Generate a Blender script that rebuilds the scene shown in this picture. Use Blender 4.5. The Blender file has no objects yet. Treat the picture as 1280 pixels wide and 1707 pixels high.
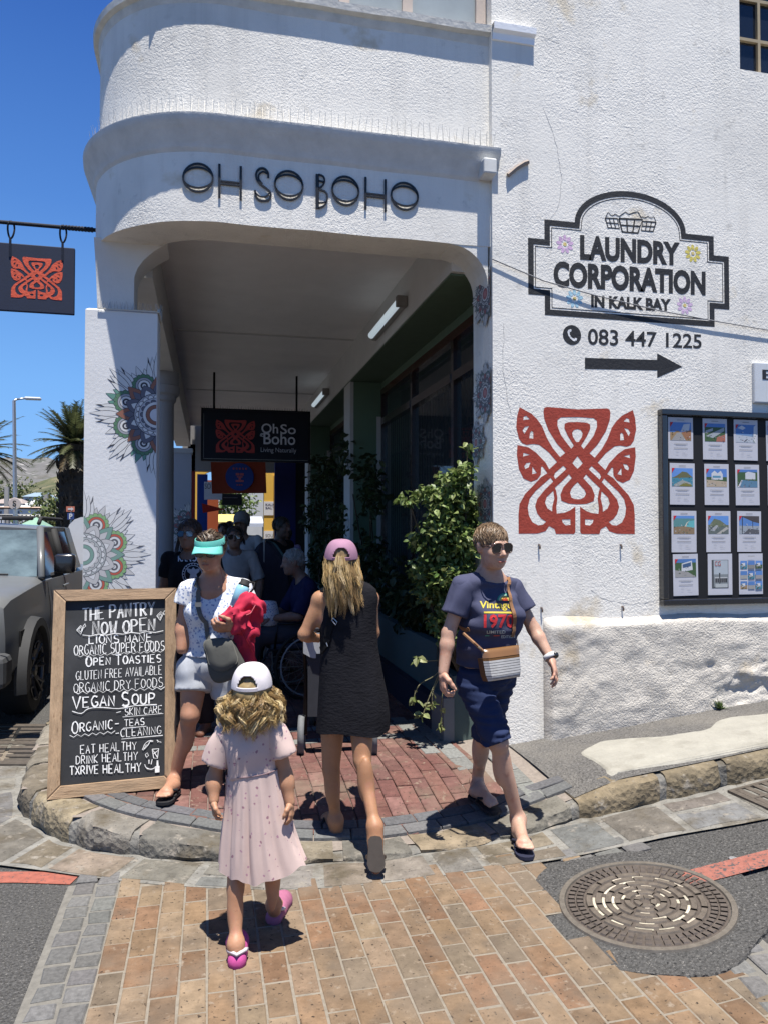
import bpy,bmesh,math,random
import numpy as np
from mathutils import Vector,Matrix,noise
from mathutils.bvhtree import BVHTree
from mathutils.geometry import tessellate_polygon
R=math.radians;PI=math.pi
random.seed(7);np.random.seed(7)
SC=bpy.context.scene;COL=SC.collection
# ---------------------------------------------------------------- camera, sky, sun, exposure
EYE=Vector((0,0,1.66));FPX=1250.0;YAW=R(13.06);PITCH=R(1.444)
cd=bpy.data.cameras.new('camera');cam=bpy.data.objects.new('camera',cd);COL.objects.link(cam)
cam.location=EYE;cam.rotation_euler=(R(90)+PITCH,0,-YAW)
cd.sensor_fit='VERTICAL';cd.sensor_height=36;cd.lens=FPX/1707*36
cd.clip_start=.05;cd.clip_end=9000
SC.camera=cam
SUN_EL=77.5;SUN_AZ=2.0
w=bpy.data.worlds.new('World');SC.world=w;w.use_nodes=True
nt=w.node_tree;bg=nt.nodes['Background']
sky=nt.nodes.new('ShaderNodeTexSky');sky.sky_type='NISHITA';sky.sun_disc=False
sky.sun_elevation=R(SUN_EL);sky.sun_rotation=R(180);sky.altitude=200;sky.air_density=1;sky.dust_density=0;sky.ozone_density=2.5
tcw=nt.nodes.new('ShaderNodeTexCoord');sx=nt.nodes.new('ShaderNodeSeparateXYZ');rp=nt.nodes.new('ShaderNodeValToRGB');mxw=nt.nodes.new('ShaderNodeMix');mxw.data_type='RGBA';scw=nt.nodes.new('ShaderNodeVectorMath');scw.operation='SCALE';scw.inputs['Scale'].default_value=10
nt.links.new(tcw.outputs['Generated'],sx.inputs[0]);nt.links.new(sx.outputs['Z'],rp.inputs[0]);nt.links.new(rp.outputs[0],scw.inputs[0])
for i_,(q_,c_)in enumerate(((0,(.23,.50,.93)),(.18,(.17,.42,.88)),(.38,(.075,.235,.66)),(.57,(.028,.12,.47)),(1,(.022,.085,.33)))):
 e_=rp.color_ramp.elements[i_]if i_<2 else rp.color_ramp.elements.new(q_);e_.position=q_;e_.color=(*c_,1)
nt.links.new(sky.outputs[0],mxw.inputs[6]);nt.links.new(scw.outputs[0],mxw.inputs[7]);mxw.inputs[0].default_value=.85
nt.links.new(mxw.outputs[2],bg.inputs[0]);bg.inputs[1].default_value=.06
sl=bpy.data.lights.new('sun','SUN');sun=bpy.data.objects.new('sun',sl);COL.objects.link(sun)
sl.energy=5;sl.angle=R(.5);sl.color=(1,.955,.885)
el,az=R(SUN_EL),R(SUN_AZ)
SUNV=Vector((math.sin(az)*math.cos(el),-math.cos(az)*math.cos(el),math.sin(el)))
sun.rotation_euler=SUNV.to_track_quat('Z','Y').to_euler();sun.location=(0,-10,30)
vs=SC.view_settings;vs.view_transform='Standard';vs.look='None';vs.exposure=.92;vs.gamma=1
SC.cycles.use_denoising=True
SC.cycles.max_bounces=6;SC.cycles.diffuse_bounces=4;SC.cycles.glossy_bounces=3;SC.cycles.transmission_bounces=4
SC.cycles.caustics_reflective=False;SC.cycles.caustics_refractive=False
# ---------------------------------------------------------------- measuring helpers (photo pixel -> point on a known plane)
_RM=cam.rotation_euler.to_matrix()
def ray(px,py):return _RM@Vector(((px-640)/FPX,(853.5-py)/FPX,-1))
def onY(px,py,Y):d=ray(px,py);return EYE+d*(Y/d.y)
def onX(px,py,X):d=ray(px,py);return EYE+d*(X/d.x)
def onZ(px,py,z):d=ray(px,py);return EYE+d*((z-EYE.z)/d.z)
def atD(px,py,D):return EYE+ray(px,py)*D
def lin(r,g,b):return tuple(((c/255+.055)/1.055)**2.4 if c>10 else c/255/12.92 for c in(r,g,b))
def jit(c,a=.12):k=1+random.uniform(-a,a);return tuple(max(0,x*k*(1+random.uniform(-a,a)*.12))for x in c)
# ---------------------------------------------------------------- objects
def tag(o,label=None,cat=None,group=None,kind=None):
 for k,v in(('label',label),('category',cat),('group',group),('kind',kind)):
  if v:o[k]=v
 return o
def thing(name,label,cat,loc=(0,0,0),group=None):
 o=bpy.data.objects.new(name,None);o.empty_display_size=.1;COL.objects.link(o);o.location=loc
 return tag(o,label,cat,group)
def wloc(o):
 v=Vector((0,0,0))
 while o:v+=Vector(o.location);o=o.parent
 return v
def copy_tree(o,parent=None):
 c=o.copy();COL.objects.link(c);c.parent=parent
 for ch in list(o.children):copy_tree(ch,c)
 return c
class MB:
 """collects faces (with a colour each) and links them as one mesh object"""
 def __init__(s):s.v=[];s.f=[];s.c=[]
 def add(s,v,f,c=(1,1,1)):
  n=len(s.v);s.v+=[tuple(p)for p in v]
  s.f+=[tuple(i+n for i in q)for q in f]
  s.c+=list(c)if isinstance(c,list)else[c]*len(f)
  return s
 def poly(s,pts,c=(1,1,1)):return s.add(pts,[tuple(range(len(pts)))],c)
 def box(s,a,b,c=(1,1,1),M=None):
  x0,y0,z0=a;x1,y1,z1=b
  v=[Vector(p)for p in((x0,y0,z0),(x1,y0,z0),(x1,y1,z0),(x0,y1,z0),(x0,y0,z1),(x1,y0,z1),(x1,y1,z1),(x0,y1,z1))]
  if M:v=[M@p for p in v]
  return s.add(v,[(0,3,2,1),(4,5,6,7),(0,1,5,4),(1,2,6,5),(2,3,7,6),(3,0,4,7)],c)
 def bbox(s,a,b,r,c=(1,1,1),M=None):
  """box with chamfered edges"""
  x0,y0,z0=a;x1,y1,z1=b;v=[];cx,cy,cz=(x0+x1)/2,(y0+y1)/2,(z0+z1)/2
  hx,hy,hz=(x1-x0)/2,(y1-y0)/2,(z1-z0)/2
  bm=bmesh.new();bmesh.ops.create_cube(bm,size=2)
  for p in bm.verts:p.co=Vector((cx+p.co.x*hx,cy+p.co.y*hy,cz+p.co.z*hz))
  bmesh.ops.bevel(bm,geom=list(bm.edges),offset=r,segments=2,affect='EDGES',profile=.5)
  vs_=[M@p.co if M else p.co.copy()for p in bm.verts];bm.verts.index_update()
  fs=[tuple(q.index for q in f.verts)for f in bm.faces];bm.free()
  return s.add(vs_,fs,c)
 def tube(s,pts,rad,n=8,c=(1,1,1),cap=True):
  pts=[Vector(p)for p in pts];N=len(pts)
  rad=rad if isinstance(rad,(list,tuple))else[rad]*N
  v=[];up=None
  for i,p in enumerate(pts):
   t=(pts[min(i+1,N-1)]-pts[max(i-1,0)])
   t=t.normalized()if t.length>1e-9 else Vector((0,0,1))
   if up is None:up=t.orthogonal().normalized()
   up=(up-t*up.dot(t));up=up.normalized()if up.length>1e-6 else t.orthogonal().normalized()
   b=t.cross(up)
   for k in range(n):a=2*PI*k/n;v.append(p+(up*math.cos(a)+b*math.sin(a))*rad[i])
  f=[(i*n+k,i*n+(k+1)%n,(i+1)*n+(k+1)%n,(i+1)*n+k)for i in range(N-1)for k in range(n)]
  if cap:f+=[tuple(reversed(range(n))),tuple((N-1)*n+k for k in range(n))]
  return s.add(v,f,c)
 def loft(s,rings,c=(1,1,1),cap=(False,False),closed=True):
  n=len(rings[0]);v=[p for r in rings for p in r];m=n if closed else n-1
  f=[(i*n+k,i*n+(k+1)%n,(i+1)*n+(k+1)%n,(i+1)*n+k)for i in range(len(rings)-1)for k in range(m)]
  if cap[0]:f.append(tuple(reversed(range(n))))
  if cap[1]:f.append(tuple((len(rings)-1)*n+k for k in range(n)))
  return s.add(v,f,c)
 def lathe(s,prof,center,n=24,c=(1,1,1)):
  cx,cy=center
  return s.loft([[(cx+r*math.cos(2*PI*k/n),cy+r*math.sin(2*PI*k/n),z)for k in range(n)]for r,z in prof],c,(True,True))
 def prism(s,pts2,fr,h,c=(1,1,1)):
  """pts2 polygon placed by fr(u,v,w), extruded from w=0 to w=h"""
  n=len(pts2);v=[fr(u,q,0)for u,q in pts2]+[fr(u,q,h)for u,q in pts2]
  t=tessellate_polygon([[Vector((u,q,0))for u,q in pts2]])
  f=[tuple(a)for a in t]+[tuple(i+n for i in a)for a in t]+[(i,(i+1)%n,(i+1)%n+n,i+n)for i in range(n)]
  return s.add(v,f,c)
 def sphere(s,c0,r,c=(1,1,1),n=12,m=8,M=None):
  r=r if isinstance(r,(tuple,list))else(r,r,r);c0=Vector(c0);rings=[]
  for j in range(m+1):
   t=PI*j/m-PI/2;rr=max(math.cos(t),.001)
   q=[Vector((r[0]*rr*math.cos(2*PI*k/n),r[1]*rr*math.sin(2*PI*k/n),r[2]*math.sin(t)))for k in range(n)]
   rings.append([c0+(M@p if M else p)for p in q])
  return s.loft(rings,c,(True,True))
 def grid(s,V,c=(1,1,1)):
  h,w_=len(V),len(V[0]);fl=[p for r in V for p in r]
  return s.add(fl,[(j*w_+i,j*w_+i+1,(j+1)*w_+i+1,(j+1)*w_+i)for j in range(h-1)for i in range(w_-1)],c)
 def build(s,name,m,parent=None,smooth=False,fix=True):
  me=bpy.data.meshes.new(name)
  me.from_pydata(s.v,[],s.f);o=bpy.data.objects.new(name,me);COL.objects.link(o)
  at=me.color_attributes.new('Col','FLOAT_COLOR','CORNER')
  ln=np.empty(len(me.polygons),np.int32);me.polygons.foreach_get('loop_total',ln)
  cc=np.ones((len(s.c),4),np.float32);cc[:,:3]=np.array(s.c,np.float32).reshape(-1,3)
  at.data.foreach_set('color',np.repeat(cc,ln,axis=0).ravel())
  if fix:
   bm=bmesh.new();bm.from_mesh(me);bmesh.ops.recalc_face_normals(bm,faces=bm.faces);bm.to_mesh(me);bm.free()
  if smooth:me.polygons.foreach_set('use_smooth',[True]*len(me.polygons))
  me.materials.append(m);me.update()
  if parent:o.parent=parent;o.location=-wloc(parent)
  return o
def smooth_by_angle(o,ang=35):
 o.data.polygons.foreach_set('use_smooth',[True]*len(o.data.polygons))
 o.data.set_sharp_from_angle(angle=R(ang));return o
 # ---------------------------------------------------------------- materials
def N(t,kind,**k):
 n=t.nodes.new('ShaderNode'+kind)
 for a,b in k.items():
  if a in n.inputs.keys():n.inputs[a].default_value=b
  else:setattr(n,a,b)
 return n
def mat(name,col=None,rough=.7,var=.1,vs=6,bump=0,bs=40,metal=0,spec=.4,spots=None,bdist=.01,coat=0,sss=0,trans=0,alpha=None,stretch=None,voro=0,emit=None):
 """procedural material; col None takes each face's own colour (attribute Col)"""
 m=bpy.data.materials.new(name);m.use_nodes=True;t=m.node_tree;p=t.nodes['Principled BSDF'];L=t.links.new
 tc=N(t,'TexCoord');co=tc.outputs['Object']
 if stretch:
  mp=N(t,'Mapping');mp.inputs['Scale'].default_value=stretch;L(co,mp.inputs[0]);co=mp.outputs[0]
 if col is None:c=N(t,'Attribute',attribute_name='Col').outputs['Color']
 else:c=N(t,'RGB');c.outputs[0].default_value=(*col,1);c=c.outputs[0]
 if var:
  n1=N(t,'TexNoise',Scale=vs,Detail=6,Roughness=.65);L(co,n1 .inputs['Vector'])
  mr=N(t,'MapRange');mr.inputs[1].default_value=.3;mr.inputs[2].default_value=.7
  mr.inputs[3].default_value=1-var;mr.inputs[4].default_value=1+var;L(n1 .outputs[0],mr.inputs[0])
  x=N(t,'VectorMath',operation='SCALE');L(c,x.inputs[0]);L(mr.outputs[0],x.inputs['Scale']);c=x.outputs[0]
 for(sc,lo,hi,sc_col)in(spots or[]):
  n2=N(t,'TexNoise',Scale=sc,Detail=5,Roughness=.6);L(co,n2 .inputs['Vector'])
  mr=N(t,'MapRange');mr.inputs[1].default_value=lo;mr.inputs[2].default_value=hi;L(n2 .outputs[0],mr.inputs[0])
  mx=N(t,'Mix',data_type='RGBA');L(mr.outputs[0],mx.inputs[0]);L(c,mx.inputs[6]);mx.inputs[7].default_value=(*sc_col,1);c=mx.outputs[2]
 L(c,p.inputs['Base Color'])
 p.inputs['Roughness'].default_value=rough;p.inputs['Metallic'].default_value=metal;p.inputs['Specular IOR Level'].default_value=spec
 if coat:p.inputs['Coat Weight'].default_value=coat;p.inputs['Coat Roughness'].default_value=.05
 if sss:p.inputs['Subsurface Weight'].default_value=sss;p.inputs['Subsurface Radius'].default_value=(.012,.005,.003);p.inputs['Subsurface Scale'].default_value=1
 if trans:p.inputs['Transmission Weight'].default_value=trans
 if alpha is not None:p.inputs['Alpha'].default_value=alpha
 if emit:p.inputs['Emission Color'].default_value=(*emit[0],1);p.inputs['Emission Strength'].default_value=emit[1]
 if bump:
  b=N(t,'Bump',Strength=bump,Distance=bdist)
  nb=N(t,'TexNoise',Scale=bs,Detail=4,Roughness=.6);L(co,nb.inputs['Vector']);h=nb.outputs[0]
  if voro:
   vo=N(t,'TexVoronoi',Scale=voro);L(co,vo.inputs['Vector'])
   ad=N(t,'Math',operation='ADD');L(h,ad.inputs[0]);L(vo.outputs['Distance'],ad.inputs[1]);h=ad.outputs[0]
  L(h,b.inputs['Height']);L(b.outputs[0],p.inputs['Normal'])
 return m
def leafmat(name):
 m=mat(name,None,.45,.15,3,spec=.35);t=m.node_tree;p=t.nodes['Principled BSDF']
 tr=N(t,'BsdfTranslucent');mx=N(t,'MixShader');mx.inputs[0].default_value=.3
 src=p.inputs['Base Color'].links[0].from_socket;t.links.new(src,tr.inputs[0])
 t.links.new(p.outputs[0],mx.inputs[1]);t.links.new(tr.outputs[0],mx.inputs[2]);t.links.new(mx.outputs[0],t.nodes['Material Output'].inputs[0]);return m
M={}
def stucco(name,base,b1=.5,dist=.011):
 m=mat(name,base,.85,.05,1.3,spec=.2,spots=[(.9,.52,.78,tuple(x*.80 for x in base)),(9,.62,.76,tuple(x*.74 for x in base)),(2.6,.62,.72,(base[0]*.82,base[1]*.76,base[2]*.66))])
 t=m.node_tree;p=t.nodes['Principled BSDF'];L=t.links.new;co=t.nodes['Texture Coordinate'].outputs['Object']
 mp=N(t,'Mapping');mp.inputs['Scale'].default_value=(5,5,.30);L(co,mp.inputs[0]);ns=N(t,'TexNoise',Scale=1.5,Detail=6,Roughness=.7);L(mp.outputs[0],ns.inputs['Vector'])
 rs_=N(t,'MapRange');rs_.inputs[1].default_value=.50;rs_.inputs[2].default_value=.80;rs_.inputs[3].default_value=1;rs_.inputs[4].default_value=.84;L(ns.outputs[0],rs_.inputs[0])
 sc_=N(t,'VectorMath',operation='SCALE');L(p.inputs['Base Color'].links[0].from_socket,sc_.inputs[0]);L(rs_.outputs[0],sc_.inputs['Scale']);L(sc_.outputs[0],p.inputs['Base Color'])
 n1=N(t,'TexNoise',Scale=62,Detail=4,Roughness=.6);n2=N(t,'TexNoise',Scale=5,Detail=3);n3=N(t,'TexNoise',Scale=110,Detail=2)
 for n in(n1,n2,n3):L(co,n.inputs['Vector'])
 a=N(t,'Math',operation='MULTIPLY_ADD');L(n2 .outputs[0],a.inputs[0]);a.inputs[1].default_value=1.0;L(n1 .outputs[0],a.inputs[2])
 a2=N(t,'Math',operation='MULTIPLY_ADD');L(n3 .outputs[0],a2 .inputs[0]);a2 .inputs[1].default_value=.5;L(a.outputs[0],a2 .inputs[2])
 b=N(t,'Bump',Strength=b1,Distance=dist);L(a2 .outputs[0],b.inputs['Height'])
 n4=N(t,'TexNoise',Scale=1.6,Detail=3);L(co,n4 .inputs['Vector']);m4=N(t,'MapRange');m4 .inputs[1].default_value=.35;m4 .inputs[2].default_value=.65;m4 .inputs[3].default_value=b1*.4;m4 .inputs[4].default_value=b1;L(n4 .outputs[0],m4 .inputs[0]);L(m4 .outputs[0],b.inputs['Strength']);L(b.outputs[0],p.inputs['Normal'])
 return m
M['stucco']=stucco('white_stucco',(.79,.762,.70))
M['plinth']=stucco('old_plinth_stucco',(.54,.505,.45),.8,.016)
M['paint_wall']=mat('painted_plaster',None,.8,.06,2,.25,40,bdist=.006)
M['print']=mat('printed',None,.6,.03,20)
M['paint']=mat('wall_paint',None,.7,.12,14,.4,55,bdist=.008)
M['matte']=mat('matte',None,.75,.08,12,.1,60,bdist=.004)
M['metal']=mat('metal',None,.4,.1,20,metal=.8)
M['iron']=mat('cast_iron',None,.55,.25,30,.3,120,metal=.5,bdist=.003)
M['gloss']=mat('gloss_paint',None,.25,.04,5,spec=.5,coat=.6)
M['rubber']=mat('rubber',None,.8,.15,25,.2,80,bdist=.003)
M['cloth']=mat('cloth',None,.9,.10,18,.35,260,spec=.15,bdist=.002)
M['skin']=mat('skin',None,.52,.13,9,.3,110,spec=.35,sss=.12,bdist=.002,spots=[(14,.56,.75,(.36,.17,.115)),(90,.66,.72,(.24,.12,.075))])
M['hair']=mat('hair',None,.45,.18,25,spec=.35)
M['leaf']=leafmat('leaf')
M['bark']=mat('bark',None,.9,.3,8,.6,20,bdist=.05)
M['stone']=mat('stone',None,.9,.32,9,.7,45,spec=.2,bdist=.012,spots=[(4,.52,.7,(.085,.070,.048)),(14,.58,.70,(.24,.215,.18)),(60,.6,.7,(.05,.045,.04))],voro=30)
M['brick']=mat('clay_brick',None,.9,.26,16,.6,70,spec=.15,bdist=.007,spots=[(5,.52,.78,(.10,.078,.058)),(60,.61,.67,(.035,.026,.02)),(1.6,.5,.75,(.17,.135,.10)),(26,.60,.72,(.22,.175,.13)),(3.7,.68,.74,(.05,.045,.04))])
M['granite']=mat('granite',None,.85,.3,60,.5,70,bdist=.006)
M['asphalt']=mat('asphalt',(.074,.072,.069),.9,.6,85,1,80,spec=.2,bdist=.012,spots=[(1.1,.5,.75,(.085,.083,.078)),(95,.60,.66,(.20,.19,.175)),(70,.62,.68,(.015,.015,.015))],voro=70)
M['cement']=mat('cement',(.36,.34,.30),.9,.18,7,.6,35,bdist=.012,spots=[(3,.55,.75,(.23,.21,.18))])
M['wood']=mat('weathered_wood',None,.8,.3,3,.5,12,stretch=(12,12,1.1),bdist=.006,spots=[(5,.6,.72,(.16,.09,.045))])
M['chalkboard']=mat('chalkboard',(.022,.023,.025),.7,.3,3,spots=[(2.5,.5,.85,(.055,.056,.06))])
M['chalk']=mat('chalk',(.72,.72,.70),.95,.25,60)
gl=bpy.data.materials.new('window_glass');gl.use_nodes=True;t_=gl.node_tree;p_=t_.nodes['Principled BSDF']
p_.inputs['Base Color'].default_value=(.05,.06,.065,1);p_.inputs['Roughness'].default_value=.03;p_.inputs['Alpha'].default_value=.55;p_.inputs['Specular IOR Level'].default_value=.8
_n=N(t_,'TexNoise',Scale=.7);_b=N(t_,'Bump',Strength=.05,Distance=.02);t_.links.new(_n.outputs[0],_b.inputs['Height']);t_.links.new(_b.outputs[0],p_.inputs['Normal'])
M['glass']=gl
# ---------------------------------------------------------------- curves, text, filled outlines
def catmull(pts,n=6,closed=True):
 P=[Vector(p)for p in pts];N_=len(P);out=[]
 for i in range(N_ if closed else N_-1):
  g=(lambda j:P[j%N_])if closed else(lambda j:P[min(max(j,0),N_-1)])
  a,b,c,d=g(i-1),g(i),g(i+1),g(i+2)
  for k in range(n):
   u=k/n;out.append(.5*((2*b)+(c-a)*u+(2*a-5*b+4*c-d)*u*u+(3*b-a-3*c+d)*u**3))
 if not closed:out.append(P[-1])
 return out
def _curve_mesh(cu):
 o=bpy.data.objects.new('outline',cu);COL.objects.link(o);dg=bpy.context.evaluated_depsgraph_get();dg.update()
 e=o.evaluated_get(dg);me=e.to_mesh();v=[tuple(p.co)for p in me.vertices];f=[tuple(q.vertices)for q in me.polygons]
 e.to_mesh_clear();bpy.data.objects.remove(o);bpy.data.curves.remove(cu);return v,f
def fill2d(loops,extrude=0):
 cu=bpy.data.curves.new('outline','CURVE');cu.dimensions='2D';cu.fill_mode='BOTH';cu.extrude=extrude
 for lp in loops:
  s=cu.splines.new('POLY');s.points.add(len(lp)-1);s.use_cyclic_u=True
  for q,p in zip(s.points,lp):q.co=(p[0],p[1],0,1)
 return _curve_mesh(cu)
def text2d(s,bold=0,extrude=0,space=1,res=4):
 """flat text, scaled so that it fills the unit box 0..1 x 0..1"""
 cu=bpy.data.curves.new('lettering','FONT');cu.body=s;cu.offset=bold;cu.extrude=extrude;cu.space_character=space;cu.resolution_u=res
 v,f=_curve_mesh(cu);a=np.array(v);lo,hi=a[:,:2].min(0),a[:,:2].max(0)
 a[:,:2]=(a[:,:2]-lo)/(hi-lo);return[tuple(p)for p in a],f
def quadmap(tl,tr,br,bl):
 """unit square (u right, v up) -> bilinear quad"""
 tl,tr,br,bl=map(Vector,(tl,tr,br,bl))
 return lambda u,v:(bl*(1-u)+br*u)*(1-v)+(tl*(1-u)+tr*u)*v
def put(mb,vf,fn,off,c):
 v,f=vf;off=Vector(off);mb.add([fn(p[0],p[1])+off for p in v],f,c)
def ribbon(mb,pts,wd,fn,c=(1,1,1)):
 """stroke of width wd (in u,v units of fn's plane, u and v metric)"""
 P=[Vector((p[0],p[1]))for p in pts];n=len(P);L_,R_=[],[]
 wd=wd if isinstance(wd,list)else[wd]*n
 for i in range(n):
  t=P[min(i+1,n-1)]-P[max(i-1,0)]
  t=t.normalized()if t.length>1e-9 else Vector((1,0));q=Vector((-t.y,t.x))*wd[i]/2
  L_.append(P[i]+q);R_.append(P[i]-q)
 v=[fn(*p)for p in L_]+[fn(*p)for p in R_]
 mb.add(v,[(n+i,n+i+1,i+1,i)for i in range(n-1)],c)
 # ================================================================ GROUND
FY=4.85
def road_z(x,y):
 s=min(x,9)-1.55;r=.115*(.5*(s+math.sqrt(s*s+.10)))
 return r-.115*.5*(-3.2+math.sqrt(3.2**2+.1))if x>-1.65 else 0.0
def fixroad(px,py):
 z=0
 for _ in range(12):p=onZ(px,py,z);z=road_z(p.x,p.y)
 return p
def ground_sheet():
 xs=[-6000,-800,-120,-40,-18,-9,-5,-3]+list(np.arange(-2,9.01,.25))+[12,20,60,400,6000]
 ys=[-300,-60,-15,-4]+list(np.arange(-1,6,.5))+[8,12,20,60,300,1500,7000]
 mb=MB();mb.grid([[(x,y,road_z(x,y)-.001)for x in xs]for y in ys])
 tag(mb.build('road',M['asphalt']),kind='structure')
ground_sheet()
KP=[Vector((-1.28,30)),Vector((-1.28,12)),Vector((-1.27,8)),Vector((-1.24,6.3))]
for q in((37,1342),(42,1362),(60,1379),(97,1402),(151,1419),(215,1429),(279,1435),(359,1440),(474,1444),(560,1441),(645,1436),(745,1420),(877,1394),(931,1377),(1018,1359),(1098,1340),(1186,1320),(1280,1298)):
 p=fixroad(*q);KP.append(Vector((p.x,p.y)))
e=KP[-1];KP+=[Vector((e.x+1,e.y+.02)),Vector((9,e.y+.1))]
kl=catmull(KP,10,False)
def resample(P,step):
 out=[P[0]];acc=0
 for a,b in zip(P,P[1:]):
  d=(b-a).length
  while acc+d>=step:
   a=a+(b-a)*((step-acc)/d);d=(b-a).length;out.append(a);acc=0
  acc+=d
 return out
KL=resample(kl,.05);NK=len(KL)
KN=[]
for i in range(NK):
 t=(KL[min(i+2,NK-1)]-KL[max(i-2,0)]).normalized();KN.append(Vector((-t.y,t.x)))
def kerb_h(i):
 p=KL[i]
 if p.y>4.9 and p.x<0:return .16
 return float(np.interp(p.x,[-9,-.9,-.2,.1,.5,1.2,1.6,1.9,2.25,9],[.16,.165,.105,.07,.045,.035,.045,.08,.15,.165]))
KT=[road_z(KL[i].x,KL[i].y)+kerb_h(i)for i in range(NK)]
_KA=np.array([(p.x,p.y)for p in KL]);_KT=np.array(KT);_KNA=np.array([(p.x,p.y)for p in KN])
def pave_z(x,y):
 d2=((_KA-(x,y))**2).sum(1);i=int(d2 .argmin());d=max(0.,(x-_KA[i,0])*_KNA[i,0]+(y-_KA[i,1])*_KNA[i,1])
 inner=.15+max(0,road_z(x,y)-.02)
 k=min(1,max(0,(d-.12)/.9));k=k*k*(3-2*k)
 return _KT[i]*(1-k)+inner*k
def kerb_dist(x,y):
 d2=((_KA-(x,y))**2).sum(1);i=int(d2 .argmin());return(x-_KA[i,0])*_KNA[i,0]+(y-_KA[i,1])*_KNA[i,1]
STONES=[(.185,.150,.100),(.195,.160,.112),(.150,.128,.095),(.140,.130,.112),(.200,.158,.105),(.165,.148,.120)]
def kerb():
 mb=MB();i=0;rnd=random.Random(3)
 def row(i,top,grow):
  p,n,z0=KL[i],KN[i],road_z(KL[i].x,KL[i].y);h=KT[i]-z0;o=[]
  for(d,hh)in((-.004,-.06),(-.012,.35),(-.004,.72),(.008,.92),(.03,1.0),(.09,1.02),(.175,1.0),(.18,-.1)):
   k=math.sin(i*1.7+d*60)*.006+math.sin(i*.63+hh*9)*.007
   q=p+n*(d+k*(1 if hh<.95 else .3)+grow);o.append((q.x,q.y,z0+h*hh+(0 if hh<0 else math.sin(i*1.1+d*40)*.003)))
  return o
 while i<NK-6:
  n=rnd.randint(8,13);n=min(n,NK-1-i);c=jit(rnd.choice(STONES),.18)
  rows=[row(k,1,.012 if k in(i,i+n-1)else 0)for k in range(i,i+n)]
  ends=[]
  mb.loft(rows,[c]*((len(rows)-1)*7),(False,False),closed=False)
  for r in(rows[0],rows[-1]):mb.poly(r,c)
  rows=[[(a[0],a[1],a[2]-.012)for a in row(k,1,.012)]for k in(i+n-1,min(i+n,NK-1))]
  mb.loft(rows,[(.150,.145,.132)]*7,closed=False)
  i+=n
 o=mb.build('kerb',M['stone']);tag(o,kind='structure');smooth_by_angle(o,50)
kerb()
AP=[fixroad(*q).xy for q in((-330,1400),(-120,1430),(0,1446),(128,1462),(205,1475),(430,1488),(564,1486),(679,1471),(860,1447),(967,1430),(1041,1419),(1068,1407),(1186,1385),(1280,1370),(1420,1335))]
def clip_above(pts,z):return[(p[0],p[1],z)for p in pts]
def apron():
 i0=min(range(NK),key=lambda i:(KL[i]-Vector((-1.24,6.6))).length)
 i1=min(range(NK),key=lambda i:abs(KL[i].x-4.2)+abs(KL[i].y-3.9))
 inner=[KL[i]+KN[i]*.02 for i in range(i0,i1)]
 oc=resample(catmull([Vector((-2.05,6.6)),Vector((-1.9,5.6))]+list(AP),8,False),.03)
 n=150;f=lambda L_,u:L_[min(len(L_)-1,int(u*(len(L_)-1)))]
 mat_,last=[],0
 for u in range(n+1):
  p=f(inner,u/n);j=min(range(last,min(len(oc),last+60)),key=lambda q:(oc[q]-p).length);last=j;mat_.append(oc[j])
 mat_=[sum(mat_[max(0,i-5):i+6],Vector((0,0)))/len(mat_[max(0,i-5):i+6])for i in range(n+1)];oc=mat_
 mb=MB();rnd=random.Random(11);k=0;zz=lambda p,d=0:(p.x,p.y,road_z(p.x,p.y)+d)
 rows=[[zz(f(inner,u/n).lerp(f(oc,u/n),v/6),.012)for v in range(7)]for u in range(n+1)]
 mb.grid(rows,[(.185,.178,.160)]*(n*6))
 cols=[(.155,.148,.132),(.150,.128,.098),(.165,.155,.138),(.140,.128,.108),(.165,.138,.105),(.145,.143,.138),(.160,.150,.130)]
 k=1
 while k<n-4:
  w_=rnd.randint(4,8);k2=min(n-1,k+w_);split=rnd.choice([None,None,.45,.6])
  for(v0,v1)in([(.16,.93)]if not split else[(.14,split-.04),(split+.04,.95)]):
   c=jit(rnd.choice(cols),.2);sh=[rnd.uniform(-.05,.05)for _ in range(4)]
   m=max(2,k2-k);P=[]
   for a in range(m+1):
    u=(k+(k2-k)*a/m)/n;P.append([zz(f(inner,u).lerp(f(oc,u),min(1,max(0,v0+(v1-v0)*b/4+(sh[0]if b==0 else sh[1]if b==4 else 0)*math.sin(a/m*PI)))),.0135 if(a in(0,m)or b in(0,4))else .020+.003*math.sin(a*3+b*2))for b in range(5)])
   mb.grid(P,c)
  k=k2+1
 o=mb.build('stone_gutter',M['stone']);tag(o,kind='structure');smooth_by_angle(o,60)
apron()
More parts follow.
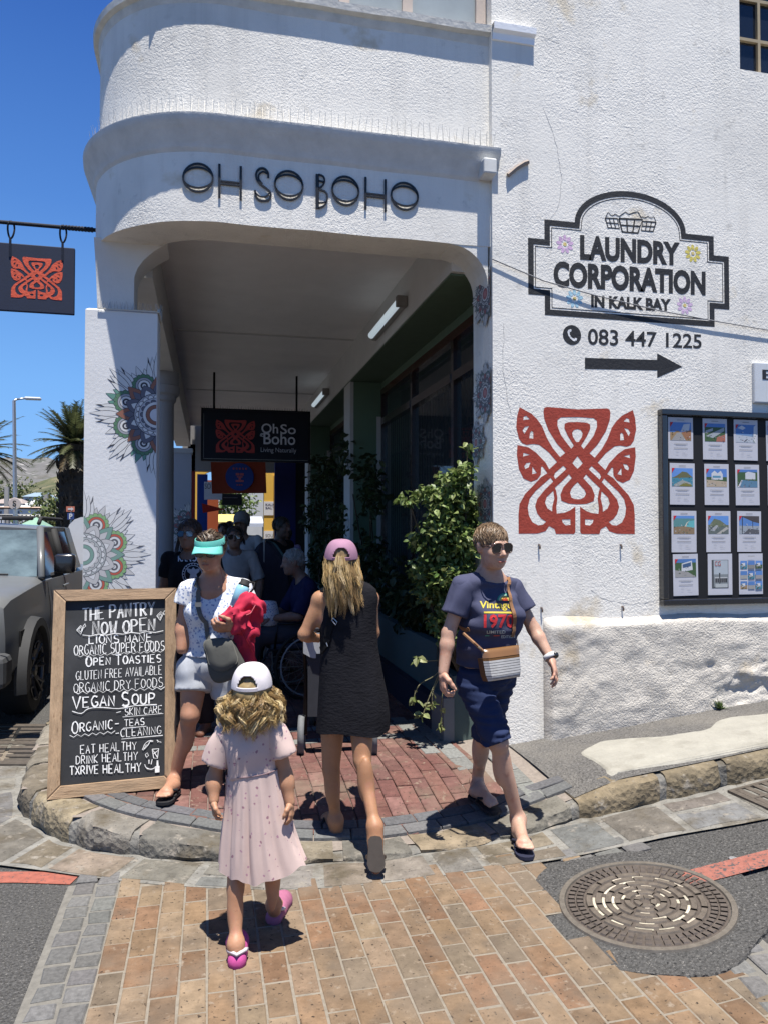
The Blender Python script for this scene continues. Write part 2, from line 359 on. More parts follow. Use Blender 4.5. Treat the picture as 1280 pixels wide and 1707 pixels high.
# ---- brick pavers, each a chamfered block
def pavers(mb,x0,x1,y0,y1,zf,cols,keep,bw=.1,bl=.2,h=.010,rnd=random.Random(5),axis=0,gap=.0017):
 for i in range(int((x1-x0)/bw)):
  off=(i%2)*.5*bl+rnd.uniform(-.02,.02)
  for j in range(-1,int((y1-y0)/bl)+1):
   cx,cy=x0+(i+.5)*bw,y0+(j+.5)*bl+off
   if not keep(cx,cy):continue
   hx,hy=bw/2-gap-rnd.uniform(0,.0012),bl/2-gap-rnd.uniform(0,.002)
   a=rnd.uniform(-.012,.012);ca,sa=math.cos(a),math.sin(a);dz=rnd.uniform(-.0012,.0016);tx,ty=rnd.uniform(-.012,.012),rnd.uniform(-.008,.008)
   z=zf(cx,cy);gx,gy=(zf(cx+.05,cy)-z)/.05,(zf(cx,cy+.05)-z)/.05
   def P(u,v,w_):
    X,Y=cx+u*ca-v*sa,cy+u*sa+v*ca
    return(X,Y,z+gx*(X-cx)+gy*(Y-cy)+w_+dz+tx*u+ty*v)
   e_=.005
   v=[P(s*hx,t*hy,-.01)for s,t in((-1,-1),(1,-1),(1,1),(-1,1))]+[P(s*hx,t*hy,h-.004)for s,t in((-1,-1),(1,-1),(1,1),(-1,1))]+[P(s*(hx-e_),t*(hy-e_),h)for s,t in((-1,-1),(1,-1),(1,1),(-1,1))]
   c=jit(rnd.choice(cols),.13)
   mb.add(v,[(0,1,5,4),(1,2,6,5),(2,3,7,6),(3,0,4,7),(4,5,9,8),(5,6,10,9),(6,7,11,10),(7,4,8,11),(8,9,10,11)],c)
MH=fixroad(1075,1512)
LB=[fixroad(203,1470),fixroad(144,1707)]
RB=[fixroad(1160,1566),fixroad(1290,1707)]
def side(a,b,x,y):return(b.x-a.x)*(y-a.y)-(b.y-a.y)*(x-a.x)
apo=resample(catmull([p for p in AP],8,False),.05)
def apron_y(x):return min(apo,key=lambda p:abs(p.x-x)).y
def in_cross(x,y):
 return side(LB[1],LB[0],x,y)<.03 and y<apron_y(x)+.08 and(x-MH.x)**2+(y-MH.y)**2>.40**2 and(side(RB[1],RB[0],x,y)>-.04 or y>MH.y+.1)and not(x>MH.x+.05 and y>MH.y-.2)and not(x>1.5 and y>3.42)
def crossing():
 mb=MB()
 pavers(mb,-1.6,2.9,.4,4.0,lambda x,y:road_z(x,y)+.002,[(.168,.112,.068),(.158,.110,.070),(.180,.128,.083),(.140,.086,.052),(.168,.118,.076),(.188,.138,.092),(.160,.096,.058),(.138,.108,.076)],in_cross)
 o=mb.build('brick_crossing',M['brick']);tag(o,kind='structure')
 mb=MB();xs=np.arange(-1.3,2.9,.1);ys=np.arange(.4,4,.1)
 for x in xs:
  for y in ys:
   if in_cross(x+.05,y+.05):mb.poly([(x+a,y+b,road_z(x+a,y+b)+.0095)for a,b in((0,0),(.1,0),(.1,.1),(0,.1))])
 tag(mb.build('crossing_bed',mat('joint_sand',(.19,.165,.13),.95,.2,40,.3,60)),kind='structure')
crossing()
# ---- granite setts edging the crossing, and the asphalt ring round the manhole
def setts():
 mb=MB();rnd=random.Random(9)
 def run(a,b,rows,bw,bl):
  d=(b-a);L_=d.length;d.normalize();n=Vector((d.y,-d.x,0))
  for r in range(rows):
   s=rnd.uniform(0,.05)
   while s<L_:
    l=bl+rnd.uniform(-.02,.02);c=a+d*(s+l/2)-n*(bw*(r+.5));z=road_z(c.x,c.y)
    hx,hy=l/2-.0065,bw/2-.0065;P=lambda u,v,w_:tuple(c+d*u+n*v+Vector((0,0,z-c.z+w_)))
    J=[(rnd.uniform(-.006,.006),rnd.uniform(-.006,.006))for _ in range(4)]
    Q=[((-hx),(-hy)),(hx,-hy),(hx,hy),(-hx,hy)];Q=[(q[0]+j[0],q[1]+j[1])for q,j in zip(Q,J)]
    v=[P(*q,-.01)for q in Q]+[P(*q,.007)for q in Q]+[P(q[0]*.85,q[1]*.85,.0125)for q in Q]
    mb.add(v,[(0,1,5,4),(1,2,6,5),(2,3,7,6),(3,0,4,7),(4,5,9,8),(5,6,10,9),(6,7,11,10),(7,4,8,11),(8,9,10,11)],jit((.108,.106,.101),.18))
    s+=l+.008
 a,b=LB[1]+(LB[1]-LB[0])*.9,LB[0]+(LB[0]-LB[1])*.02
 run(a,b,2,.105,.108)
 a,b=RB[1]+(RB[1]-RB[0])*.8,RB[0]
 dd=(b-a).normalized();nn=Vector((dd.y,-dd.x,0))
 run(a+nn*.21,b+nn*.21,2,.105,.115)
 t0,t1=fixroad(952,1452),fixroad(1062,1424);run(t0,t1,2,.10,.13)
 o=mb.build('granite_setts',M['granite']);tag(o,kind='structure')
 mb=MB()
 for a,b,s in((LB[1]+(LB[1]-LB[0])*.9,LB[0],-1),(RB[1]+(RB[1]-RB[0])*.8,RB[0],1)):
  d=(b-a).normalized();n=Vector((d.y,-d.x,0));w0,w1=(-.235,.02)if s<0 else(-.02,.23)
  mb.poly([tuple(Vector((q.x,q.y,road_z(q.x,q.y)+.0055)))for q in(a+n*w0,b+n*w0,b+n*w1,a+n*w1)])
 tag(mb.build('sett_mortar',mat('sett_mortar',(.145,.137,.12),.95,.2,30,.3,60)),kind='structure')
setts()
def manhole():
 z0=road_z(MH.x,MH.y);sx=(road_z(MH.x+.1,MH.y)-z0)/.1
 P=lambda r,a,h:(MH.x+r*math.cos(a),MH.y+r*math.sin(a),z0+sx*r*math.cos(a)+h)
 mb=MB();n=48
 rr=lambda a:.49+.02*math.sin(3*a+1)+.012*math.sin(7*a)
 mb.add([P(.30,2*PI*k/n,.0185)for k in range(n)]+[P(rr(2*PI*k/n),2*PI*k/n,.0185)for k in range(n)]+[P(rr(2*PI*k/n)+.01,2*PI*k/n,-.01)for k in range(n)],[(k,(k+1)%n,(k+1)%n+n,k+n)for k in range(n)]+[(k+n,(k+1)%n+n,(k+1)%n+2*n,k+2*n)for k in range(n)])
 tag(mb.build('asphalt_collar',M['asphalt']),kind='structure')
 z0+=.006
 root=thing('manhole_cover','round rusty cast iron manhole cover with concentric ribs in the road','manhole cover',(MH.x,MH.y,z0))
 mb=MB();c=(.115,.095,.08)
 def ringp(r0,r1,h0,h1,a0=0,a1=2*PI,m=64,cc=c):
  m=max(3,int(m*(a1-a0)/(2*PI)));rows=[[P(r0-.004,a0+(a1-a0)*k/m,h0)for k in range(m+1)],[P(r0,a0+(a1-a0)*k/m,h1)for k in range(m+1)],[P(r1,a0+(a1-a0)*k/m,h1)for k in range(m+1)],[P(r1+.004,a0+(a1-a0)*k/m,h0)for k in range(m+1)]]
  mb.loft(rows,cc,closed=False)
 mb.add([P(0,0,.0145)]+[P(.335,2*PI*k/64,.0145)for k in range(64)],[(0,k+1,(k+1)%64+1)for k in range(64)],c)
 for j,r in enumerate((.035,.075,.115,.155,.195,.235)):
  m=max(5,4+2*j);o=random.random()
  for k in range(m):ringp(r-.011,r+.011,.0145,.022,2*PI*(k+o)/m,2*PI*(k+.84+o)/m,cc=(.15,.125,.10))
 for r in(.262,.298):
  for k in range(56):ringp(r,r+.024,.0145,.021,2*PI*k/56,2*PI*(k+.66)/56,200)
 mb.build('cover_plate',M['iron'],root)
 mb=MB();ringp(.340,.362,.010,.0205,cc=(.16,.14,.115));mb.build('frame_ring',M['iron'],root)
 mb=MB()
 for j,r in enumerate((.055,.095,.135,.175,.215)):
  for k in range(5+2*j):
   if random.random()<.75:
    a=2*PI*(k+random.random()*.5)/(5+2*j);b=a+random.uniform(.2,.55)
    mb.loft([[P(q,a+(b-a)*t/5,.0165)for t in range(6)]for q in(r-.006,r+.005)],jit((.40,.36,.28),.2),closed=False)
 tag(mb.build('sand_in_grooves',mat('groove_sand',None,.95,.2,80),root),kind='stuff')
manhole()
# ---- red no-stopping lines painted on the road
def redline(pts,wd,zo=.0035):
 P=[fixroad(*q)for q in pts];mb=MB();rows=[]
 for i,p in enumerate(P):
  t=(P[min(i+1,len(P)-1)]-P[max(i-1,0)]).normalized();n=Vector((-t.y,t.x,0))*wd/2
  rows.append([(*(p+n).xy,road_z(*(p+n).xy)+zo),(*(p-n).xy,road_z(*(p-n).xy)+zo)])
 mb.grid(rows);return mb
tag(redline([(-200,1465),(-60,1464),(40,1463),(127,1466)],.115).build('red_line',mat('red_road_paint',(.27,.085,.058),.85,.22,25,.5,120,spots=[(60,.6,.66,(0.063,0.056,0.056))])),kind='structure')
tag(redline([(1140,1474),(1180,1463),(1230,1450),(1290,1434),(1400,1405)],.125,.0205).build('red_line',mat('worn_red_paint',(.25,.092,.068),.85,.22,25,.5,120,spots=[(45,.53,.6,(0.063,0.056,0.056))])),kind='structure')
# ---- raised pavement: one bedding sheet, red pavers, granite border, asphalt and cement patches
PALF=[]
def pavement():
 mb=MB()
 mb.v=[]
 xs=list(np.arange(-1.3,4.8,.12))+[5.5,7,9];ys=list(np.arange(3.2,6.2,.12))+[7,9,12,16,22,30]
 for a,b in zip(xs,xs[1:]):
  for c,d in zip(ys,ys[1:]):
   if kerb_dist((a+b)/2,(c+d)/2)<.06:continue
   if a>2.3 and c>5.2:continue
   mb.poly([(x,y,pave_z(x,y)-.006)for x,y in((a,c),(b,c),(b,d),(a,d))])
 tag(mb.build('pavement',mat('pavement_bed',(.20,.17,.145),.95,.2,40,.3,60)),kind='structure')
 mb=MB()
 pavers(mb,-1.2,1.9,3.3,9.2,lambda x,y:pave_z(x,y)-.002,[(.130,.062,.052),(.142,.072,.060),(.118,.056,.048),(.155,.084,.072),(.135,.068,.058),(.115,.060,.052)],lambda x,y:kerb_dist(x,y)>.27 and x<1.66 and not(x<-.75 and y>5.3),rnd=random.Random(21))
 o=mb.build('red_brick_paving',M['brick']);tag(o,kind='structure')
 mb=MB();rnd=random.Random(4)
 for lane,(d0,d1)in enumerate(((.185,.285),(.288,.375))):
  i=60+lane
  while i<NK-8:
   n=rnd.randint(3,4);p=KL[i]
   if-1.4<p.x<2.02:
    c=jit((0.105,0.105,0.105)if lane==0 else(0.080,0.080,0.083),.18);Q=[]
    for k,d in((i,d0),(i+n,d0),(i+n,d1),(i,d1)):
     q=KL[k]+KN[k]*(d+.003*(1 if d==d0 else-1));Q.append(q)
    cen=sum(Q,Vector((0,0)))/4
    v=[(*q.lerp(cen,.03),pave_z(q.x,q.y)-.006)for q in Q]+[(*q.lerp(cen,.04),pave_z(q.x,q.y)+.011)for q in Q]+[(*q.lerp(cen,.14),pave_z(q.x,q.y)+.015)for q in Q]
    mb.add(v,[(0,1,5,4),(1,2,6,5),(2,3,7,6),(3,0,4,7),(4,5,9,8),(5,6,10,9),(6,7,11,10),(7,4,8,11),(8,9,10,11)],c)
   i+=n
 def strip(x0,y0,x1,y1,wd,l):
  a,b=Vector((x0,y0)),Vector((x1,y1));L_=(b-a).length;d=(b-a)/L_;n=Vector((-d.y,d.x));s=0
  while s<L_:
   q=a+d*s;Q=[q,q+d*(l-.008),q+d*(l-.008)+n*wd,q+n*wd];cen=sum(Q,Vector((0,0)))/4
   v=[(*p,pave_z(p.x,p.y))for p in Q]+[(*p,pave_z(p.x,p.y)+.010)for p in Q]+[(*p.lerp(cen,.1),pave_z(p.x,p.y)+.0135)for p in Q]
   mb.add(v,[(0,1,5,4),(1,2,6,5),(2,3,7,6),(3,0,4,7),(4,5,9,8),(5,6,10,9),(6,7,11,10),(7,4,8,11),(8,9,10,11)],jit((0.150,0.150,0.140),.15));s+=l
 strip(1.66,4.55,1.66,5.8,.12,.21);strip(1.9,4.05,1.9,4.8,.11,.2);strip(1.53,4.9,1.53,5.8,.11,.2)
 strip(-.7,5.32,1.5,5.32,.105,.21);strip(-.7,5.65,1.5,5.65,.105,.21)
 tag(mb.build('pavement_setts',M['granite']),kind='structure')
 mb=MB()
 for a in np.arange(2.0,8,.15):
  for b in np.arange(3.7,4.86,.1):
   if kerb_dist(a+.07,b+.05)>.1:mb.poly([(x,y,pave_z(x,y)+.008+.003*math.sin(x*7)*math.sin(y*9))for x,y in((a,b),(a+.15,b),(a+.15,b+.1),(a,b+.1))])
 o=mb.build('asphalt_footway',mat('worn_footway',(.105,.10,.094),.95,.5,60,1,60,bdist=.012,spots=[(1.6,.48,.7,(.15,.14,.125)),(70,.6,.66,(.2,.19,.17)),(50,.62,.68,(.04,.038,.035))],voro=60));tag(o,kind='structure')
 out=[(965,1258),(985,1245),(1005,1238),(1060,1233),(1100,1231),(1140,1225),(1180,1218),(1200,1203),(1230,1196),(1280,1192),(1360,1180),(1360,1225),(1280,1246),(1196,1263),(1140,1273),(1082,1282),(1040,1290),(1018,1294),(1005,1284),(985,1270)]
 def fp(px,py):
  z=.2
  for _ in range(14):p=onZ(px,py,z);z=pave_z(p.x,p.y)
  return p
 P=[fp(*q)for q in out];P2=catmull([p.xy for p in P],5);t=tessellate_polygon([[Vector((*p,0))for p in P2]])
 mb=MB();n=len(P2);cen=sum(P2,Vector((0,0)))/n
 P3=[p.lerp(cen,.035)for p in P2]
 v=[(*p,pave_z(*p)+.002)for p in P2]+[(*p,pave_z(*p)+.013)for p in P3]
 mb.add(v,[(i,(i+1)%n,(i+1)%n+n,i+n)for i in range(n)]+[tuple(i+n for i in a)for a in t])
 tag(mb.build('cement_patch',mat('pale_cement',(0.276,0.264,0.228),.9,.12,6,.6,30,bdist=.015,spots=[(4,.55,.75,(0.198,0.186,0.156))])),kind='structure')
pavement()
# ---- drain grates
def grate(name,label,corners,nb,along):
 P=[fixroad(*q)for q in corners];cen=sum(P,Vector())/4
 root=thing(name,label,'drain grate',(cen.x,cen.y,road_z(cen.x,cen.y)))
 fn=lambda u,v,h:(P[0]*(1-u)+P[1]*u)*(1-v)+(P[3]*(1-u)+P[2]*u)*v+Vector((0,0,h+.015))
 mb=MB();c=(.13,.11,.09)
 for a,b,cc,d in((0,1,0,.07),(0,1,.93,1),(0,.06,.07,.93),(.94,1,.07,.93),(.06,.94,.47,.53)):
  v=[fn(u,q,h)for h in(-.01,.012)for u,q in((a,cc),(b,cc),(b,d),(a,d))]
  mb.add(v,[(0,1,5,4),(1,2,6,5),(2,3,7,6),(3,0,4,7),(4,5,6,7)],c)
 mb.build('frame',M['iron'],root);mb=MB()
 for k in range(nb):
  u0,u1=.07+.86*k/nb,.07+.86*(k+.6)/nb
  for q0,q1 in((.07,.47),(.53,.93)):
   S=((u0,q0),(u1,q0),(u1,q1),(u0,q1))if along else((q0,u0),(q1,u0),(q1,u1),(q0,u1))
   v=[fn(u,q,h)for h in(-.01,.010)for u,q in S]
   mb.add(v,[(0,1,5,4),(1,2,6,5),(2,3,7,6),(3,0,4,7),(4,5,6,7)],jit(c,.1))
 mb.build('bars',M['iron'],root)
 mb=MB();mb.poly([fn(u,q,.0005)for u,q in((.03,.03),(.97,.03),(.97,.97),(.03,.97))]);mb.build('pit_shade_sheet',mat('pit_shade',(.006,.006,.006),.9,0),root)  # flat near-black sheet: shade of the hole below is put into its colour
grate('drain_grate','rusty slotted drain grate by the kerb left of the chalkboard',((-60,1280),(58,1280),(84,1212),(-10,1212)),9,False)
grate('drain_grate','barred iron drain grate sunk beside the kerb at the right',((1282,1357),(1420,1320),(1340,1290),(1212,1325)),8,True)
for(q,r,c,lb)in(((1222,1432),.022,(.5,.5,.5),'flat pale disc lying on the asphalt beside the right red line'),):
 p=fixroad(*q);mb=MB();mb.lathe([(r,p.z+.001),(r,p.z+.004),(r*.8,p.z+.006)],(p.x,p.y),14,c);tag(mb.build('bottle_cap',M['metal']),lb,'bottle cap')
 # ================================================================ THE WHITE CORNER BUILDING
CX=1.893
BLD=thing('corner_building','white stucco corner building with a rounded balcony over an arcade','building',(CX,FY,0))
XL,RC,BY=-.81,.85,4.88
def outline(off=0,x1=CX,y1=17.0,n=18):
 c=Vector((XL+RC,BY+RC));r=RC+off;o=[Vector((x1,BY-off))]
 for k in range(9):o.append(Vector((x1+(c.x-x1)*(k+1)/9,BY-off)))
 for k in range(1,n+1):a=-PI/2-PI/2*k/n;o.append(Vector((c.x+r*math.cos(a),c.y+r*math.sin(a))))
 o.append(Vector((XL-off,y1)));return o
def sweep(name,prof,m,col=(1,1,1),x1=CX,cap=True,y1=17.0,smooth=45,wob=0):
 """moulding profile [(off,z)...] carried round the rounded corner"""
 mb=MB();rows=[]
 for j,(o,z)in enumerate(prof):
  rows.append([(p.x,p.y,z+wob*(math.sin(p.x*9+j)+math.sin(p.y*13+p.x*21)))for p in outline(o,x1,y1)])
 mb.loft(rows,col,closed=False)
 if cap:mb.poly([(x1,BY-o,z)for o,z in prof],col)
 ob=mb.build(name,m,BLD);return smooth_by_angle(ob,smooth)if smooth else ob
ZB,ZC=3.64,3.98
sweep('front_beam',[(-.32,ZC+.1),(-.32,ZB),(0,ZB),(0,4.2)],M['stucco'],wob=.0015)
sweep('cornice',[(-.05,4.02),(.012,4.105),(.02,4.12),(.024,4.155),(.05,4.185),(.058,4.225),(.085,4.25),(.09,4.30),(-.06,4.335)],mat('cornice_paint',(.62,.615,.59),.85,.1,8,.4,30),x1=CX+.045,wob=.001)
sweep('parapet',[(-.02,4.29),(-.02,5.15)],M['stucco'])
sweep('balcony_sill',[(-.03,5.06),(-.012,5.085),(-.006,5.13),(.026,5.142),(.030,5.19),(-.2,5.215)],mat('sill_paint',(.6,.59,.55),.85,.15,8,.4,30),wob=.002)
mb=MB();mb.loft([[(x,FY-o,z)for o,z in((-.02,5.085),(.012,5.09),(.016,5.135),(.044,5.147),(.048,5.19),(-.02,5.20))]for x in(CX+.002,2.21)],closed=False);mb.poly([(2.21,FY-o,z)for o,z in((-.02,5.085),(.012,5.09),(.016,5.135),(.044,5.147),(.048,5.19),(-.02,5.20))]);mb.build('sill_return',M['paint_wall'],BLD)
mb=MB();mb.loft([[(p.x,p.y,z)for p in outline(-.06)]for z in(6.25,8.6)],closed=False);mb.build('upper_wall',M['stucco'],BLD)
mb=MB();mb.box((-.38,5.19,ZC+.01),(CX,17,ZC+.3));mb.box((-.38,5.3,5.0),(CX,17,5.06));mb.box((-.3,5.1,8.4),(9,17,8.6));mb.box((CX+.3,16.9,3),(9,17,8.4));mb.build('upper_floors',M['paint_wall'],BLD)
fr=(.50,.42,.36)
winroot=bpy.data.objects.new('balcony_window',None);COL.objects.link(winroot);winroot.parent=BLD;winroot.location=Vector((1,4.95,5.1))-wloc(BLD)
mb=MB()
for x in(.30,.87,1.31,1.845):mb.box((x-.035,4.93,5.21),(x+.035,5.0,6.25),fr)
mb.box((-.4,4.935,5.211),(1.81,4.995,5.245),fr);mb.box((-.4,4.935,6.19),(1.81,4.995,6.25),fr)
mb.build('frame',M['matte'],winroot)
mb=MB();mb.box((-.4,4.955,5.245),(1.81,4.965,6.19));mb.build('glass',mat('dusty_glass',(.36,.40,.40),.2,.1,3,spec=.6),winroot)
X0,X1,Z0,Z1=onY(1232,60,FY).x,5.3,onY(1250,118,FY).z,6.5
def flatwall():
 mb=MB();xs=[CX,X0,X1,9.0];zs=[-.3,Z0,Z1,8.6];D=FY+.33
 for i in range(3):
  for j in range(3):
   if(i,j)==(1,1):continue
   nx=14 if i==0 else 3;nz=24 if j==0 else 6;V=[]
   for b in range(nz+1):
    z=zs[j]+(zs[j+1]-zs[j])*b/nz;row=[]
    for a in range(nx+1):
     x=xs[i]+(xs[i+1]-xs[i])*a/nx;row.append((x,FY,z))
    V.append(row)
   mb.grid(V)
 mb.poly([(CX,FY,-.3),(CX,FY,8.6),(CX-.02,D,8.6),(CX-.02,D,-.3)])
 for p in(((X0,Z0),(X0,Z1)),((X1,Z1),(X1,Z0)),((X1,Z0),(X0,Z0)),((X0,Z1),(X1,Z1))):
  (a,b),(c,d)=p;mb.poly([(a,FY,b),(c,FY,d),(c,D,d),(a,D,b)])
 mb.poly([(CX-.02,D,-.3),(CX-.02,D,ZC),(9,D,ZC),(9,D,-.3)])
 o=mb.build('front_wall',M['stucco'],BLD);smooth_by_angle(o,40)
flatwall()
wr=bpy.data.objects.new('upper_window',None);COL.objects.link(wr);wr.parent=BLD;wr.location=Vector((X0,FY+.1,Z0))-wloc(BLD)
mb=MB();yf=FY+.10
mb.box((X0,yf,Z0),(X0+.035,yf+.06,Z1),(.30,.24,.15));mb.box((X0+.035,yf,Z0),(X1,yf+.06,Z0+.035),(.30,.24,.15))
for k in range(1,5):mb.box((X0+.26*k-.012,yf+.005,Z0+.035),(X0+.26*k+.012,yf+.055,Z1),(.33,.27,.18))
for k in range(1,4):
 for q in range(5):mb.box((X0+.26*q+(.012 if q else .035),yf+.005,Z0+.32*k-.012),(X0+.26*(q+1)-.012,yf+.055,Z0+.32*k+.012),(.33,.27,.18))
mb.build('frame',M['matte'],wr)
mb=MB();mb.poly([(X0,yf+.03,Z0),(X1,yf+.03,Z0),(X1,yf+.03,Z1),(X0,yf+.03,Z1)]);mb.build('glass',mat('dark_panes',(.012,.017,.028),.08,0,spec=.6),wr)
def plinth():
 mb=MB();px0=onY(905,1100,FY).x;zt=1.055;nx,nz=240,46;V=[]
 rs=np.random.RandomState(2);ph=rs.uniform(0,6,(14,3));fr_=rs.uniform(2,26,(14,2))
 def d(x,z):
  return .016*noise.noise((x*2.2,z*3,0))+.012*noise.noise((x*6,z*7,5))+.006*noise.noise((x*17,z*17,9))
 for j in range(nz+1):
  row=[]
  for i in range(nx+1):
   x=px0+(7.5-px0)*i/nx;zb=pave_z(min(x,6),FY-.05)-.03;t=j/nz;z=zb+(zt-zb)*t
   y=FY-.055-.03*(1-t)+d(x,z)
   if t>.93:y+=(t-.93)/.07*.055;z+=.01*math.sin(x*6)
   if 3.35<x<4.6 and z-zb<.42:
    k=min(1,(x-3.35)*3,(4.6-x)*3,(.42-(z-zb))*5);y+=max(0,k)*(.026*noise.noise((x*7,z*9,3))+.018*noise.noise((x*19,z*23,1)))
   row.append((x,y if i else FY-.002,z))
  V.append(row)
 mb.grid(V)
 mb.poly([(px0,FY+.01,pave_z(px0,4.8)),V[0][1],V[-1][1]])
 o=mb.build('plinth',M['plinth'],BLD,smooth=True)
plinth()
YP=5.40
xa,xb=onY(141,700,YP).x,onY(262,700,YP).x
PIL=(xa,xb)
def solid_pillar():
 mb=MB();zt=3.17
 def ring(z,g=0):return[(xa+g,YP+g,z),(xb-g,YP+g,z),(xb-g,YP+.30-g,z),(xa+g,YP+.30-g,z)]
 zs=list(np.arange(.0,zt,.12))+[zt]
 mb.loft([ring(z,0)for z in zs]+[ring(zt+.015,.02)],(.66,.66,.655),(True,True))
 mb.build('corner_pillar',M['paint_wall'],BLD)
 mb=MB();a,b=onY(163,430,YP).x,onY(224,430,YP).x
 rows=[]
 for k in range(9):
  t=k/8;z=zt+.015+(ZB+.02-zt-.015)*t;fl=.22*max(0,t-.45)**2/.3;fl2=.10*max(0,t-.3)**2
  rows.append([(a-.02*t,YP+.02-fl2,z),(b+fl,YP+.02-fl2,z),(b+fl,YP+.28,z),(a-.02*t,YP+.28,z)])
 mb.loft(rows,(.62,.61,.59));o=mb.build('pillar_neck',M['paint_wall'],BLD);smooth_by_angle(o,40)
solid_pillar()
mb=MB();g=(.84,.82,.80)
mb.box((-.42,5.2,ZC),(1.72,17,ZC+.009),g)
for y in(8.9,12.6):mb.box((-.38,y-.02,ZC-.012),(1.69,y+.02,ZC-.001),tuple(x*.7 for x in g))
mb.build('arcade_ceiling',M['paint_wall'],BLD)
mb=MB();mb.box((1.70,5.16,3.55),(2.16,17,4.2),(.62,.61,.59));mb.build('shop_beam',M['paint_wall'],BLD)
mb=MB();mb.box((-.72,5.72,3.52),(-.42,17,4.2),(.58,.57,.56));mb.build('street_beam',M['paint_wall'],BLD)
mb=MB();r=.27;P=[(CX-.02,ZB+.02),(CX-.02-r,ZB+.02)]+[(CX-.02-r+r*math.sin(a),ZB-.004-r+r*math.cos(a))for a in np.linspace(0,PI/2,9)]
mb.prism(P,lambda u,v,h:(u,BY+.004+h,v),.3);o=mb.build('corner_bracket',M['stucco'],BLD)
GR=(.12,.175,.12)
mb=MB();mb.box((1.705,5.2,3.535),(2.16,17,3.547),GR);mb.build('green_soffit',M['matte'],BLD)
XS=2.10
mb=MB();mb.box((XS,5.2,3.44),(XS+.25,17,3.53),GR);mb.build('green_lintel',M['matte'],BLD)
def green_pier(y):
 mb=MB();mb.box((1.72,y,.1),(XS+.25,y+.42,3.53),(.12,.19,.125));a=mb.build('shop_pier',M['paint_wall'],BLD)
 mb=MB();mb.box((1.70,y-.004,.1),(1.745,y+.424,3.528),(.5,.5,.48));mb.box((XS-.06,y-.004,.1),(XS+.0,y-.0005,3.1),(.5,.5,.48));mb.build('edge_strip',M['paint_wall'],a)
for y in(9.2,13.3):green_pier(y)
def shop_window(y0,y1,muls,tr=3.03,rich=True):
 w_=bpy.data.objects.new('shop_window',None);COL.objects.link(w_);w_.parent=BLD;w_.location=Vector((XS,(y0+y1)/2,.8))-wloc(BLD)
 mb=MB();c=(.035,.016,.014);x0,x1=XS-.01,XS+.07
 mb.box((x0,y0,3.36),(x1,y1,3.44),(.07,.018,.014));mb.box((x0,y0,.78),(x1,y1,.86),c)
 ys=[y0]+muls+[y1]
 for i,y in enumerate(ys):mb.box((x0+.003,y-.035,.86),(x1-.003,y+.035,3.36),c)
 for a,b in zip(ys,ys[1:]):mb.box((x0-.004,a+.036,tr-.04),(x1,b-.036,tr+.04),c)
 mb.build('frame',M['gloss'],w_)
 mb=MB()
 for a,b in zip(ys,ys[1:]):
  for z0,z1 in((.86,tr-.04),(tr+.04,3.36)):mb.poly([(XS+.03,a+.035,z0),(XS+.03,b-.035,z0),(XS+.03,b-.035,z1),(XS+.03,a+.035,z1)])
 mb.build('glass',M['glass'],w_)
 if rich:
  mb=MB();y=y0+.1
  while y<y1:mb.tube([(XS+.13,y,.86),(XS+.13,y,tr)],.006,5,(.02,.02,.025),False);y+=.1
  for z in(1.15,1.95,2.6):mb.box((XS+.122,y0+.04,z),(XS+.138,y1-.04,z+.02),(.02,.02,.025))
  mb.build('burglar_bars',M['matte'],w_)
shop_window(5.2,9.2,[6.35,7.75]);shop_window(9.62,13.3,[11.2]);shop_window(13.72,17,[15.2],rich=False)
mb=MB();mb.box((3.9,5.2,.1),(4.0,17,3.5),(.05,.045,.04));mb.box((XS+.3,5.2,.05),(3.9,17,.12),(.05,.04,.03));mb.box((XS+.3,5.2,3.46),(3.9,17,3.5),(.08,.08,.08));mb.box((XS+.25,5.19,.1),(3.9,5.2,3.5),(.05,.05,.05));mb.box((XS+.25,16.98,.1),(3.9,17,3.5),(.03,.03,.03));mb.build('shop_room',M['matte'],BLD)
for i,(y,c,wd)in enumerate(((6.9,(.35,.35,.36),.42),(8.3,(.22,.22,.24),.4),(5.9,(.2,.12,.1),.4))):
 mb=MB();rows=[]
 for k in range(10):
  t=k/9;z=2.15-1.1*t;hw=wd/2*(.45+.55*min(1,t*5))*(1-.12*t)
  rows.append([(XS+.5+.05*math.sin(9*u+k),y+hw*u,z-.08*abs(u)*(1-t))for u in np.linspace(-1,1,13)])
 mb.loft(rows,c,closed=False);tag(mb.build('hanging_garment',M['cloth'],smooth=True),['pale dress hanging behind the shop window bars','grey shirt hanging at the far end of the shop window','brown top hanging in the shop window near the corner'][i],'garment')
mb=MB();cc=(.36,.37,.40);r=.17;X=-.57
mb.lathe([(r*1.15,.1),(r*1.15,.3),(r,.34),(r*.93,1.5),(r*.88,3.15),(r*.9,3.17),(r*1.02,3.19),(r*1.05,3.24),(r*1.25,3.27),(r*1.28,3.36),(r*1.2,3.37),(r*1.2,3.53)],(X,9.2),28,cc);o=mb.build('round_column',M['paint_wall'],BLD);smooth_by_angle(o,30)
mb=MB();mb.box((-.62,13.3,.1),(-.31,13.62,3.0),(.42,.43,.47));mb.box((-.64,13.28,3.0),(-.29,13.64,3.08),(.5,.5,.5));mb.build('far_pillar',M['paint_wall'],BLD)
PLT=thing('planter','dark teal plastered planter trough under the shop window','planter',(1.85,7,.15))
TE=(.075,.11,.105)
mb=MB();mb.box((1.70,5.55,.1),(1.78,16.5,.79),TE);mb.box((1.70,5.14,.1),(1.78,5.55,.62),TE);mb.box((1.78,5.14,.1),(2.08,5.22,.62),TE);mb.build('trough_wall',M['paint_wall'],PLT)
mb=MB();mb.box((1.62,5.12,.08),(1.699,5.42,.47),(.16,.165,.165));mb.build('end_block',M['paint_wall'],PLT)
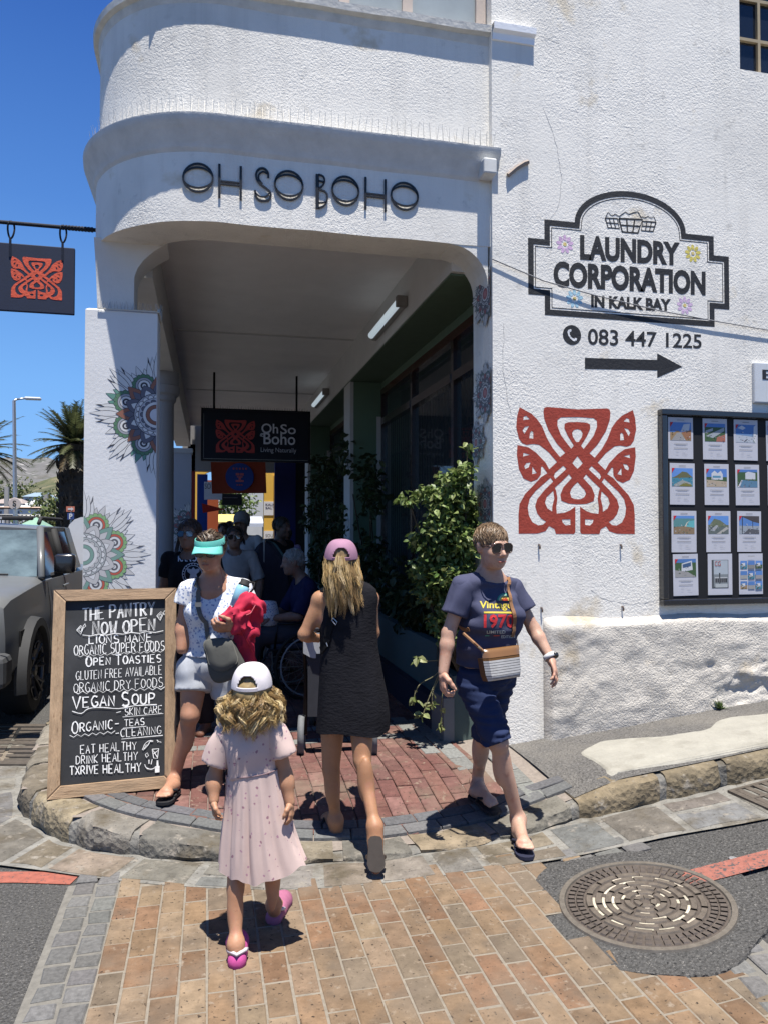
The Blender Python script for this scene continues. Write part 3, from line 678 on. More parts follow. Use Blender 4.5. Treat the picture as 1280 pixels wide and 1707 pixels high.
mb=MB();mb.box((1.63,5.42,.08),(1.699,16.5,.40),(.012,.014,.03));mb.build('skirting',M['paint_wall'],PLT)
mb=MB();mb.box((1.781,5.221,.1),(2.079,16.5,.56),(.04,.03,.02));mb.build('soil',M['matte'],PLT)
for y,lb in((7.05,'long white fluorescent light on the arcade beam near the opening'),(11.5,'small far fluorescent light high on the arcade beam')):
 t=thing('fluorescent_light',lb,'light',(1.66,y,3.72),'fluorescent lights under the arcade ceiling')
 mb=MB();mb.bbox((1.645,y-.62,3.66),(1.697,y+.62,3.76),.008,(.33,.33,.32));mb.build('housing',M['matte'],t)
 mb=MB();mb.tube([(1.63,y-.60,3.70),(1.63,y+.56,3.70)],.034,10,(.75,.80,.82));mb.build('tube_cover',mat('lamp_tube',(.75,.8,.82),.3,0,emit=((.75,.9,1),.25)),t,True)
 mb=MB();mb.bbox((1.60,y-.66,3.655),(1.698,y-.60,3.75),.006,(.22,.21,.2));mb.build('end_cap',M['matte'],t)
 # ================================================================ SIGNS, LETTERING AND SMALL THINGS ON THE FRONT
FAC=lambda off:(lambda u,v:Vector((u,FY-off,v)))
def fw(px,py):p=onY(px,py,FY);return(p.x,p.z)
def z3(x,y):return fw(850+x/2.977,y/2.977)
INK=(.018,.019,.022)
def offset_poly(P,d):
 P=[Vector(p)for p in P];n=len(P);A=sum(P[i].x*P[(i+1)%n].y-P[(i+1)%n].x*P[i].y for i in range(n));s=1 if A>0 else-1;o=[]
 for i in range(n):
  a,b,c=P[i-1],P[i],P[(i+1)%n];t1,t2=(b-a).normalized(),(c-b).normalized()
  n1,n2=Vector((-t1 .y,t1 .x))*s,Vector((-t2 .y,t2 .x))*s;k=n1+n2;k=k/max(.3,k.dot(k)/2);o.append(b+k*d)
 return o
def band(mb,P,d0,d1,fn,c):
 a,b=offset_poly(P,d0),offset_poly(P,d1);n=len(a)
 mb.add([fn(*p)for p in a]+[fn(*p)for p in b],[(i,(i+1)%n,(i+1)%n+n,i+n)for i in range(n)],c)
def laundry_sign():
 cx=.5*(z3(318,1108)[0]+z3(870,1155)[0])
 t=thing('painted_sign','black and white laundry sign with an arched top painted on the stucco','sign',(cx,FY,z3(575,1300)[1]))
 zt=[z3(87,1190),z3(168,1097),z3(1008,1165),z3(1083,1265),z3(1083,1528),z3(1013,1613),z3(168,1573),z3(88,1470)]
 xl0,xl1=zt[0][0],zt[1][0];xr1,xr0=z3(1008,1165)[0],z3(1083,1265)[0]
 ztop=.5*(zt[1][1]+zt[2][1]);zs0=.5*(zt[0][1]+zt[3][1]);zs1=.5*(zt[4][1]+zt[7][1]);zb=.5*(zt[5][1]+zt[6][1])
 al,ar=z3(318,1108)[0],z3(870,1155)[0];zp=z3(575,948)[1];h=zp-ztop
 arc=[(cx+(al-cx)*math.cos(a),ztop+h*math.sin(a))for a in np.linspace(0,PI,25)]
 P=[(xl0,zs0),(xl1,zs0),(xl1,ztop)]+arc+[(xr1,ztop),(xr1,zs0),(xr0,zs0),(xr0,zs1),(xr1,zs1),(xr1,zb),(xl1,zb),(xl1,zs1),(xl0,zs1)]
 mb=MB();band(mb,P,0,.042,FAC(.001),INK);band(mb,P,.052,.058,FAC(.001),INK);mb.build('border',M['paint'],t)
 for s,tl,tr,br,bl in(('LAUNDRY',(345,1165),(840,1204),(840,1320),(345,1290)),('CORPORATION',(213,1294),(968,1347),(968,1468),(213,1424)),('IN KALK BAY',(400,1464),(796,1484),(796,1546),(400,1526))):
  mb=MB();q=quadmap(*[FAC(.0013)(*z3(*p))for p in(tl,tr,br,bl)])
  put(mb,text2d(s,.05),q,(0,0,0),INK);mb.build('lettering',M['paint'],t)
 for(x,y),c in(((270,1212),(.62,.42,.60)),((905,1258),(.62,.52,.12)),((318,1482),(.35,.55,.66)),((865,1516),(.62,.45,.62))):
  mb=MB();o=Vector(z3(x,y));r=.068
  for k in range(9):
   a=2*PI*k/9+.2;d=Vector((math.cos(a),math.sin(a)));n=Vector((-d.y,d.x))
   mb.poly([FAC(.0011)(*(o+d*r*(.35+.65*(.5+.5*math.cos(b)))+n*r*.2*math.sin(b)))for b in np.linspace(0,2*PI,10)[:-1]],c)
  mb.poly([FAC(.0015)(*(o+Vector((math.cos(b),math.sin(b)))*r*.2))for b in np.linspace(0,2*PI,11)[:-1]],(.66,.52,.2));mb.build('flower',M['paint'],t)
 mb=MB();i=[0]
 def st(pts,wd=.011):i[0]+=1;ribbon(mb,[z3(*p)for p in pts],wd,FAC(.001+.00003*i[0]),INK)
 for(tl,tr,br,bl,wd)in(((538,1085),(655,1090),(632,1157),(555,1151),.014),((470,1082),(530,1085),(540,1135),(484,1130),.010),((722,1103),(655,1098),(650,1145),(708,1149),.010)):
  tl,tr,br,bl=map(Vector,(tl,tr,br,bl));st([tl,bl,br,tr,tl],wd);st([tl.lerp(bl,.5),tr.lerp(br,.5)],wd*.8)
  for k in(.33,.67):st([tl.lerp(tr,k),bl.lerp(br,k)],wd*.8)
 st([(472,1078),(485,1053),(497,1067),(508,1070),(518,1063),(540,1074)],.006);st([(540,1074),(570,1052),(588,1064),(608,1056),(632,1051),(650,1082)],.007);st([(652,1076),(668,1080),(682,1074),(696,1082),(712,1076),(720,1098)],.006)
 mb.build('basket_drawing',M['paint'],t)
laundry_sign()
def phone_line():
 t=thing('painted_sign','black painted phone number with a handset symbol under the laundry sign','sign',(*FAC(0)(*fw(1060,565)).xy,fw(1060,565)[1]))
 q=quadmap(*[FAC(.0013)(*fw(*p))for p in((979,547.5),(1168.5,557.5),(1168.5,581.5),(979,575))]);mb=MB();put(mb,text2d('083 447 1225',.016),q,(0,0,0),INK);mb.build('digits',M['paint'],t)
 c=Vector(fw(952.5,558.5));r=.071;mb=MB();mb.poly([FAC(.001)(*(c+Vector((math.cos(a),math.sin(a)))*r))for a in np.linspace(0,2*PI,33)[:-1]],INK);mb.build('disc',M['paint'],t)
 mb=MB();W_=(.72,.72,.72);A=[c+Vector((-.018+.05*(1-math.cos(a)),.033*math.cos(a*1)-.0))for a in np.linspace(.0,2.4,9)]
 A=[c+Vector(p)for p in((-.020,.034),(-.027,.018),(-.023,-.002),(-.008,-.022),(.012,-.034),(.026,-.036))];ribbon(mb,A,[.016,.017,.012,.012,.017,.016],FAC(.0015),W_)
 ribbon(mb,[A[0],A[0]+Vector((.014,-.006))],.018,FAC(.0017),W_);ribbon(mb,[A[-1],A[-1]+Vector((.004,.016))],.018,FAC(.0017),W_);mb.build('handset',M['paint'],t)
 p=[(974,596.5),(1094.5,600),(1094.5,589),(1136.6,611.4),(1094.5,629.8),(1094.5,617.5),(974,615)]
 mb=MB();P=[fw(*a)for a in p];mb.add([FAC(.001)(*a)for a in P],[(0,1,5,6),(2,3,4),(1,2,5),(2,4,5)][:2]+[(1,2,4,5)][:0],INK)
 tag(mb.build('painted_arrow',M['paint']),'black painted arrow pointing right under the phone number','arrow')
phone_line()
# ---- interlaced butterfly emblem (outline + cut-outs), used on the wall and on both hanging signs
def emblem_loops():
 m=lambda P:[(1276-x,y)for x,y in reversed(P)]
 left=[(638,82),(350,65),(322,75),(313,110),(320,180),(360,295),(440,425),(520,513),(470,556),(400,470),(345,372),(300,255),(255,190),(200,135),(90,75),(66,160),(56,270),(80,380),(110,425),(150,442),(215,432),(272,440),(360,510),(440,605),(365,677),(330,612),(240,515),(170,466),(66,445),(60,540),(78,680),(120,770),(190,803),(250,778),(284,730),(288,655),(300,650),(347,715),(285,757),(215,835),(135,920),(80,1020),(70,1120),(70,1308),(250,1306),(325,1283),(360,1233),(412,1262),(425,1309),(600,1309),(614,1290),(615,1040),(560,1080),(505,1103),(435,1110),(430,1050),(442,960),(430,890),(418,857),(485,795),(555,723),(582,760),(500,850),(470,925),(480,985),(550,1012),(638,1018)]
 outer=left[::1]+m(left)[1:-1]
 H=[[(638,158),(480,165),(448,190),(446,250),(480,340),(530,410),(578,472),(603,440),(545,345),(512,270),(515,228),(545,212),(638,206),(731,212),(761,228),(764,270),(731,345),(673,440),(698,472),(746,410),(796,340),(830,250),(828,190),(796,165)],[(638,277),(605,285),(587,315),(595,355),(625,404),(651,404),(681,355),(689,315),(671,285)],[(638,545),(662,575),(689,612),(662,645),(638,668),(614,645),(587,612),(614,575)],[(638,800),(672,840),(705,875),(720,915),(700,950),(670,966),(638,968),(606,966),(576,950),(564,905),(578,865),(606,830)]]
 L_=[[(500,640),(530,671),(422,772),(408,745),(420,712)],[(376,760),(402,797),(320,880),(248,970),(228,1040),(248,1110),(285,1160),(332,1190),(300,1220),(255,1226),(200,1195),(168,1130),(158,1050),(178,965),(235,890),(310,822)],[(402,888),(412,960),(392,1040),(390,1090),(345,1060),(322,1005),(338,950)],[(483,1168),(566,1165),(566,1220),(520,1226),(492,1200)],[(122,200),(128,165),(152,157),(184,190)],[(132,336),(115,300),(138,265),(177,257),(152,300)],[(178,376),(186,320),(202,303),(216,316),(216,380)],[(117,556),(123,520),(184,537)],[(138,678),(128,650),(148,620),(188,613),(170,660)],[(203,727),(206,655),(246,715)]]
 H+=L_+[m(q)for q in L_]
 return[[(((x-58)/1150),1-(y-65)/1245)for x,y in lp]for lp in[outer]+H]
EMB=fill2d(emblem_loops());RED=(.33,.048,.028)
def emblem(parent,q,off=(0,0,0),c=RED,name='emblem'):mb=MB();put(mb,EMB,q,off,c);return mb.build(name,M['paint'],parent)
p_=[FAC(.001)(*fw(*a))for a in((859.5,677),(1057.5,682),(1057.5,890.5),(861.5,890))]
o_=emblem(None,quadmap(*p_));o_.name='butterfly_mural';tag(o_,'large red interlaced butterfly emblem painted on the white stucco wall','mural')
# ---- mandala murals, clipped to the face they are painted on
def mandala(name,label,o,ux,uz,nrm,R0,inside,pal,seed=0,layers=None):
 """o centre, ux/uz axes of the face, nrm outward; inside(u,v) half planes (a,b,c): a*u+b*v<=c"""
 mb=MB();k=[0];o=Vector(o);ux=Vector(ux);uz=Vector(uz);nrm=Vector(nrm)
 def clip(P):
  for a,b,c in inside:
   out=[]
   for i in range(len(P)):
    p,q=P[i-1],P[i];dp,dq=a*p[0]+b*p[1]-c,a*q[0]+b*q[1]-c
    if(dp<=0)!=(dq<=0):s=dp/(dp-dq);out.append((p[0]+(q[0]-p[0])*s,p[1]+(q[1]-p[1])*s))
    if dq<=0:out.append(q)
   P=out
   if len(P)<3:return[]
  return P
 def put_(P,c,lift=0):
  P=clip(P)
  if len(P)<3:return
  P=P[:]
  t=tessellate_polygon([[Vector((*p,0))for p in P]]);z=.0007+.000004*k[0]
  mb.add([o+ux*p[0]+uz*p[1]+nrm*z for p in P],[tuple(a)for a in t],c)
 def petal(a,r0,r1,w_,c,tip=1.0,line=.004,inner=None):
  d=(math.cos(a),math.sin(a));n=(-d[1],d[0]);L_=r1-r0
  def shp(e):
   P=[]
   for t in np.linspace(0,1,9):P.append((r0-e+(L_+2*e)*t,(w_/2+e)*math.sin(PI*min(1,t**.8))**(.75 if tip<1 else 1)*(1 if t<.999 else 0)))
   full=P+[(x,-y)for x,y in reversed(P[1:-1])];return[(d[0]*x+n[0]*y,d[1]*x+n[1]*y)for x,y in full]
  k[0]+=1;put_(shp(line),pal['ink']);k[0]+=1;put_(shp(0),c)
  if inner:k[0]+=1;petal2(a,r0+L_*.12,r0+L_*.7,w_*.5,inner)
 def petal2(a,r0,r1,w_,c):petal(a,r0,r1,w_,c,1,.003)
 def disc(r,c,cx=0,cy=0,n=28):k[0]+=1;put_([(cx+r*math.cos(2*PI*i/n),cy+r*math.sin(2*PI*i/n))for i in range(n)],c)
 def scallop(r,m,rr,c,rot=0):
  for i in range(m):a=2*PI*i/m+rot;x,y=r*math.cos(a),r*math.sin(a);disc(rr+.0035,pal['ink'],x,y,14);disc(rr,c,x,y,14)
 layers(petal,disc,scallop,R0,pal)
 return tag(mb.build(name,M['print']),label,'mural','mandala murals')
WHT=(.60,.60,.59)
def lay_a(petal,disc,scallop,R_,p):
 for i in range(8):
  a=2*PI*i/8+PI/8
  for s in(-.34,-.17,0,.17,.34):petal(a+s*.8,R_*.62,R_*(1.0-abs(s)*.5),R_*.12,p['leaf']if i%2 else WHT)
 for i in range(8):
  a=2*PI*i/8
  for s in(-.30,.30):petal(a+s*.5,R_*.72,R_*1.12,R_*.035,p['ink'])
  for s in(-.2,-.1,.1,.2,0):petal(a+s*.8,R_*.66,R_*(1.22-abs(s)),R_*.10,WHT)
 for i in range(8):
  a=2*PI*i/8+PI/8;cx,cy=R_*.60*math.cos(a),R_*.60*math.sin(a)
  for j in range(15):b=2*PI*j/15;disc(R_*.052,p['ink'],cx+R_*.185*math.cos(b),cy+R_*.185*math.sin(b),10);disc(R_*.044,p['green'],cx+R_*.185*math.cos(b),cy+R_*.185*math.sin(b),10)
  disc(R_*.185,p['green'],cx,cy);disc(R_*.165,p['ink'],cx,cy);disc(R_*.155,p['ringb'],cx,cy);disc(R_*.12,p['ink'],cx,cy);disc(R_*.108,WHT,cx,cy);disc(R_*.07,p['ink'],cx,cy);disc(R_*.035,WHT,cx,cy)
 for i in range(8):petal(2*PI*i/8,R_*.30,R_*.74,R_*.24,p['acc'],1,.004,p['dark'])
 for i in range(8):petal(2*PI*i/8+PI/8,R_*.28,R_*.60,R_*.26,p['dark'],.9,.004,WHT)
 disc(R_*.42,p['ink']);disc(R_*.405,p['mid']);scallop(R_*.34,20,R_*.045,WHT);disc(R_*.335,p['ink']);disc(R_*.325,p['mid'])
 scallop(R_*.25,14,R_*.045,p['dark']);disc(R_*.25,WHT);disc(R_*.20,p['ink']);disc(R_*.19,p['acc']);disc(R_*.13,p['ink']);disc(R_*.122,p['core'])
PAL1=dict(ink=(.04,.04,.05),leaf=(.11,.25,.20),green=(.08,.18,.10),ringb=(.30,.31,.34),acc=(.24,.10,.065),dark=(.11,.11,.14),mid=(.40,.40,.43),core=(.55,.55,.57))
PAL2=dict(ink=(.10,.10,.11),leaf=(.50,.49,.48),green=(.22,.38,.17),ringb=(.46,.10,.06),acc=(.18,.30,.25),dark=(.48,.47,.46),mid=(.40,.42,.41),core=(.60,.60,.59))
def face_pt(px,py):return onY(px,py,YP)
c=face_pt(262,692);mandala('mandala_mural','half mandala in teal green and rust on the shaded right edge of the pillar',(xb-.002,YP-.0003,c.z),(1,0,0),(0,0,1),(0,-1,0),.36,[(1,0,-.001),(-1,0,xb-xa-.01)],PAL1,layers=lay_a)
c=face_pt(141,925);mandala('mandala_mural','half mandala in bright green and grey low on the left edge of the pillar',(xa+.002,YP-.0003,c.z),(1,0,0),(0,0,1),(0,-1,0),.36,[(-1,0,-.001),(1,0,xb-xa-.01)],PAL2,layers=lay_a)
PAL3=dict(ink=(.06,.06,.07),leaf=(.25,.27,.28),green=(.15,.20,.18),ringb=(.3,.3,.33),acc=(.36,.14,.14),dark=(.16,.17,.19),mid=(.38,.38,.40),core=(.45,.2,.2))
for i,(py,r,lb)in enumerate(((490,.20,'grey and pink flower mandala topmost on the narrow wall end beside the shop window'),(655,.19,'rose mandala with trailing leaves on the wall end, second from the top'),(738,.14,'half hidden flower mandala on the wall end above the bush'),(840,.16,"dark flower mandala on the wall end just above the short haired woman's head"))):
 q=onX(810 if i!=2 else 797,py,CX-.01)
 mandala('flower_mural',lb,(CX-.012-.02*(q.y-FY)/.33,q.y,q.z),(-.06,1,0),(0,0,1),(-1,-.06,0),r,[(-1,0,q.y-FY-.01),(1,0,FY+.325-q.y)],PAL3,layers=lay_a)
q=Vector((-.33,13.296,2.2));mandala('mandala_mural','grey mandala on the far pillar deep in the arcade',(-.36,13.29,1.75),(1,0,0),(0,0,1),(0,-1,0),.34,[(1,0,.04),(-1,0,.24)],PAL3,layers=lay_a)
# ---- stand-off steel letters OH SO BOHO on the rounded beam
def boho():
 t=thing('metal_lettering','dark stand-off metal letters reading OH SO BOHO on the white arcade beam','lettering',(.9,BY,3.9))
 def bp(px,py):p=onY(px,py,BY-.03);return(p.x,p.z)
 yb,th=BY-.013,.007;C=(.045,.045,.045)
 def bar(mb,a,b,wd):
  a,b=Vector(a),Vector(b);d=(b-a).normalized();n=Vector((-d.y,d.x))*wd/2
  mb.prism([tuple(a+n),tuple(b+n),tuple(b-n),tuple(a-n)],lambda u,v,h:(u,yb+h,v),th,C)
 def ring(mb,c,rx,rz,crescent=.0):
  n=40;O=[(c[0]+rx*math.cos(a),c[1]+rz*math.sin(a))for a in np.linspace(0,2*PI,n,False)]
  I=[(c[0]+(rx-.012)*math.cos(a),c[1]+.012*0+(rz-.012-crescent*(abs(math.sin(a))**2))*math.sin(a))for a in np.linspace(0,2*PI,n,False)]
  v=[(x,yb,z)for x,z in O+I]+[(x,yb+th,z)for x,z in O+I]
  mb.add(v,[f for i in range(n)for f in((i,(i+1)%n,n+(i+1)%n,n+i),(2*n+i,2*n+(i+1)%n,3*n+(i+1)%n,3*n+i),(i,(i+1)%n,2*n+(i+1)%n,2*n+i),(n+i,n+(i+1)%n,3*n+(i+1)%n,3*n+i))],C)
 z6=lambda x,y:bp(290+x/3.0476,255+y/3.0476)
 def O_(mb,x0,x1,y0,y1):
  a,b=z6(x0,(y0+y1)/2),z6(x1,(y0+y1)/2);zt,zb_=z6((x0+x1)/2,y0)[1],z6((x0+x1)/2,y1)[1]
  c=((a[0]+b[0])/2,(zt+zb_)/2);rx,rz=(b[0]-a[0])/2,(zt-zb_)/2;ring(mb,c,rx,rz)
  ring(mb,(c[0],c[1]),rx-.0,rz-.0,.0)if False else None
  n=24
  for s in(1,-1):
   A=[(c[0]+rx*.93*math.cos(u),c[1]+s*(rz-.030)*math.sin(u)*1)for u in np.linspace(.25,PI-.25,n)]
   v=[]
   for k,(x,z)in enumerate(A):v+=[(x,yb,z+.006),(x,yb,z-.006),(x,yb+th,z+.006),(x,yb+th,z-.006)]
   mb.add(v,[f for k in range(n-1)for f in((4*k,4*k+4,4*k+5,4*k+1),(4*k+2,4*k+6,4*k+7,4*k+3),(4*k,4*k+4,4*k+6,4*k+2),(4*k+1,4*k+5,4*k+7,4*k+3))],C)
 def H_(mb,x0,x1,y0,y1):
  bar(mb,z6(x0,y0),z6(x0,y1-12),.015);bar(mb,z6(x1,y0+12),z6(x1,y1),.015)
  for k in(.50,.58):a,b=Vector(z6(x0,y0+(y1-12-y0)*k)),Vector(z6(x1,y0+12+(y1-y0-12)*k));e_=(b-a).normalized()*.009;bar(mb,a+e_,b-e_,.010)
 for k,a in(('O',(42,204,38,190)),('H',(233,342,48,232)),('S',0),('O',(511,662,80,235)),('B',0),('O',(803,946,108,262)),('H',(977,1077,115,292)),('O',(1102,1246,140,285))):
  mb=MB()
  if k=='O':O_(mb,*a)
  elif k=='H':H_(mb,*a)
  elif k=='S':
   for pts,wd in(([(482,120),(480,92),(462,72),(440,72),(423,90),(422,120),(440,150),(474,175),(494,200),(490,225),(470,236),(440,234),(420,215),(414,182)],.013),([(478,96),(455,88),(436,100),(434,125),(452,150)],.010),([(416,196),(440,214),(470,214),(488,196)],.010)):
    Q=catmull([z6(*p)for p in pts],4,False)
    for u,v in zip(Q,Q[1:]):bar(mb,u,v,wd)
  else:
   bar(mb,z6(732,100),z6(732,276),.022)
   for pts in([(738,102),(762,112),(768,140),(752,165),(738,170)],[(738,178),(772,190),(782,222),(770,258),(738,274)],[(738,134),(766,140)],[(738,248),(776,244)]):
    Q=catmull([z6(*p)for p in pts],4,False)
    for u,v in zip(Q,Q[1:]):bar(mb,u,v,.011)
  mb.v=[(x,y+RC-math.sqrt(RC*RC-min(RC*.9,max(0,XL+RC-x))**2),z)for x,y,z in mb.v]
  mb.build('letter_'+k.lower(),M['metal'],t)
boho()
# ---- alarm box, cable, hooks, cracks, little sign at the right edge
p=onY(809,288,FY);mb=MB();mb.bbox((p.x-.05,FY-.10,p.z-.05),(p.x+.045,FY+.02,p.z+.06),.012,(.62,.62,.60));tag(mb.build('alarm_box',M['matte']),'small white plastic box under the right end of the cornice','alarm box')
mb=MB();P=[(820,432),(905,468),(990,492),(1100,518),(1190,535),(1290,552),(1420,570)];mb.tube([onY(*q,FY-.014-.006*math.sin(PI*i/6))for i,q in enumerate(P)],.0042,6,(.25,.25,.25))
tag(mb.build('cable',M['matte']),'thin loose cable sagging across the laundry sign','cable')
mb=MB();mb.tube([onY(*q,FY-.012)for q in((846,292),(860,280),(873,272),(880,270))],.016,6,(.30,.24,.2));tag(mb.build('broken_bracket',M['matte']),'short rusty bracket stump on the wall right of the cornice','bracket')
for i,(x,y,lb)in enumerate(((897,908,'rusty hook below the left corner of the red butterfly'),(1033,908,'rusty hook below the right corner of the red butterfly'),(901,1013,'lower rusty hook just above the left end of the plinth'),(1036,1011,'lower rusty hook above the plinth left of the notice board'))):
 p=onY(x,y,FY);mb=MB();mb.tube([p+Vector((0,.02,0)),p+Vector((0,-.014,0)),p+Vector((.003,-.017,-.012)),p+Vector((.002,-.015,-.03))],.006,6,(.16,.12,.10));tag(mb.build('wall_hook',M['iron']),lb,'hook','rusty hooks on the white wall')
cr=(.33,.33,.33)
for P in([(905,180),(925,235),(930,265),(935,300),(930,345),(908,372)],[(840,540),(838,620),(850,690)],[(985,985),(1010,1000),(1050,1006),(1090,1002)],[(900,60),(930,72)]):
 Q=catmull([fw(*q)for q in P],5,False);Q=[q+Vector((random.uniform(-.006,.006),random.uniform(-.006,.006)))for q in Q];mb=MB();ribbon(mb,Q,[.001+.003*random.random()for _ in Q],FAC(.0009),cr);mb.build('crack',M['print'],BLD)
p=[onY(*q,FY-.02)for q in((1255,603),(1400,611),(1400,682),(1256,672))];t=thing('wall_sign','white rounded sign with a black capital letter at the right edge','sign',p[0])
mb=MB();mb.bbox((p[0].x,FY-.03,p[3].z),(p[1].x,FY+.02,p[0].z),.012,(.56,.57,.58));mb.build('board',M['gloss'],t)
mb=MB();a,b=onY(1270,616,FY-.032),onY(1300,634,FY-.032);q=quadmap((a.x,FY-.032,a.z),(a.x+.13,FY-.032,a.z),(a.x+.13,FY-.032,b.z),(a.x,FY-.032,b.z));put(mb,text2d('E',0),q,(0,0,0),INK);mb.build('letter',M['print'],t)
# ---- notice board with property flyers
def noticeboard():
 P=[onY(*q,FY)for q in((1095,683),(1280,690),(1100,1009))];x0,z1,z0=P[0].x,P[0].z,P[2].z;x1=x0+1.24;Y=FY-.04
 t=thing('notice_board','black framed notice board on the white wall, filled with property flyers','notice board',((x0+x1)/2,FY,z0))
 mb=MB();c=(.018,.018,.02);f=.045
 mb.bbox((x0,Y-.02,z1-f),(x1,FY+.01,z1),.008,c);mb.bbox((x0,Y-.02,z0),(x1,FY+.01,z0+f),.008,c);mb.bbox((x0+.002,Y-.018,z0+f),(x0+f,FY+.01,z1-f),.008,c);mb.bbox((x1-f,Y-.018,z0+f),(x1,FY+.01,z1-f),.008,c);mb.build('frame',M['gloss'],t)
 mb=MB();mb.box((x0+f,Y+.012,z0+f),(x1-f,FY+.008,z1-f),(.008,.008,.010));mb.build('backing',M['matte'],t)
 SKY,SEA,HILL,DRY,WALL,ROOF,GRN,RD=(.10,.22,.50),(.06,.22,.30),(.13,.13,.06),(.30,.20,.10),(.55,.56,.58),(.28,.12,.08),(.05,.10,.04),(.30,.29,.28)
 base={'sky':[((0,0,1,1),SKY)]}
 pics=[('flyer showing a concrete drive climbing past a white house',[('h',.45,DRY),([(0,.3),(.35,.55),(.6,.4),(1,.3),(1,0),(0,0)],DRY),([(.05,0),(.32,.42),(.5,.45),(.75,0)],RD),([(.5,.5),(.65,.9),(.95,.95),(.9,.5)],WALL),([(.55,.45),(1,.6),(1,.1),(.75,.05)],(.30,.14,.07))]),('flyer showing grey terraced blocks among red roofs',[('h',.8,GRN),([(.05,.3),(.5,.55),(.95,.8),(.95,.6),(.4,.2)],(.33,.36,.38)),([(.05,.6),(.4,.75),(.4,.6),(.05,.45)],(.36,.38,.4)),([(.55,0),(1,0),(1,.4),(.6,.25)],(.36,.13,.09))]),('flyer showing a bright blue sky over a pale terrace',[('h',.45,(.16,.26,.42)),([(0,0),(1,0),(1,.3),(.6,.36),(0,.42)],(.42,.45,.5)),([(.88,0),(1,0),(1,1),(.9,.9)],WALL),([(.1,.8),(.35,.7),(.5,.82),(.3,.95)],WALL),([(.4,.05),(.55,.2),(.6,.18),(.45,.02)],(.08,.08,.1))]),('flyer cut off by the frame in the top row at the right edge',[('h',.5,GRN),([(.1,.1),(.9,.1),(.9,.5),(.1,.6)],WALL)]),('flyer showing a table topped mountain above a bay',[('h',.5,SEA),([(0,.45),(.25,.6),(.5,.82),(.72,.78),(1,.5)],HILL),([(.1,.1),(.5,.35),(.9,.2),(.9,0),(.1,0)],(.3,.32,.3)),([(.3,0),(.6,.2),(.95,.1),(.95,0)],(.18,.17,.04))]),('flyer showing a gabled white house behind a sandy drive',[('h',.55,GRN),([(0,0),(1,0),(1,.3),(0,.4)],(.42,.34,.25)),([(.25,.4),(.25,.75),(.4,.9),(.55,.75),(.7,.9),(.8,.7),(.8,.4)],WALL),([(.3,.5),(.7,.5),(.7,.62),(.3,.62)],(.1,.25,.35))]),('flyer showing a white villa with a blue pool deck',[('h',.85,GRN),([(.4,.45),(.4,.8),(.55,.88),(.9,.8),(.9,.45)],WALL),([(0,0),(1,0),(1,.35),(.2,.42)],(.10,.2,.3)),([(0,0),(.2,.4),(.26,.4),(.1,0)],WALL)]),('flyer cut off by the frame in the second row at the right edge',[('h',.5,SEA),([(0,0),(.5,0),(.5,.4),(0,.4)],(.35,.2,.1))]),('flyer showing a curving beach and turquoise bay',[('h',.85,(.10,.24,.24)),([(.55,.4),(.75,.7),(1,.75),(1,.3)],(.12,.4,.42)),([(.5,.35),(.62,.62),(.8,.76),(.66,.6),(.58,.36)],(.55,.5,.4)),([(0,0),(1,0),(1,.35),(.5,.42),(0,.38)],(.24,.17,.1))]),('flyer showing houses stacked on a dark hillside under blue sky',[('h',.5,(.12,.14,.13)),([(0,.4),(.3,.85),(.6,.75),(1,.4)],(.14,.16,.10)),([(.1,.2),(.4,.5),(.5,.45),(.3,.15)],(.35,.36,.37)),([(.4,0),(.9,.4),(1,.3),(.6,0)],(.4,.38,.34))]),('flyer showing a covered deck with dark posts',[('h',.45,(.3,.33,.36)),([(.05,1),(1,1),(1,.6),(.7,.68)],(.07,.06,.06)),([(.14,0),(.18,0),(.18,1),(.14,1)],(.03,.03,.03)),([(.66,.1),(.69,.1),(.69,.75),(.66,.75)],(.03,.03,.03)),([(.2,0),(1,0),(1,.22),(.5,.3)],(.10,.1,.11))]),('dark framed flyer cut off in the third row at the right edge',[('h',.7,(.1,.16,.05)),([(0,0),(1,0),(1,.3),(0,.3)],(.2,.2,.05))]),('flyer showing a square white house with dark windows on a slope',[('h',.8,GRN),([(.3,.3),(.32,.75),(.8,.9),(.84,.4)],WALL),([(.36,.5),(.36,.7),(.76,.82),(.76,.6)],(.05,.1,.2)),([(0,0),(1,0),(.6,.3),(0,.4)],RD)]),('flyer with a tall grey magazine cover of a person at a railing','mag'),('flyer with nine small house pictures in a grid','nine'),('flyer cut off by the frame in the bottom row at the right edge',[('h',.5,GRN),([(.2,.2),(.8,.2),(.8,.6),(.2,.6)],WALL)])]
 xs=[onY(q,800,FY).x for q in(1132,1189,1240,1293)];zs=[onY(1189,q,FY).z for q in(733,808,886,957)]
 for n_,(lb,pic)in enumerate(pics):
  r_,c_=divmod(n_,4);cx,cz=xs[c_]+.010*(r_-1),zs[r_];w_,h_=.205,.302;a=random.uniform(-.012,.012);ca,sa=math.cos(a),math.sin(a)
  fn=lambda off:(lambda u,v:Vector((cx+(u-.5)*w_*ca-(v-.5)*h_*sa,Y+.008-off,cz+(u-.5)*w_*sa+(v-.5)*h_*ca)))
  t2=thing('property_flyer',lb,'flyer',(cx,Y,cz-h_/2),'property flyers on the notice board')
  mb=MB();mb.grid([[fn(0)(u,v)for u in np.linspace(0,1,7)]for v in np.linspace(0,1,7)],(.50,.50,.54));mb.build('sheet',M['print'],t2,True)
  mb=MB();k=[0]
  def rect(u0,v0,u1,v1,c):k[0]+=1;mb.poly([fn(.0006+.00004*k[0])(*q)for q in((u0,v0),(u1,v0),(u1,v1),(u0,v1))],c)
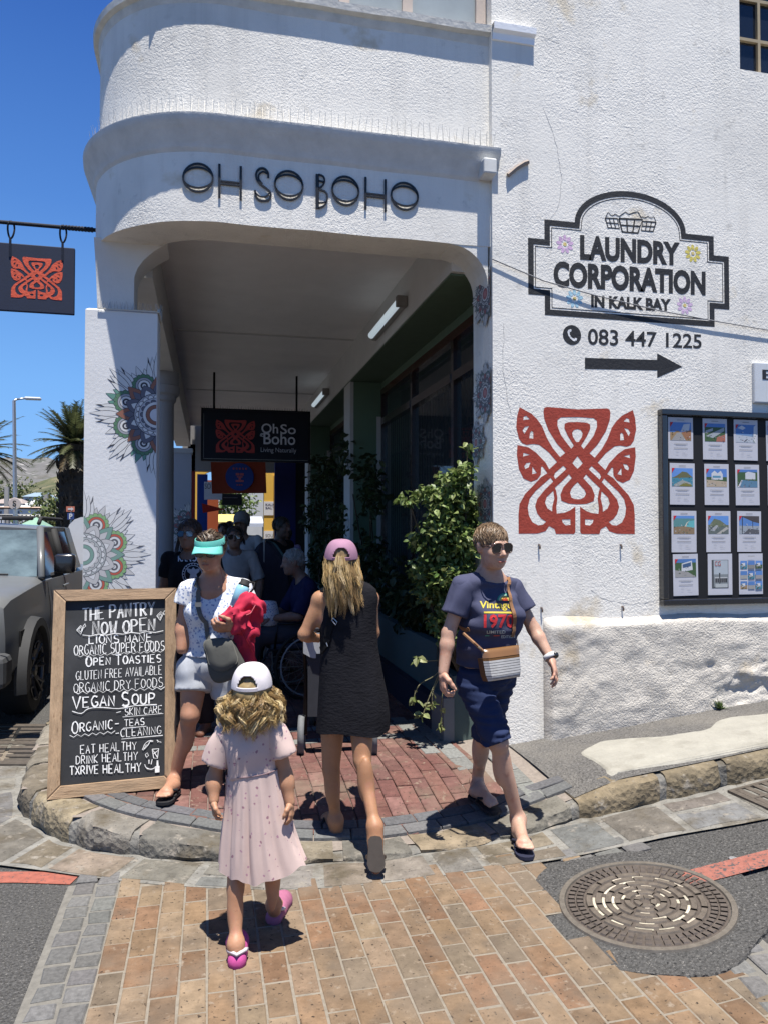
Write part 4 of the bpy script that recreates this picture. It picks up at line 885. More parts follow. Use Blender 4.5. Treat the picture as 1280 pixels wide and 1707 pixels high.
  def photo(u0,v0,u1,v1,items):
   rect(u0,v0,u1,v1,jit(SKY,.2))
   for it in items:
    if it[0]=='h':rect(u0,v0,u1,v0+(v1-v0)*it[1],it[2])
    else:k[0]+=1;mb.poly([fn(.0006+.00004*k[0])(u0+(u1-u0)*q[0],v0+(v1-v0)*q[1])for q in it[0]],it[1])
   rs=random.Random(n_)
   for _ in range(26):
    u,v=rs.uniform(u0,u1-.05),rs.uniform(v0,v0+(v1-v0)*.55);s=rs.uniform(.012,.04);rect(u,v,u+s,v+s*.5,jit(rs.choice([GRN,WALL,ROOF,RD,(.05,.05,.06)]),.3))
  if pic=='mag':
   rect(.16,.16,.84,.85,(.07,.075,.08));rect(.24,.5,.82,.84,(.38,.42,.45));rect(.24,.20,.82,.5,(.2,.22,.23));rect(.28,.3,.78,.40,(.03,.03,.035));rect(.28,.41,.8,.43,(.5,.5,.5))
   for q in range(6):rect(.29+q*.08,.30,.30+q*.08,.42,(.5,.5,.5))
   rect(.46,.24,.50,.5,(.02,.02,.02));rect(.455,.5,.505,.535,(.02,.02,.02));rect(.3,.18,.8,.27,(.4,.42,.42))
   mb2=MB();put(mb2,text2d('CG',.0),quadmap(*[fn(.0025)(*q)for q in((.28,.82),(.52,.82),(.52,.70),(.28,.70))]),(0,0,0),(.35,.06,.05));mb2 .build('print_letters',M['print'],t2)
  elif pic=='nine':
   for i in range(3):
    for j in range(3):mb.build('photo_print',M['print'],t2)if mb.v else 0;mb=MB();photo(.06+i*.31,.13+j*.25,.34+i*.31,.32+j*.25,[('h',.5,[DRY,GRN,SEA][(i+j)%3]),([(.2,.3),(.2,.7),(.7,.75),(.7,.3)],WALL)])if(i+j)%2==0 else(rect(.06+i*.31,.13+j*.25,.34+i*.31,.32+j*.25,jit(SKY,.2)),rect(.06+i*.31,.13+j*.25,.34+i*.31,.22+j*.25,jit(RD,.3)))
  else:
   photo(.08,.44,.92,.88,pic);k[0]+=1;mb.poly([fn(.0006+.00004*k[0])(*q)for q in((.08,.76),(.20,.88),(.08,.88))],(.5,.02,.03))
  for(v,u0,u1)in((.93,.36,.64),(.36,.22,.78),(.34,.3,.7),(.25,.22,.78),(.18,.3,.42),(.15,.55,.68),(.11,.3,.40),(.10,.56,.76)):
   if pic!='mag' and(pic!='nine' or v>.9):rect(u0,v,u1,v+(.012 if v>.3 or v==.25 else .006),(.2,.2,.22)if v in(.25,.93)else(.36,.36,.38))
  mb.build('photo_print',M['print'],t2)
noticeboard()
# ---- bird spikes along the cornice and on the pillar head
def spikes(name,label,pts,h,fan,n_out):
 mb=MB();root=thing(name,label,'bird spikes',pts[0][0])
 for p,nrm in pts:
  p=Vector(p);nrm=Vector(nrm)
  for s in(-1,1):
   tip=p+Vector((0,0,h*random.uniform(.85,1.1)))+nrm*fan*s+Vector((random.uniform(-.015,.015),0,0));mb.tube([p,tip],[.0016,.001],4,(.42,.40,.36),False)
 mb.build('spikes',M['metal'],root)
 mb=MB();P=[q[0]for q in pts];mb.tube([Vector(p)+Vector((0,0,.004))for p in P],.006,4,(.5,.48,.42));mb.build('base_strip',M['matte'],root)
o1=resample(outline(.045,CX,9),.045);S=[]
for i,p in enumerate(o1):
 t=(o1[min(i+1,len(o1)-1)]-o1[max(i-1,0)]).normalized();S.append(((p.x,p.y,4.31),(t.y*-1*-1,-t.x*-1*-1,0)))
spikes('bird_spikes','row of thin wire bird spikes along the top of the rounded cornice',S,.11,.02,2)
spikes('bird_spikes','dark bird spikes round the top of the corner pillar',[((x,YP-.01+.0*x,3.175),(0,-1,0))for x in np.arange(xa+.08,xb,.022)]+[((xb+.005,y,3.175),(1,0,0))for y in np.arange(YP,YP+.28,.03)],.06,.015,2)
# ---- hanging signs
def hanging_square():
 Y=5.75;a,b=onY(-2,404.5,Y),onY(126,404.5,Y);z1,z0=a.z,onY(66,522,Y).z;x0,x1=a.x,b.x
 bar=onY(153,383,Y);mb=MB();mb.tube([(XL+.03,Y,bar.z),(x0-.55,Y,bar.z-.0)],.014,10,(.012,.014,.02))
 for k in range(10):u=XL-.03-.022*k;mb.tube([(u,Y,bar.z),(u-.018,Y,bar.z)],[.020,.017],6,(.012,.014,.02))
 for k in range(8):u=x0-.02-.02*k;mb.tube([(u,Y,bar.z),(u-.016,Y,bar.z)],[.020,.017],6,(.012,.014,.02))
 tag(mb.build('sign_bracket',M['iron']),'black twisted iron bar carrying the navy square sign','bracket')
 t=thing('hanging_sign','square navy sign with orange butterfly emblem hanging from an iron bar','sign',((x0+x1)/2,Y,z0))
 mb=MB();mb.bbox((x0,Y-.015,z0),(x1,Y+.015,z1),.006,(.011,.019,.045));mb.build('board',M['matte'],t)
 u=lambda k:x0+(x1-x0)*k;v=lambda k:z0+(z1-z0)*k
 emblem(t,quadmap((u(.17),Y-.0165,v(.81)),(u(.84),Y-.0165,v(.81)),(u(.84),Y-.0165,v(.20)),(u(.17),Y-.0165,v(.20))),c=(.60,.085,.04))
 for k in(.16,.84):
  mb=MB();mb.tube([(u(k)+.022*math.cos(q),Y+.01*math.sin(q*2),bar.z-.05+.062*math.sin(q))for q in np.linspace(0,2*PI,17)],.007,6,(.012,.014,.02));mb.box((u(k)-.008,Y-.02,z1-.10),(u(k)+.008,Y-.0155,z1+.03),(.012,.016,.03));mb.build('hook',M['iron'],t)
hanging_square()
def hanging_long():
 Y=11.2;a=onY(336,678,Y);b=onY(517,672,Y);z1,z0=onY(430,684,Y).z,onY(430,770,Y).z;x0,x1=a.x,b.x;nv=(.006,.008,.016)
 t=thing('hanging_sign','wide dark navy sign with red emblem and white lettering hung under the arcade ceiling','sign',((x0+x1)/2,Y,z0))
 mb=MB();mb.bbox((x0,Y-.05,z0),(x1,Y+.05,z1),.008,nv);mb.build('case',M['matte'],t)
 mb=MB();
 for p0,p1 in(((x0,z0),(x1,z0+.02)),((x0,z1-.02),(x1,z1)),((x0,z0+.02),(x0+.03,z1-.02)),((x1-.03,z0+.02),(x1,z1-.02))):mb.box((p0[0],Y-.062,p0[1]),(p1[0],Y-.051,p1[1]),(.012,.012,.014))
 mb.box((x0+.036,Y-.0535,z0+.026),(x1-.036,Y-.051,z0+.031),(.3,.28,.25));mb.box((x0+.036,Y-.0535,z0+.04),(x0+.041,Y-.051,z1-.08),(.25,.25,.25));mb.build('frame',M['metal'],t)
 u=lambda k:x0+(x1-x0)*k;v=lambda k:z0+(z1-z0)*k;Q=lambda a_,b_,c_,d_:quadmap((u(a_),Y-.056,v(d_)),(u(c_),Y-.056,v(d_)),(u(c_),Y-.056,v(b_)),(u(a_),Y-.056,v(b_)))
 emblem(t,Q(.13,.16,.485,.79),c=(.42,.05,.045))
 for s,q in(('Oh',(.545,.55,.70,.74)),('So',(.72,.545,.865,.735)),('Boho',(.565,.335,.86,.565)),('Living Naturally',(.54,.16,.87,.275))):
  mb=MB();put(mb,text2d(s,.012 if len(s)<6 else 0),Q(*q),(0,0,0),(.62,.62,.66)if len(s)<6 else(.5,.5,.54))
  if s=='Boho':
   c0=Vector((u(.555),v(.51)));ribbon(mb,[c0+Vector((math.cos(q_),math.sin(q_)))*(.008+.022*q_/9)for q_ in np.linspace(0,10,30)],.010,lambda a_,b_:Vector((a_,Y-.0575,b_)),(.62,.62,.66))
  mb.build('lettering',M['print'],t)
 mb=MB();
 for k in range(64):x=x0+(x1-x0)*k/63;mb.tube([(x,Y,z1),(x+random.uniform(-.008,.008),Y+random.uniform(-.02,.02),z1+random.uniform(.035,.06))],[.004,.001],4,(.01,.01,.012),False)
 mb.build('bird_spikes',M['matte'],t)
 for x in(u(.115),u(.875)):mb=MB();mb.tube([(x,Y,z1),(x,Y,ZC)],.016,8,(.01,.01,.012));mb.build('hanging_rod',M['metal'],t)
hanging_long()
# ---- chalkboard
def stroke_font():
 A={}
 arc=lambda cx,cy,rx,ry,a,b,n=9:[(cx+rx*math.cos(R(t)),cy+ry*math.sin(R(t)))for t in np.linspace(a,b,n)]
 A['A']=[[(0,0),(.5,1),(1,0)],[(.2,.38),(.8,.38)]];A['B']=[[(0,0),(0,1)],[(0,1)]+arc(.45,.76,.4,.24,90,-90)+[(0,.52)],[(.4,.52)]+arc(.5,.26,.45,.26,90,-90)+[(0,0)]]
 A['C']=[arc(.55,.5,.55,.5,50,310,13)];A['D']=[[(0,0),(0,1)],[(0,1)]+arc(.3,.5,.65,.5,90,-90,11)+[(0,0)]]
 A['E']=[[(.9,1),(0,1),(0,0),(.9,0)],[(0,.5),(.7,.5)]];A['F']=[[(.9,1),(0,1),(0,0)],[(0,.5),(.7,.5)]];A['G']=[arc(.55,.5,.55,.5,50,320,13)+[(.97,.42),(.6,.42)]]
 A['H']=[[(0,0),(0,1)],[(.9,0),(.9,1)],[(0,.5),(.9,.5)]];A['I']=[[(.45,0),(.45,1)]];A['K']=[[(0,0),(0,1)],[(.9,1),(0,.45),(.9,0)]];A['L']=[[(0,1),(0,0),(.85,0)]]
 A['M']=[[(0,0),(.1,1),(.5,.3),(.9,1),(1,0)]];A['N']=[[(0,0),(0,1),(.9,0),(.9,1)]];A['O']=[arc(.5,.5,.5,.5,90,450,17)];A['P']=[[(0,0),(0,1)],[(0,1)]+arc(.4,.74,.45,.26,90,-90)+[(0,.48)]]
 A['R']=A['P']+[[(.35,.48),(.95,0)]];A['S']=[arc(.5,.75,.42,.25,40,270,9)+arc(.5,.25,.45,.25,90,-150,9)];A['T']=[[(0,1),(1,1)],[(.5,1),(.5,0)]];A['U']=[[(0,1),(0,.35)]+arc(.45,.35,.45,.35,180,360,9)+[(.9,1)]]
 A['V']=[[(0,1),(.5,0),(1,1)]];A['W']=[[(0,1),(.25,0),(.5,.7),(.75,0),(1,1)]];A['X']=[[(0,0),(1,1)],[(0,1),(1,0)]];A['Y']=[[(0,1),(.5,.5),(1,1)],[(.5,.5),(.5,0)]];A['-']=[[(.1,.5),(.9,.5)]];A["'"]=[]
 A['J']=[[(.8,1),(.8,.25)]+arc(.45,.25,.35,.25,0,-170)];A['Q']=A['O'];A['Z']=[[(0,1),(.9,1),(0,0),(.9,0)]];return A
SF=stroke_font()
def chalkboard():
 BL,BR=onZ(79,1333,.165),onZ(294,1311,.16);TL=atD(101,984,4.42)
 ux=(BR-BL).normalized();W_=(BR-BL).length;uz=(TL-BL);uz=uz-ux*uz.dot(ux);H_=uz.length;uz.normalize();nr=ux.cross(uz)
 root=thing('chalkboard_sign','tall chalkboard in a rough timber frame standing on the kerb','chalkboard',BL.lerp(BR,.5))
 P=lambda off:(lambda u,v:BL+ux*u+uz*v+nr*off)
 f=.066;c=(.30,.205,.125)
 def plank(name,pts,lab):
  mb=MB();n=len(pts);A=[P(.02)(*p)for p in pts];B=[P(-.02)(*p)for p in pts];cen=sum((Vector(p)for p in pts),Vector((0,0)))/n
  C_=[P(.024)(*(Vector(p).lerp(cen,.02)))for p in pts]
  mb.add(B+A+C_,[tuple(reversed(range(n))),tuple(range(2*n,3*n))]+[(i,(i+1)%n,(i+1)%n+n,i+n)for i in range(n)]+[(i+n,(i+1)%n+n,(i+1)%n+2*n,i+2*n)for i in range(n)],jit(c,.12));o=mb.build(name,WV if lab else WH,root)
 WV=M['wood'];WH=mat('weathered_wood_rail',None,.8,.3,3,.5,12,stretch=(1.1,12,12),bdist=.006,spots=[(5,.6,.72,(.16,.09,.045))])
 plank('stile',[(0,0),(f,f),(f,H_-f),(0,H_)],1);plank('stile',[(W_,0),(W_,H_),(W_-f,H_-f),(W_-f,f)],1);plank('rail',[(0,H_),(f,H_-f),(W_-f,H_-f),(W_,H_)],0);plank('rail',[(0,0),(W_,0),(W_-f,f),(f,f)],0)
 mb=MB();mb.box((0,0,0),(1,1,1));mb.v=[tuple(P(-.012+.012*w_)(f-.01+(W_-2*f+.02)*u,f-.01+(H_-2*f+.02)*v))for u,v,w_ in mb.v];mb.build('slate',M['chalkboard'],root)
 for u in(.04,W_-.04):
  mb=MB();a=BL+ux*u+uz*(H_-.06)-nr*.03;g=BL+ux*u-nr.xy.to_3d().normalized()*.62;g.z=.16;mb.tube([a,g],.02,6,(.3,.2,.11));mb.build('leg',M['wood'],root)
 sx=(W_-2*f);sy=(H_-2*f)
 TLi,TRi,BRi,BLi=Vector((180,130)),Vector((975,108)),Vector((970,1590)),Vector((95,1660))
 def uv(x,y):
  d=ray(90+x/5.171,980+y/5.171);t=(BL-EYE).dot(nr)/d.dot(nr);p=EYE+d*t-BL;return Vector((p.dot(ux),p.dot(uz)))
 mb=MB();kk=[0];rs=random.Random(8)
 def stroke(pts,wd):kk[0]+=1;ribbon(mb,[uv(*p)for p in pts],[wd*rs.uniform(.5,1.0)for _ in pts],lambda u,v:P(.0005+.00002*kk[0])(u,v))
 def write(s,x0,y0,x1,y1,h,wd,big=False,dbl=False):
  """baseline from (x0,y0) to (x1,y1), capitals h pixels high"""
  adv=[(.55 if ch==' ' else .42 if ch=='I' else 1.0)*(1.25 if big and i and s[i-1]==' ' or(big and i==0)else 1)for i,ch in enumerate(s)];tot=sum(adv);pos=0;L_=math.hypot(x1-x0,y1-y0);d=Vector((x1-x0,y1-y0))/L_;unit=L_/tot
  for i,(ch,a)in enumerate(zip(s,adv)):
   first=big and(i==0 or s[i-1]==' ');hh=h*(1.28 if first else 1)*rs.uniform(.94,1.06);cw=unit*a*.74;o=Vector((x0,y0))+d*unit*pos+Vector((0,rs.uniform(-.03,.03)*h+(.1*h if first else 0)))
   for st in SF.get(ch,[]):
    pts=[o+d*(p[0]*cw if ch!='I' else .2*cw)+Vector((0,-p[1]*hh))+Vector((rs.uniform(-1,1),rs.uniform(-1,1)))*h*.02 for p in st]
    stroke(pts,wd*(1.25 if first else 1))
    if dbl:stroke([p+Vector((rs.uniform(8,11),-2))for p in pts],wd*.6)
   pos+=a
 write('THE PANTRY',250,285,880,228,112,.0072,dbl=True);write('NOW OPEN',335,405,890,366,105,.0075,dbl=True)
 write('LIONS MANE',305,482,865,458,66,.0085);write('ORGANIC SUPER FOODS',178,580,968,538,82,.0066);write('OPEN TOASTIES',280,672,940,640,66,.0088,True)
 write('GLUTEN FREE AVAILABLE',195,797,945,742,76,.005);write('ORGANIC DRY FOODS',175,902,955,850,76,.005);write('VEGAN SOUP',165,1035,895,995,88,.0105,True)
 write('SKIN CARE',615,1100,945,1075,62,.0055);write('ORGANIC-',160,1250,580,1205,76,.0075,True);write('TEAS',610,1192,795,1180,58,.006);write('-CLEANING',530,1290,940,1255,66,.0055)
 write('EAT HEALTHY',232,1430,725,1392,72,.0058);write('DRINK HEALTHY',195,1520,735,1480,70,.0058);write('TXRIVE HEALTHY',140,1612,765,1580,74,.0075)
 zig=lambda x0,y0,x1,y1,n,a:[(x0+(x1-x0)*i/n,y0+(y1-y0)*i/n+(a if i%2 else-a))for i in range(n+1)]
 for q,wd in((zig(178,905,960,862,22,11),.0045),(zig(140,1280,530,1240,12,10),.004),(zig(205,588,950,545,26,8),.003),(zig(250,412,945,375,10,6),.0055),([(160,1062),(240,1082),(300,1040),(420,1030),(560,1040),(700,1015),(890,1005)],.006),([(595,1112),(945,1082)],.005),([(600,1210),(800,1192)],.005),([(585,1302),(940,1270)],.005),([(540,1075),(580,1065)],.005),([(200,365),(235,325),(255,345),(235,400),(200,365)],.006),([(215,362),(235,340),(245,352),(233,382),(215,362)],.005),([(255,330),(272,310),(278,328),(262,345),(255,330)],.005),([(890,240),(925,205),(945,225),(918,280),(890,240)],.006),([(905,240),(925,222),(932,232),(918,262),(905,240)],.005),([(945,215),(960,195),(968,212),(952,232),(945,215)],.005),([(765,1395),(790,1340),(830,1315),(815,1350),(780,1390)],.005),([(770,1400),(800,1350)],.004),([(830,1318),(858,1320)],.010),([(890,1310),(905,1325),(895,1330)],.006),([(912,1325),(928,1330)],.006),([(850,1390),(905,1385),(895,1470),(862,1465),(850,1390)],.006),([(858,1400),(895,1460)],.006),([(862,1430),(900,1400)],.006),([(790,1435),(808,1420),(818,1445),(800,1460),(790,1435)],.005),([(822,1480),(822,1515)],.006),([(850,1475),(840,1520)],.006),([(785,1520),(800,1550),(840,1562),(875,1548)],.007),([(895,1485),(895,1540)],.014),([(893,1535),(893,1590)],.026)):stroke(catmull([Vector(p)for p in q],3,False)if len(q)<8 and len(q)>3 and q[0]!=q[-1]else q,wd)
 mb.build('chalk_writing',M['chalk'],root)
chalkboard()
def weed():
 p=onZ(1163,1186,.30);p.y=FY-.10;p.z=pave_z(p.x,p.y);mb=MB()
 for k in range(46):
  a=random.uniform(0,2*PI);l=random.uniform(.06,.13);t=random.uniform(.25,1.1);q=[p+Vector((math.cos(a)*l*s*math.sin(t),math.sin(a)*l*s*math.sin(t)*.6,l*s*math.cos(t)-.05*s*s*l*4))for s in(0,.5,1)]
  n=Vector((-math.sin(a),math.cos(a),0))*.006;mb.add([q[0]-n*.5,q[0]+n*.5,q[1]+n,q[1]-n,q[2]],[(0,1,2,3),(3,2,4)],jit((.09,.13,.045),.35))
 tag(mb.build('weed',M['leaf']),'small green weed sprouting where the wall meets the footway','plant')
weed()
# ================================================================ PEOPLE: smooth-blended bodies turned into one mesh each
def npv(p):return np.array((p[0],p[1],p[2]),float)
class Body:
 """signed distance field made of tapered capsules and ellipsoids that flow into one another"""
 def __init__(s):s.p=[]
 def cone(s,a,b,ra,rb,k=.02):s.p.append(('c',npv(a),npv(b),ra,rb,k));return s
 def chain(s,pts,rad,k=.02):
  for a,b,ra,rb in zip(pts,pts[1:],rad,rad[1:]):s.cone(a,b,ra,rb,k)
  return s
 def ell(s,c,r,B=None,k=.02):s.p.append(('e',npv(c),np.array(r,float),np.array(B,float)if B is not None else np.eye(3),k));return s
 def field(s,lo,h,n,grow=0):
  ax=[lo[i]+h*np.arange(n[i])for i in range(3)];D=np.full(n,9.,np.float32)
  for q in s.p:
   if q[0]=='c':
    _,a,b,ra,rb,k=q;m=max(ra,rb)+k*1.5+grow+3*h;l,u=np.minimum(a,b)-m,np.maximum(a,b)+m
   else:
    _,c,r,B,k=q;m=r.max()+k*1.5+grow+3*h;l,u=c-m,c+m
   sl=[slice(max(0,int((l[i]-lo[i])/h)),min(n[i],int((u[i]-lo[i])/h)+2))for i in range(3)]
   if any(x.stop<=x.start for x in sl):continue
   X,Y,Z=np.meshgrid(*[ax[i][sl[i]]for i in range(3)],indexing='ij',sparse=True)
   if q[0]=='c':
    ab=b-a;L2=max(1e-9,ab@ab);t=np.clip(((X-a[0])*ab[0]+(Y-a[1])*ab[1]+(Z-a[2])*ab[2])/L2,0,1)
    d=np.sqrt((X-a[0]-ab[0]*t)**2+(Y-a[1]-ab[1]*t)**2+(Z-a[2]-ab[2]*t)**2)-(ra+(rb-ra)*t)
   else:
    x,y,z=X-c[0],Y-c[1],Z-c[2];g=[(B[0,i]*x+B[1,i]*y+B[2,i]*z)/r[i]for i in range(3)];g2=[(B[0,i]*x+B[1,i]*y+B[2,i]*z)/r[i]**2 for i in range(3)]
    k0=np.sqrt(g[0]**2+g[1]**2+g[2]**2);k1=np.sqrt(g2[0]**2+g2[1]**2+g2[2]**2)+1e-9;d=k0*(k0-1)/k1
   d=d-grow;E=D[tuple(sl)];w_=np.clip(.5+.5*(E-d)/k,0,1);D[tuple(sl)]=E*(1-w_)+d*w_-k*w_*(1-w_)
  return D,ax
 def bounds(s):
  lo=np.full(3,9e9);hi=-lo
  for q in s.p:
   if q[0]=='c':
    for e_,r in((q[1],q[3]),(q[2],q[4])):lo=np.minimum(lo,e_-r);hi=np.maximum(hi,e_+r)
   else:lo=np.minimum(lo,q[1]-q[2].max());hi=np.maximum(hi,q[1]+q[2].max())
  return lo,hi
 def mesh(s,h=.01,grow=0,mod=None,clip=None):
  lo,hi=s.bounds();lo,hi=lo-grow-4*h,hi+grow+4*h
  if clip:lo,hi=np.maximum(lo,clip[0]),np.minimum(hi,clip[1])
  n=np.ceil((hi-lo)/h).astype(int)+1;D,ax=s.field(lo,h,tuple(n),grow)
  if mod:D=mod(D,*np.meshgrid(*ax,indexing='ij',sparse=True))
  return surfnet(D,lo,h)
def surfnet(D,lo,h):
 S=D<0;nx,ny,nz=D.shape
 cs=[S[i:nx-1+i,j:ny-1+j,k:nz-1+k]for i in(0,1)for j in(0,1)for k in(0,1)]
 cnt=sum(c.astype(np.int8)for c in cs);I=np.argwhere((cnt>0)&(cnt<8));acc=np.zeros((len(I),3));num=np.zeros(len(I))
 C8=[(i,j,k)for i in(0,1)for j in(0,1)for k in(0,1)]
 for a in range(8):
  for b in range(a+1,8):
   if sum(abs(C8[a][q]-C8[b][q])for q in range(3))!=1:continue
   A=I+C8[a];B=I+C8[b];da=D[A[:,0],A[:,1],A[:,2]];db=D[B[:,0],B[:,1],B[:,2]];m=(da<0)!=(db<0)
   t=np.where(m,da/np.where(m,da-db,1),0)[:,None];acc+=np.where(m[:,None],A+(B-A)*t,0);num+=m
 V=lo+h*acc/num[:,None];idx=np.full((nx-1,ny-1,nz-1),-1,int);idx[I[:,0],I[:,1],I[:,2]]=np.arange(len(I));F=[]
 for ax_ in range(3):
  o=[0,0,0];o[ax_]=1;A=S[:nx-o[0],:ny-o[1],:nz-o[2]];B=S[o[0]:,o[1]:,o[2]:];E=np.argwhere(A!=B);u,v=(ax_+1)%3,(ax_+2)%3
  E=E[(E[:,u]>0)&(E[:,v]>0)&(E[:,u]<D.shape[u]-1)&(E[:,v]<D.shape[v]-1)]
  if not len(E):continue
  eu=np.zeros(3,int);eu[u]=1;ev=np.zeros(3,int);ev[v]=1;g=lambda Q:idx[Q[:,0],Q[:,1],Q[:,2]]
  q=np.stack([g(E-eu-ev),g(E-ev),g(E),g(E-eu)],1);fl=~S[E[:,0],E[:,1],E[:,2]];q[fl]=q[fl][:,::-1];F.append(q[(q>=0).all(1)])
 return V,(np.concatenate(F)if F else np.zeros((0,4),int))
def npmesh(name,parts,m,parent=None,smooth=True):
 """parts: list of (V, F, colour or per-vertex colours) -> one mesh object"""
 V=np.concatenate([p[0]for p in parts]);off=0;fs=[];vc=[]
 for p in parts:
  fs.append(p[1]+off);off+=len(p[0]);c=np.asarray(p[2],float);vc.append(np.broadcast_to(c,(len(p[0]),3))if c.ndim==1 else c)
 F=np.concatenate(fs);vc=np.concatenate(vc);me=bpy.data.meshes.new(name);me.vertices.add(len(V));me.vertices.foreach_set('co',V.astype(np.float32).ravel())
 k=F.shape[1];me.loops.add(F.size);me.loops.foreach_set('vertex_index',F.ravel().astype(np.int32));me.polygons.add(len(F));me.polygons.foreach_set('loop_start',np.arange(0,F.size,k,dtype=np.int32))
 at=me.color_attributes.new('Col','FLOAT_COLOR','POINT');at.data.foreach_set('color',np.concatenate([vc,np.ones((len(V),1))],1).astype(np.float32).ravel())
 if smooth:me.polygons.foreach_set('use_smooth',np.ones(len(F),bool))
 me.update(calc_edges=True);me.validate();me.materials.append(m);o=bpy.data.objects.new(name,me);COL.objects.link(o)
 if parent:o.parent=parent;o.location=-wloc(parent)
 return o
def bvh(V,F):return BVHTree.FromPolygons([tuple(v)for v in V],[tuple(f)for f in F])
def basis(fwd,up):
 f=Vector(fwd).normalized();u=Vector(up);u=(u-f*u.dot(f)).normalized();r=f.cross(u);return r,f,u
SKIN=(.42,.225,.145)
def head(b,c,r,f,u,s=1.0,ears=True):
 """head about 0.235 m high centred at c"""
 c=Vector(c);B=np.array([list(r),list(f),list(u)]).T;P=lambda x,y,z:c+(r*x+f*y+u*z)*s
 e=lambda x,y,z,a,d,g,k=.02:b.ell(P(x,y,z),(a*s,d*s,g*s),B,k*s)
 e(0,-.012,.032,.076,.094,.086);e(0,.026,-.025,.066,.070,.088,.03);e(0,.040,-.080,.050,.044,.034,.035);e(0,.074,-.098,.018,.016,.015,.02)
 e(.038,.066,-.03,.024,.02,.022,.02);e(-.038,.066,-.03,.024,.02,.022,.02);e(0,.088,.026,.048,.010,.012,.02)
 b.cone(P(0,.094,.006),P(0,.116,-.030),.008*s,.0125*s,.012*s);e(.012,.101,-.036,.009,.010,.007,.008);e(-.012,.101,-.036,.009,.010,.007,.008)
 e(0,.093,-.062,.024,.009,.0055,.006);e(0,.090,-.074,.020,.009,.0065,.006)
 if ears:
  for q in(-1,1):e(q*.077,-.006,-.005,.010,.018,.031,.01);e(q*.083,-.012,.012,.006,.016,.018,.01)
 return P
def hand(b,wrist,d,n,s=1.0,curl=.35,spread=.12,side=1,thumb_in=.4):
 """palm from the wrist along d, palm facing n, side=+1 puts the thumb on d x n"""
 w_=Vector(wrist);d=Vector(d).normalized();n=Vector(n);n=(n-d*n.dot(d)).normalized();t=d.cross(n)*side
 B=np.array([list(t),list(d),list(n)]).T;b.cone(w_-d*.03*s,w_+d*.02*s,.024*s,.024*s,.015);b.ell(w_+d*.052*s,(.040*s,.052*s,.016*s),B,.015)
 for i,(x,l,r)in enumerate(((.030,.070,.0088),(.010,.080,.0092),(-.010,.074,.0088),(-.029,.058,.0078))):
  p=w_+d*(.088-.006*abs(i-1.2))*s+t*x*s;a=curl*.5+.05*i;q=[p-d*.012*s,p]
  for k,ll in enumerate((.45,.32,.23)):
   dd=(d*math.cos(a)+n*math.sin(a)+t*spread*(1.3-i)*.35).normalized();p=p+dd*l*ll*s;q.append(p);a+=curl*(1.1-.15*k)
  b.chain(q,[r*s,r*s,r*.95*s,r*.88*s,r*.72*s],.006)
 p0=w_+d*.022*s+t*.030*s;p1=p0+(d*.75+t*.8+n*.25).normalized()*.038*s;p2=p1+(d*1+t*(.35-thumb_in*.5)+n*.5*thumb_in*2).normalized()*.032*s;p3=p2+(d*1+n*thumb_in*1.2-t*.1).normalized()*.026*s
 b.chain([p0-t*.01,p0,p1,p2,p3],[.014*s,.015*s,.0125*s,.0105*s,.0085*s],.01)
def foot(b,ankle,heel,ball,s=1.0,toes=True,lift=0):
 a,h,q=Vector(ankle),Vector(heel),Vector(ball);d=(q-h).normalized();t=d.cross(Vector((0,0,1))).normalized()
 b.cone(a,h,.036*s,.030*s,.03);b.cone(a,q-d*.02*s+Vector((0,0,.012*s)),.034*s,.024*s,.03);b.cone(h,q,.028*s,.026*s,.03);b.cone(q-t*.022*s,q+t*.026*s,.020*s,.020*s,.02)
 if toes:
  for i,(x,l,r)in enumerate(((-.034,.045,.0125),(-.014,.046,.010),(.002,.043,.0095),(.017,.037,.009),(.031,.029,.0085))):
   p=q+t*x*s;b.cone(p,p+d*l*s-Vector((0,0,.006*s)),r*s,r*.9*s,.006)
def foot2(b,ankle,heel,ball,side=1,s=1.0):
 """side=+1: big toe on the left of the walking direction"""
 a,h,q=Vector(ankle),Vector(heel),Vector(ball);d=(q-h).normalized();t=d.cross(Vector((0,0,1))).normalized()*side
 b.cone(a,h,.036*s,.030*s,.03);b.cone(a,q-d*.02*s+Vector((0,0,.012*s)),.034*s,.022*s,.03);b.cone(h,q,.028*s,.025*s,.03);b.cone(q-t*.022*s,q+t*.026*s,.018*s,.018*s,.02)
 for x,l,r in((-.032,.046,.0125),(-.013,.047,.0095),(.003,.043,.009),(.018,.037,.0085),(.032,.029,.008)):
  p=q+t*x*s;b.cone(p,p+d*l*s-Vector((0,0,.004*s)),r*s,r*.9*s,.005)
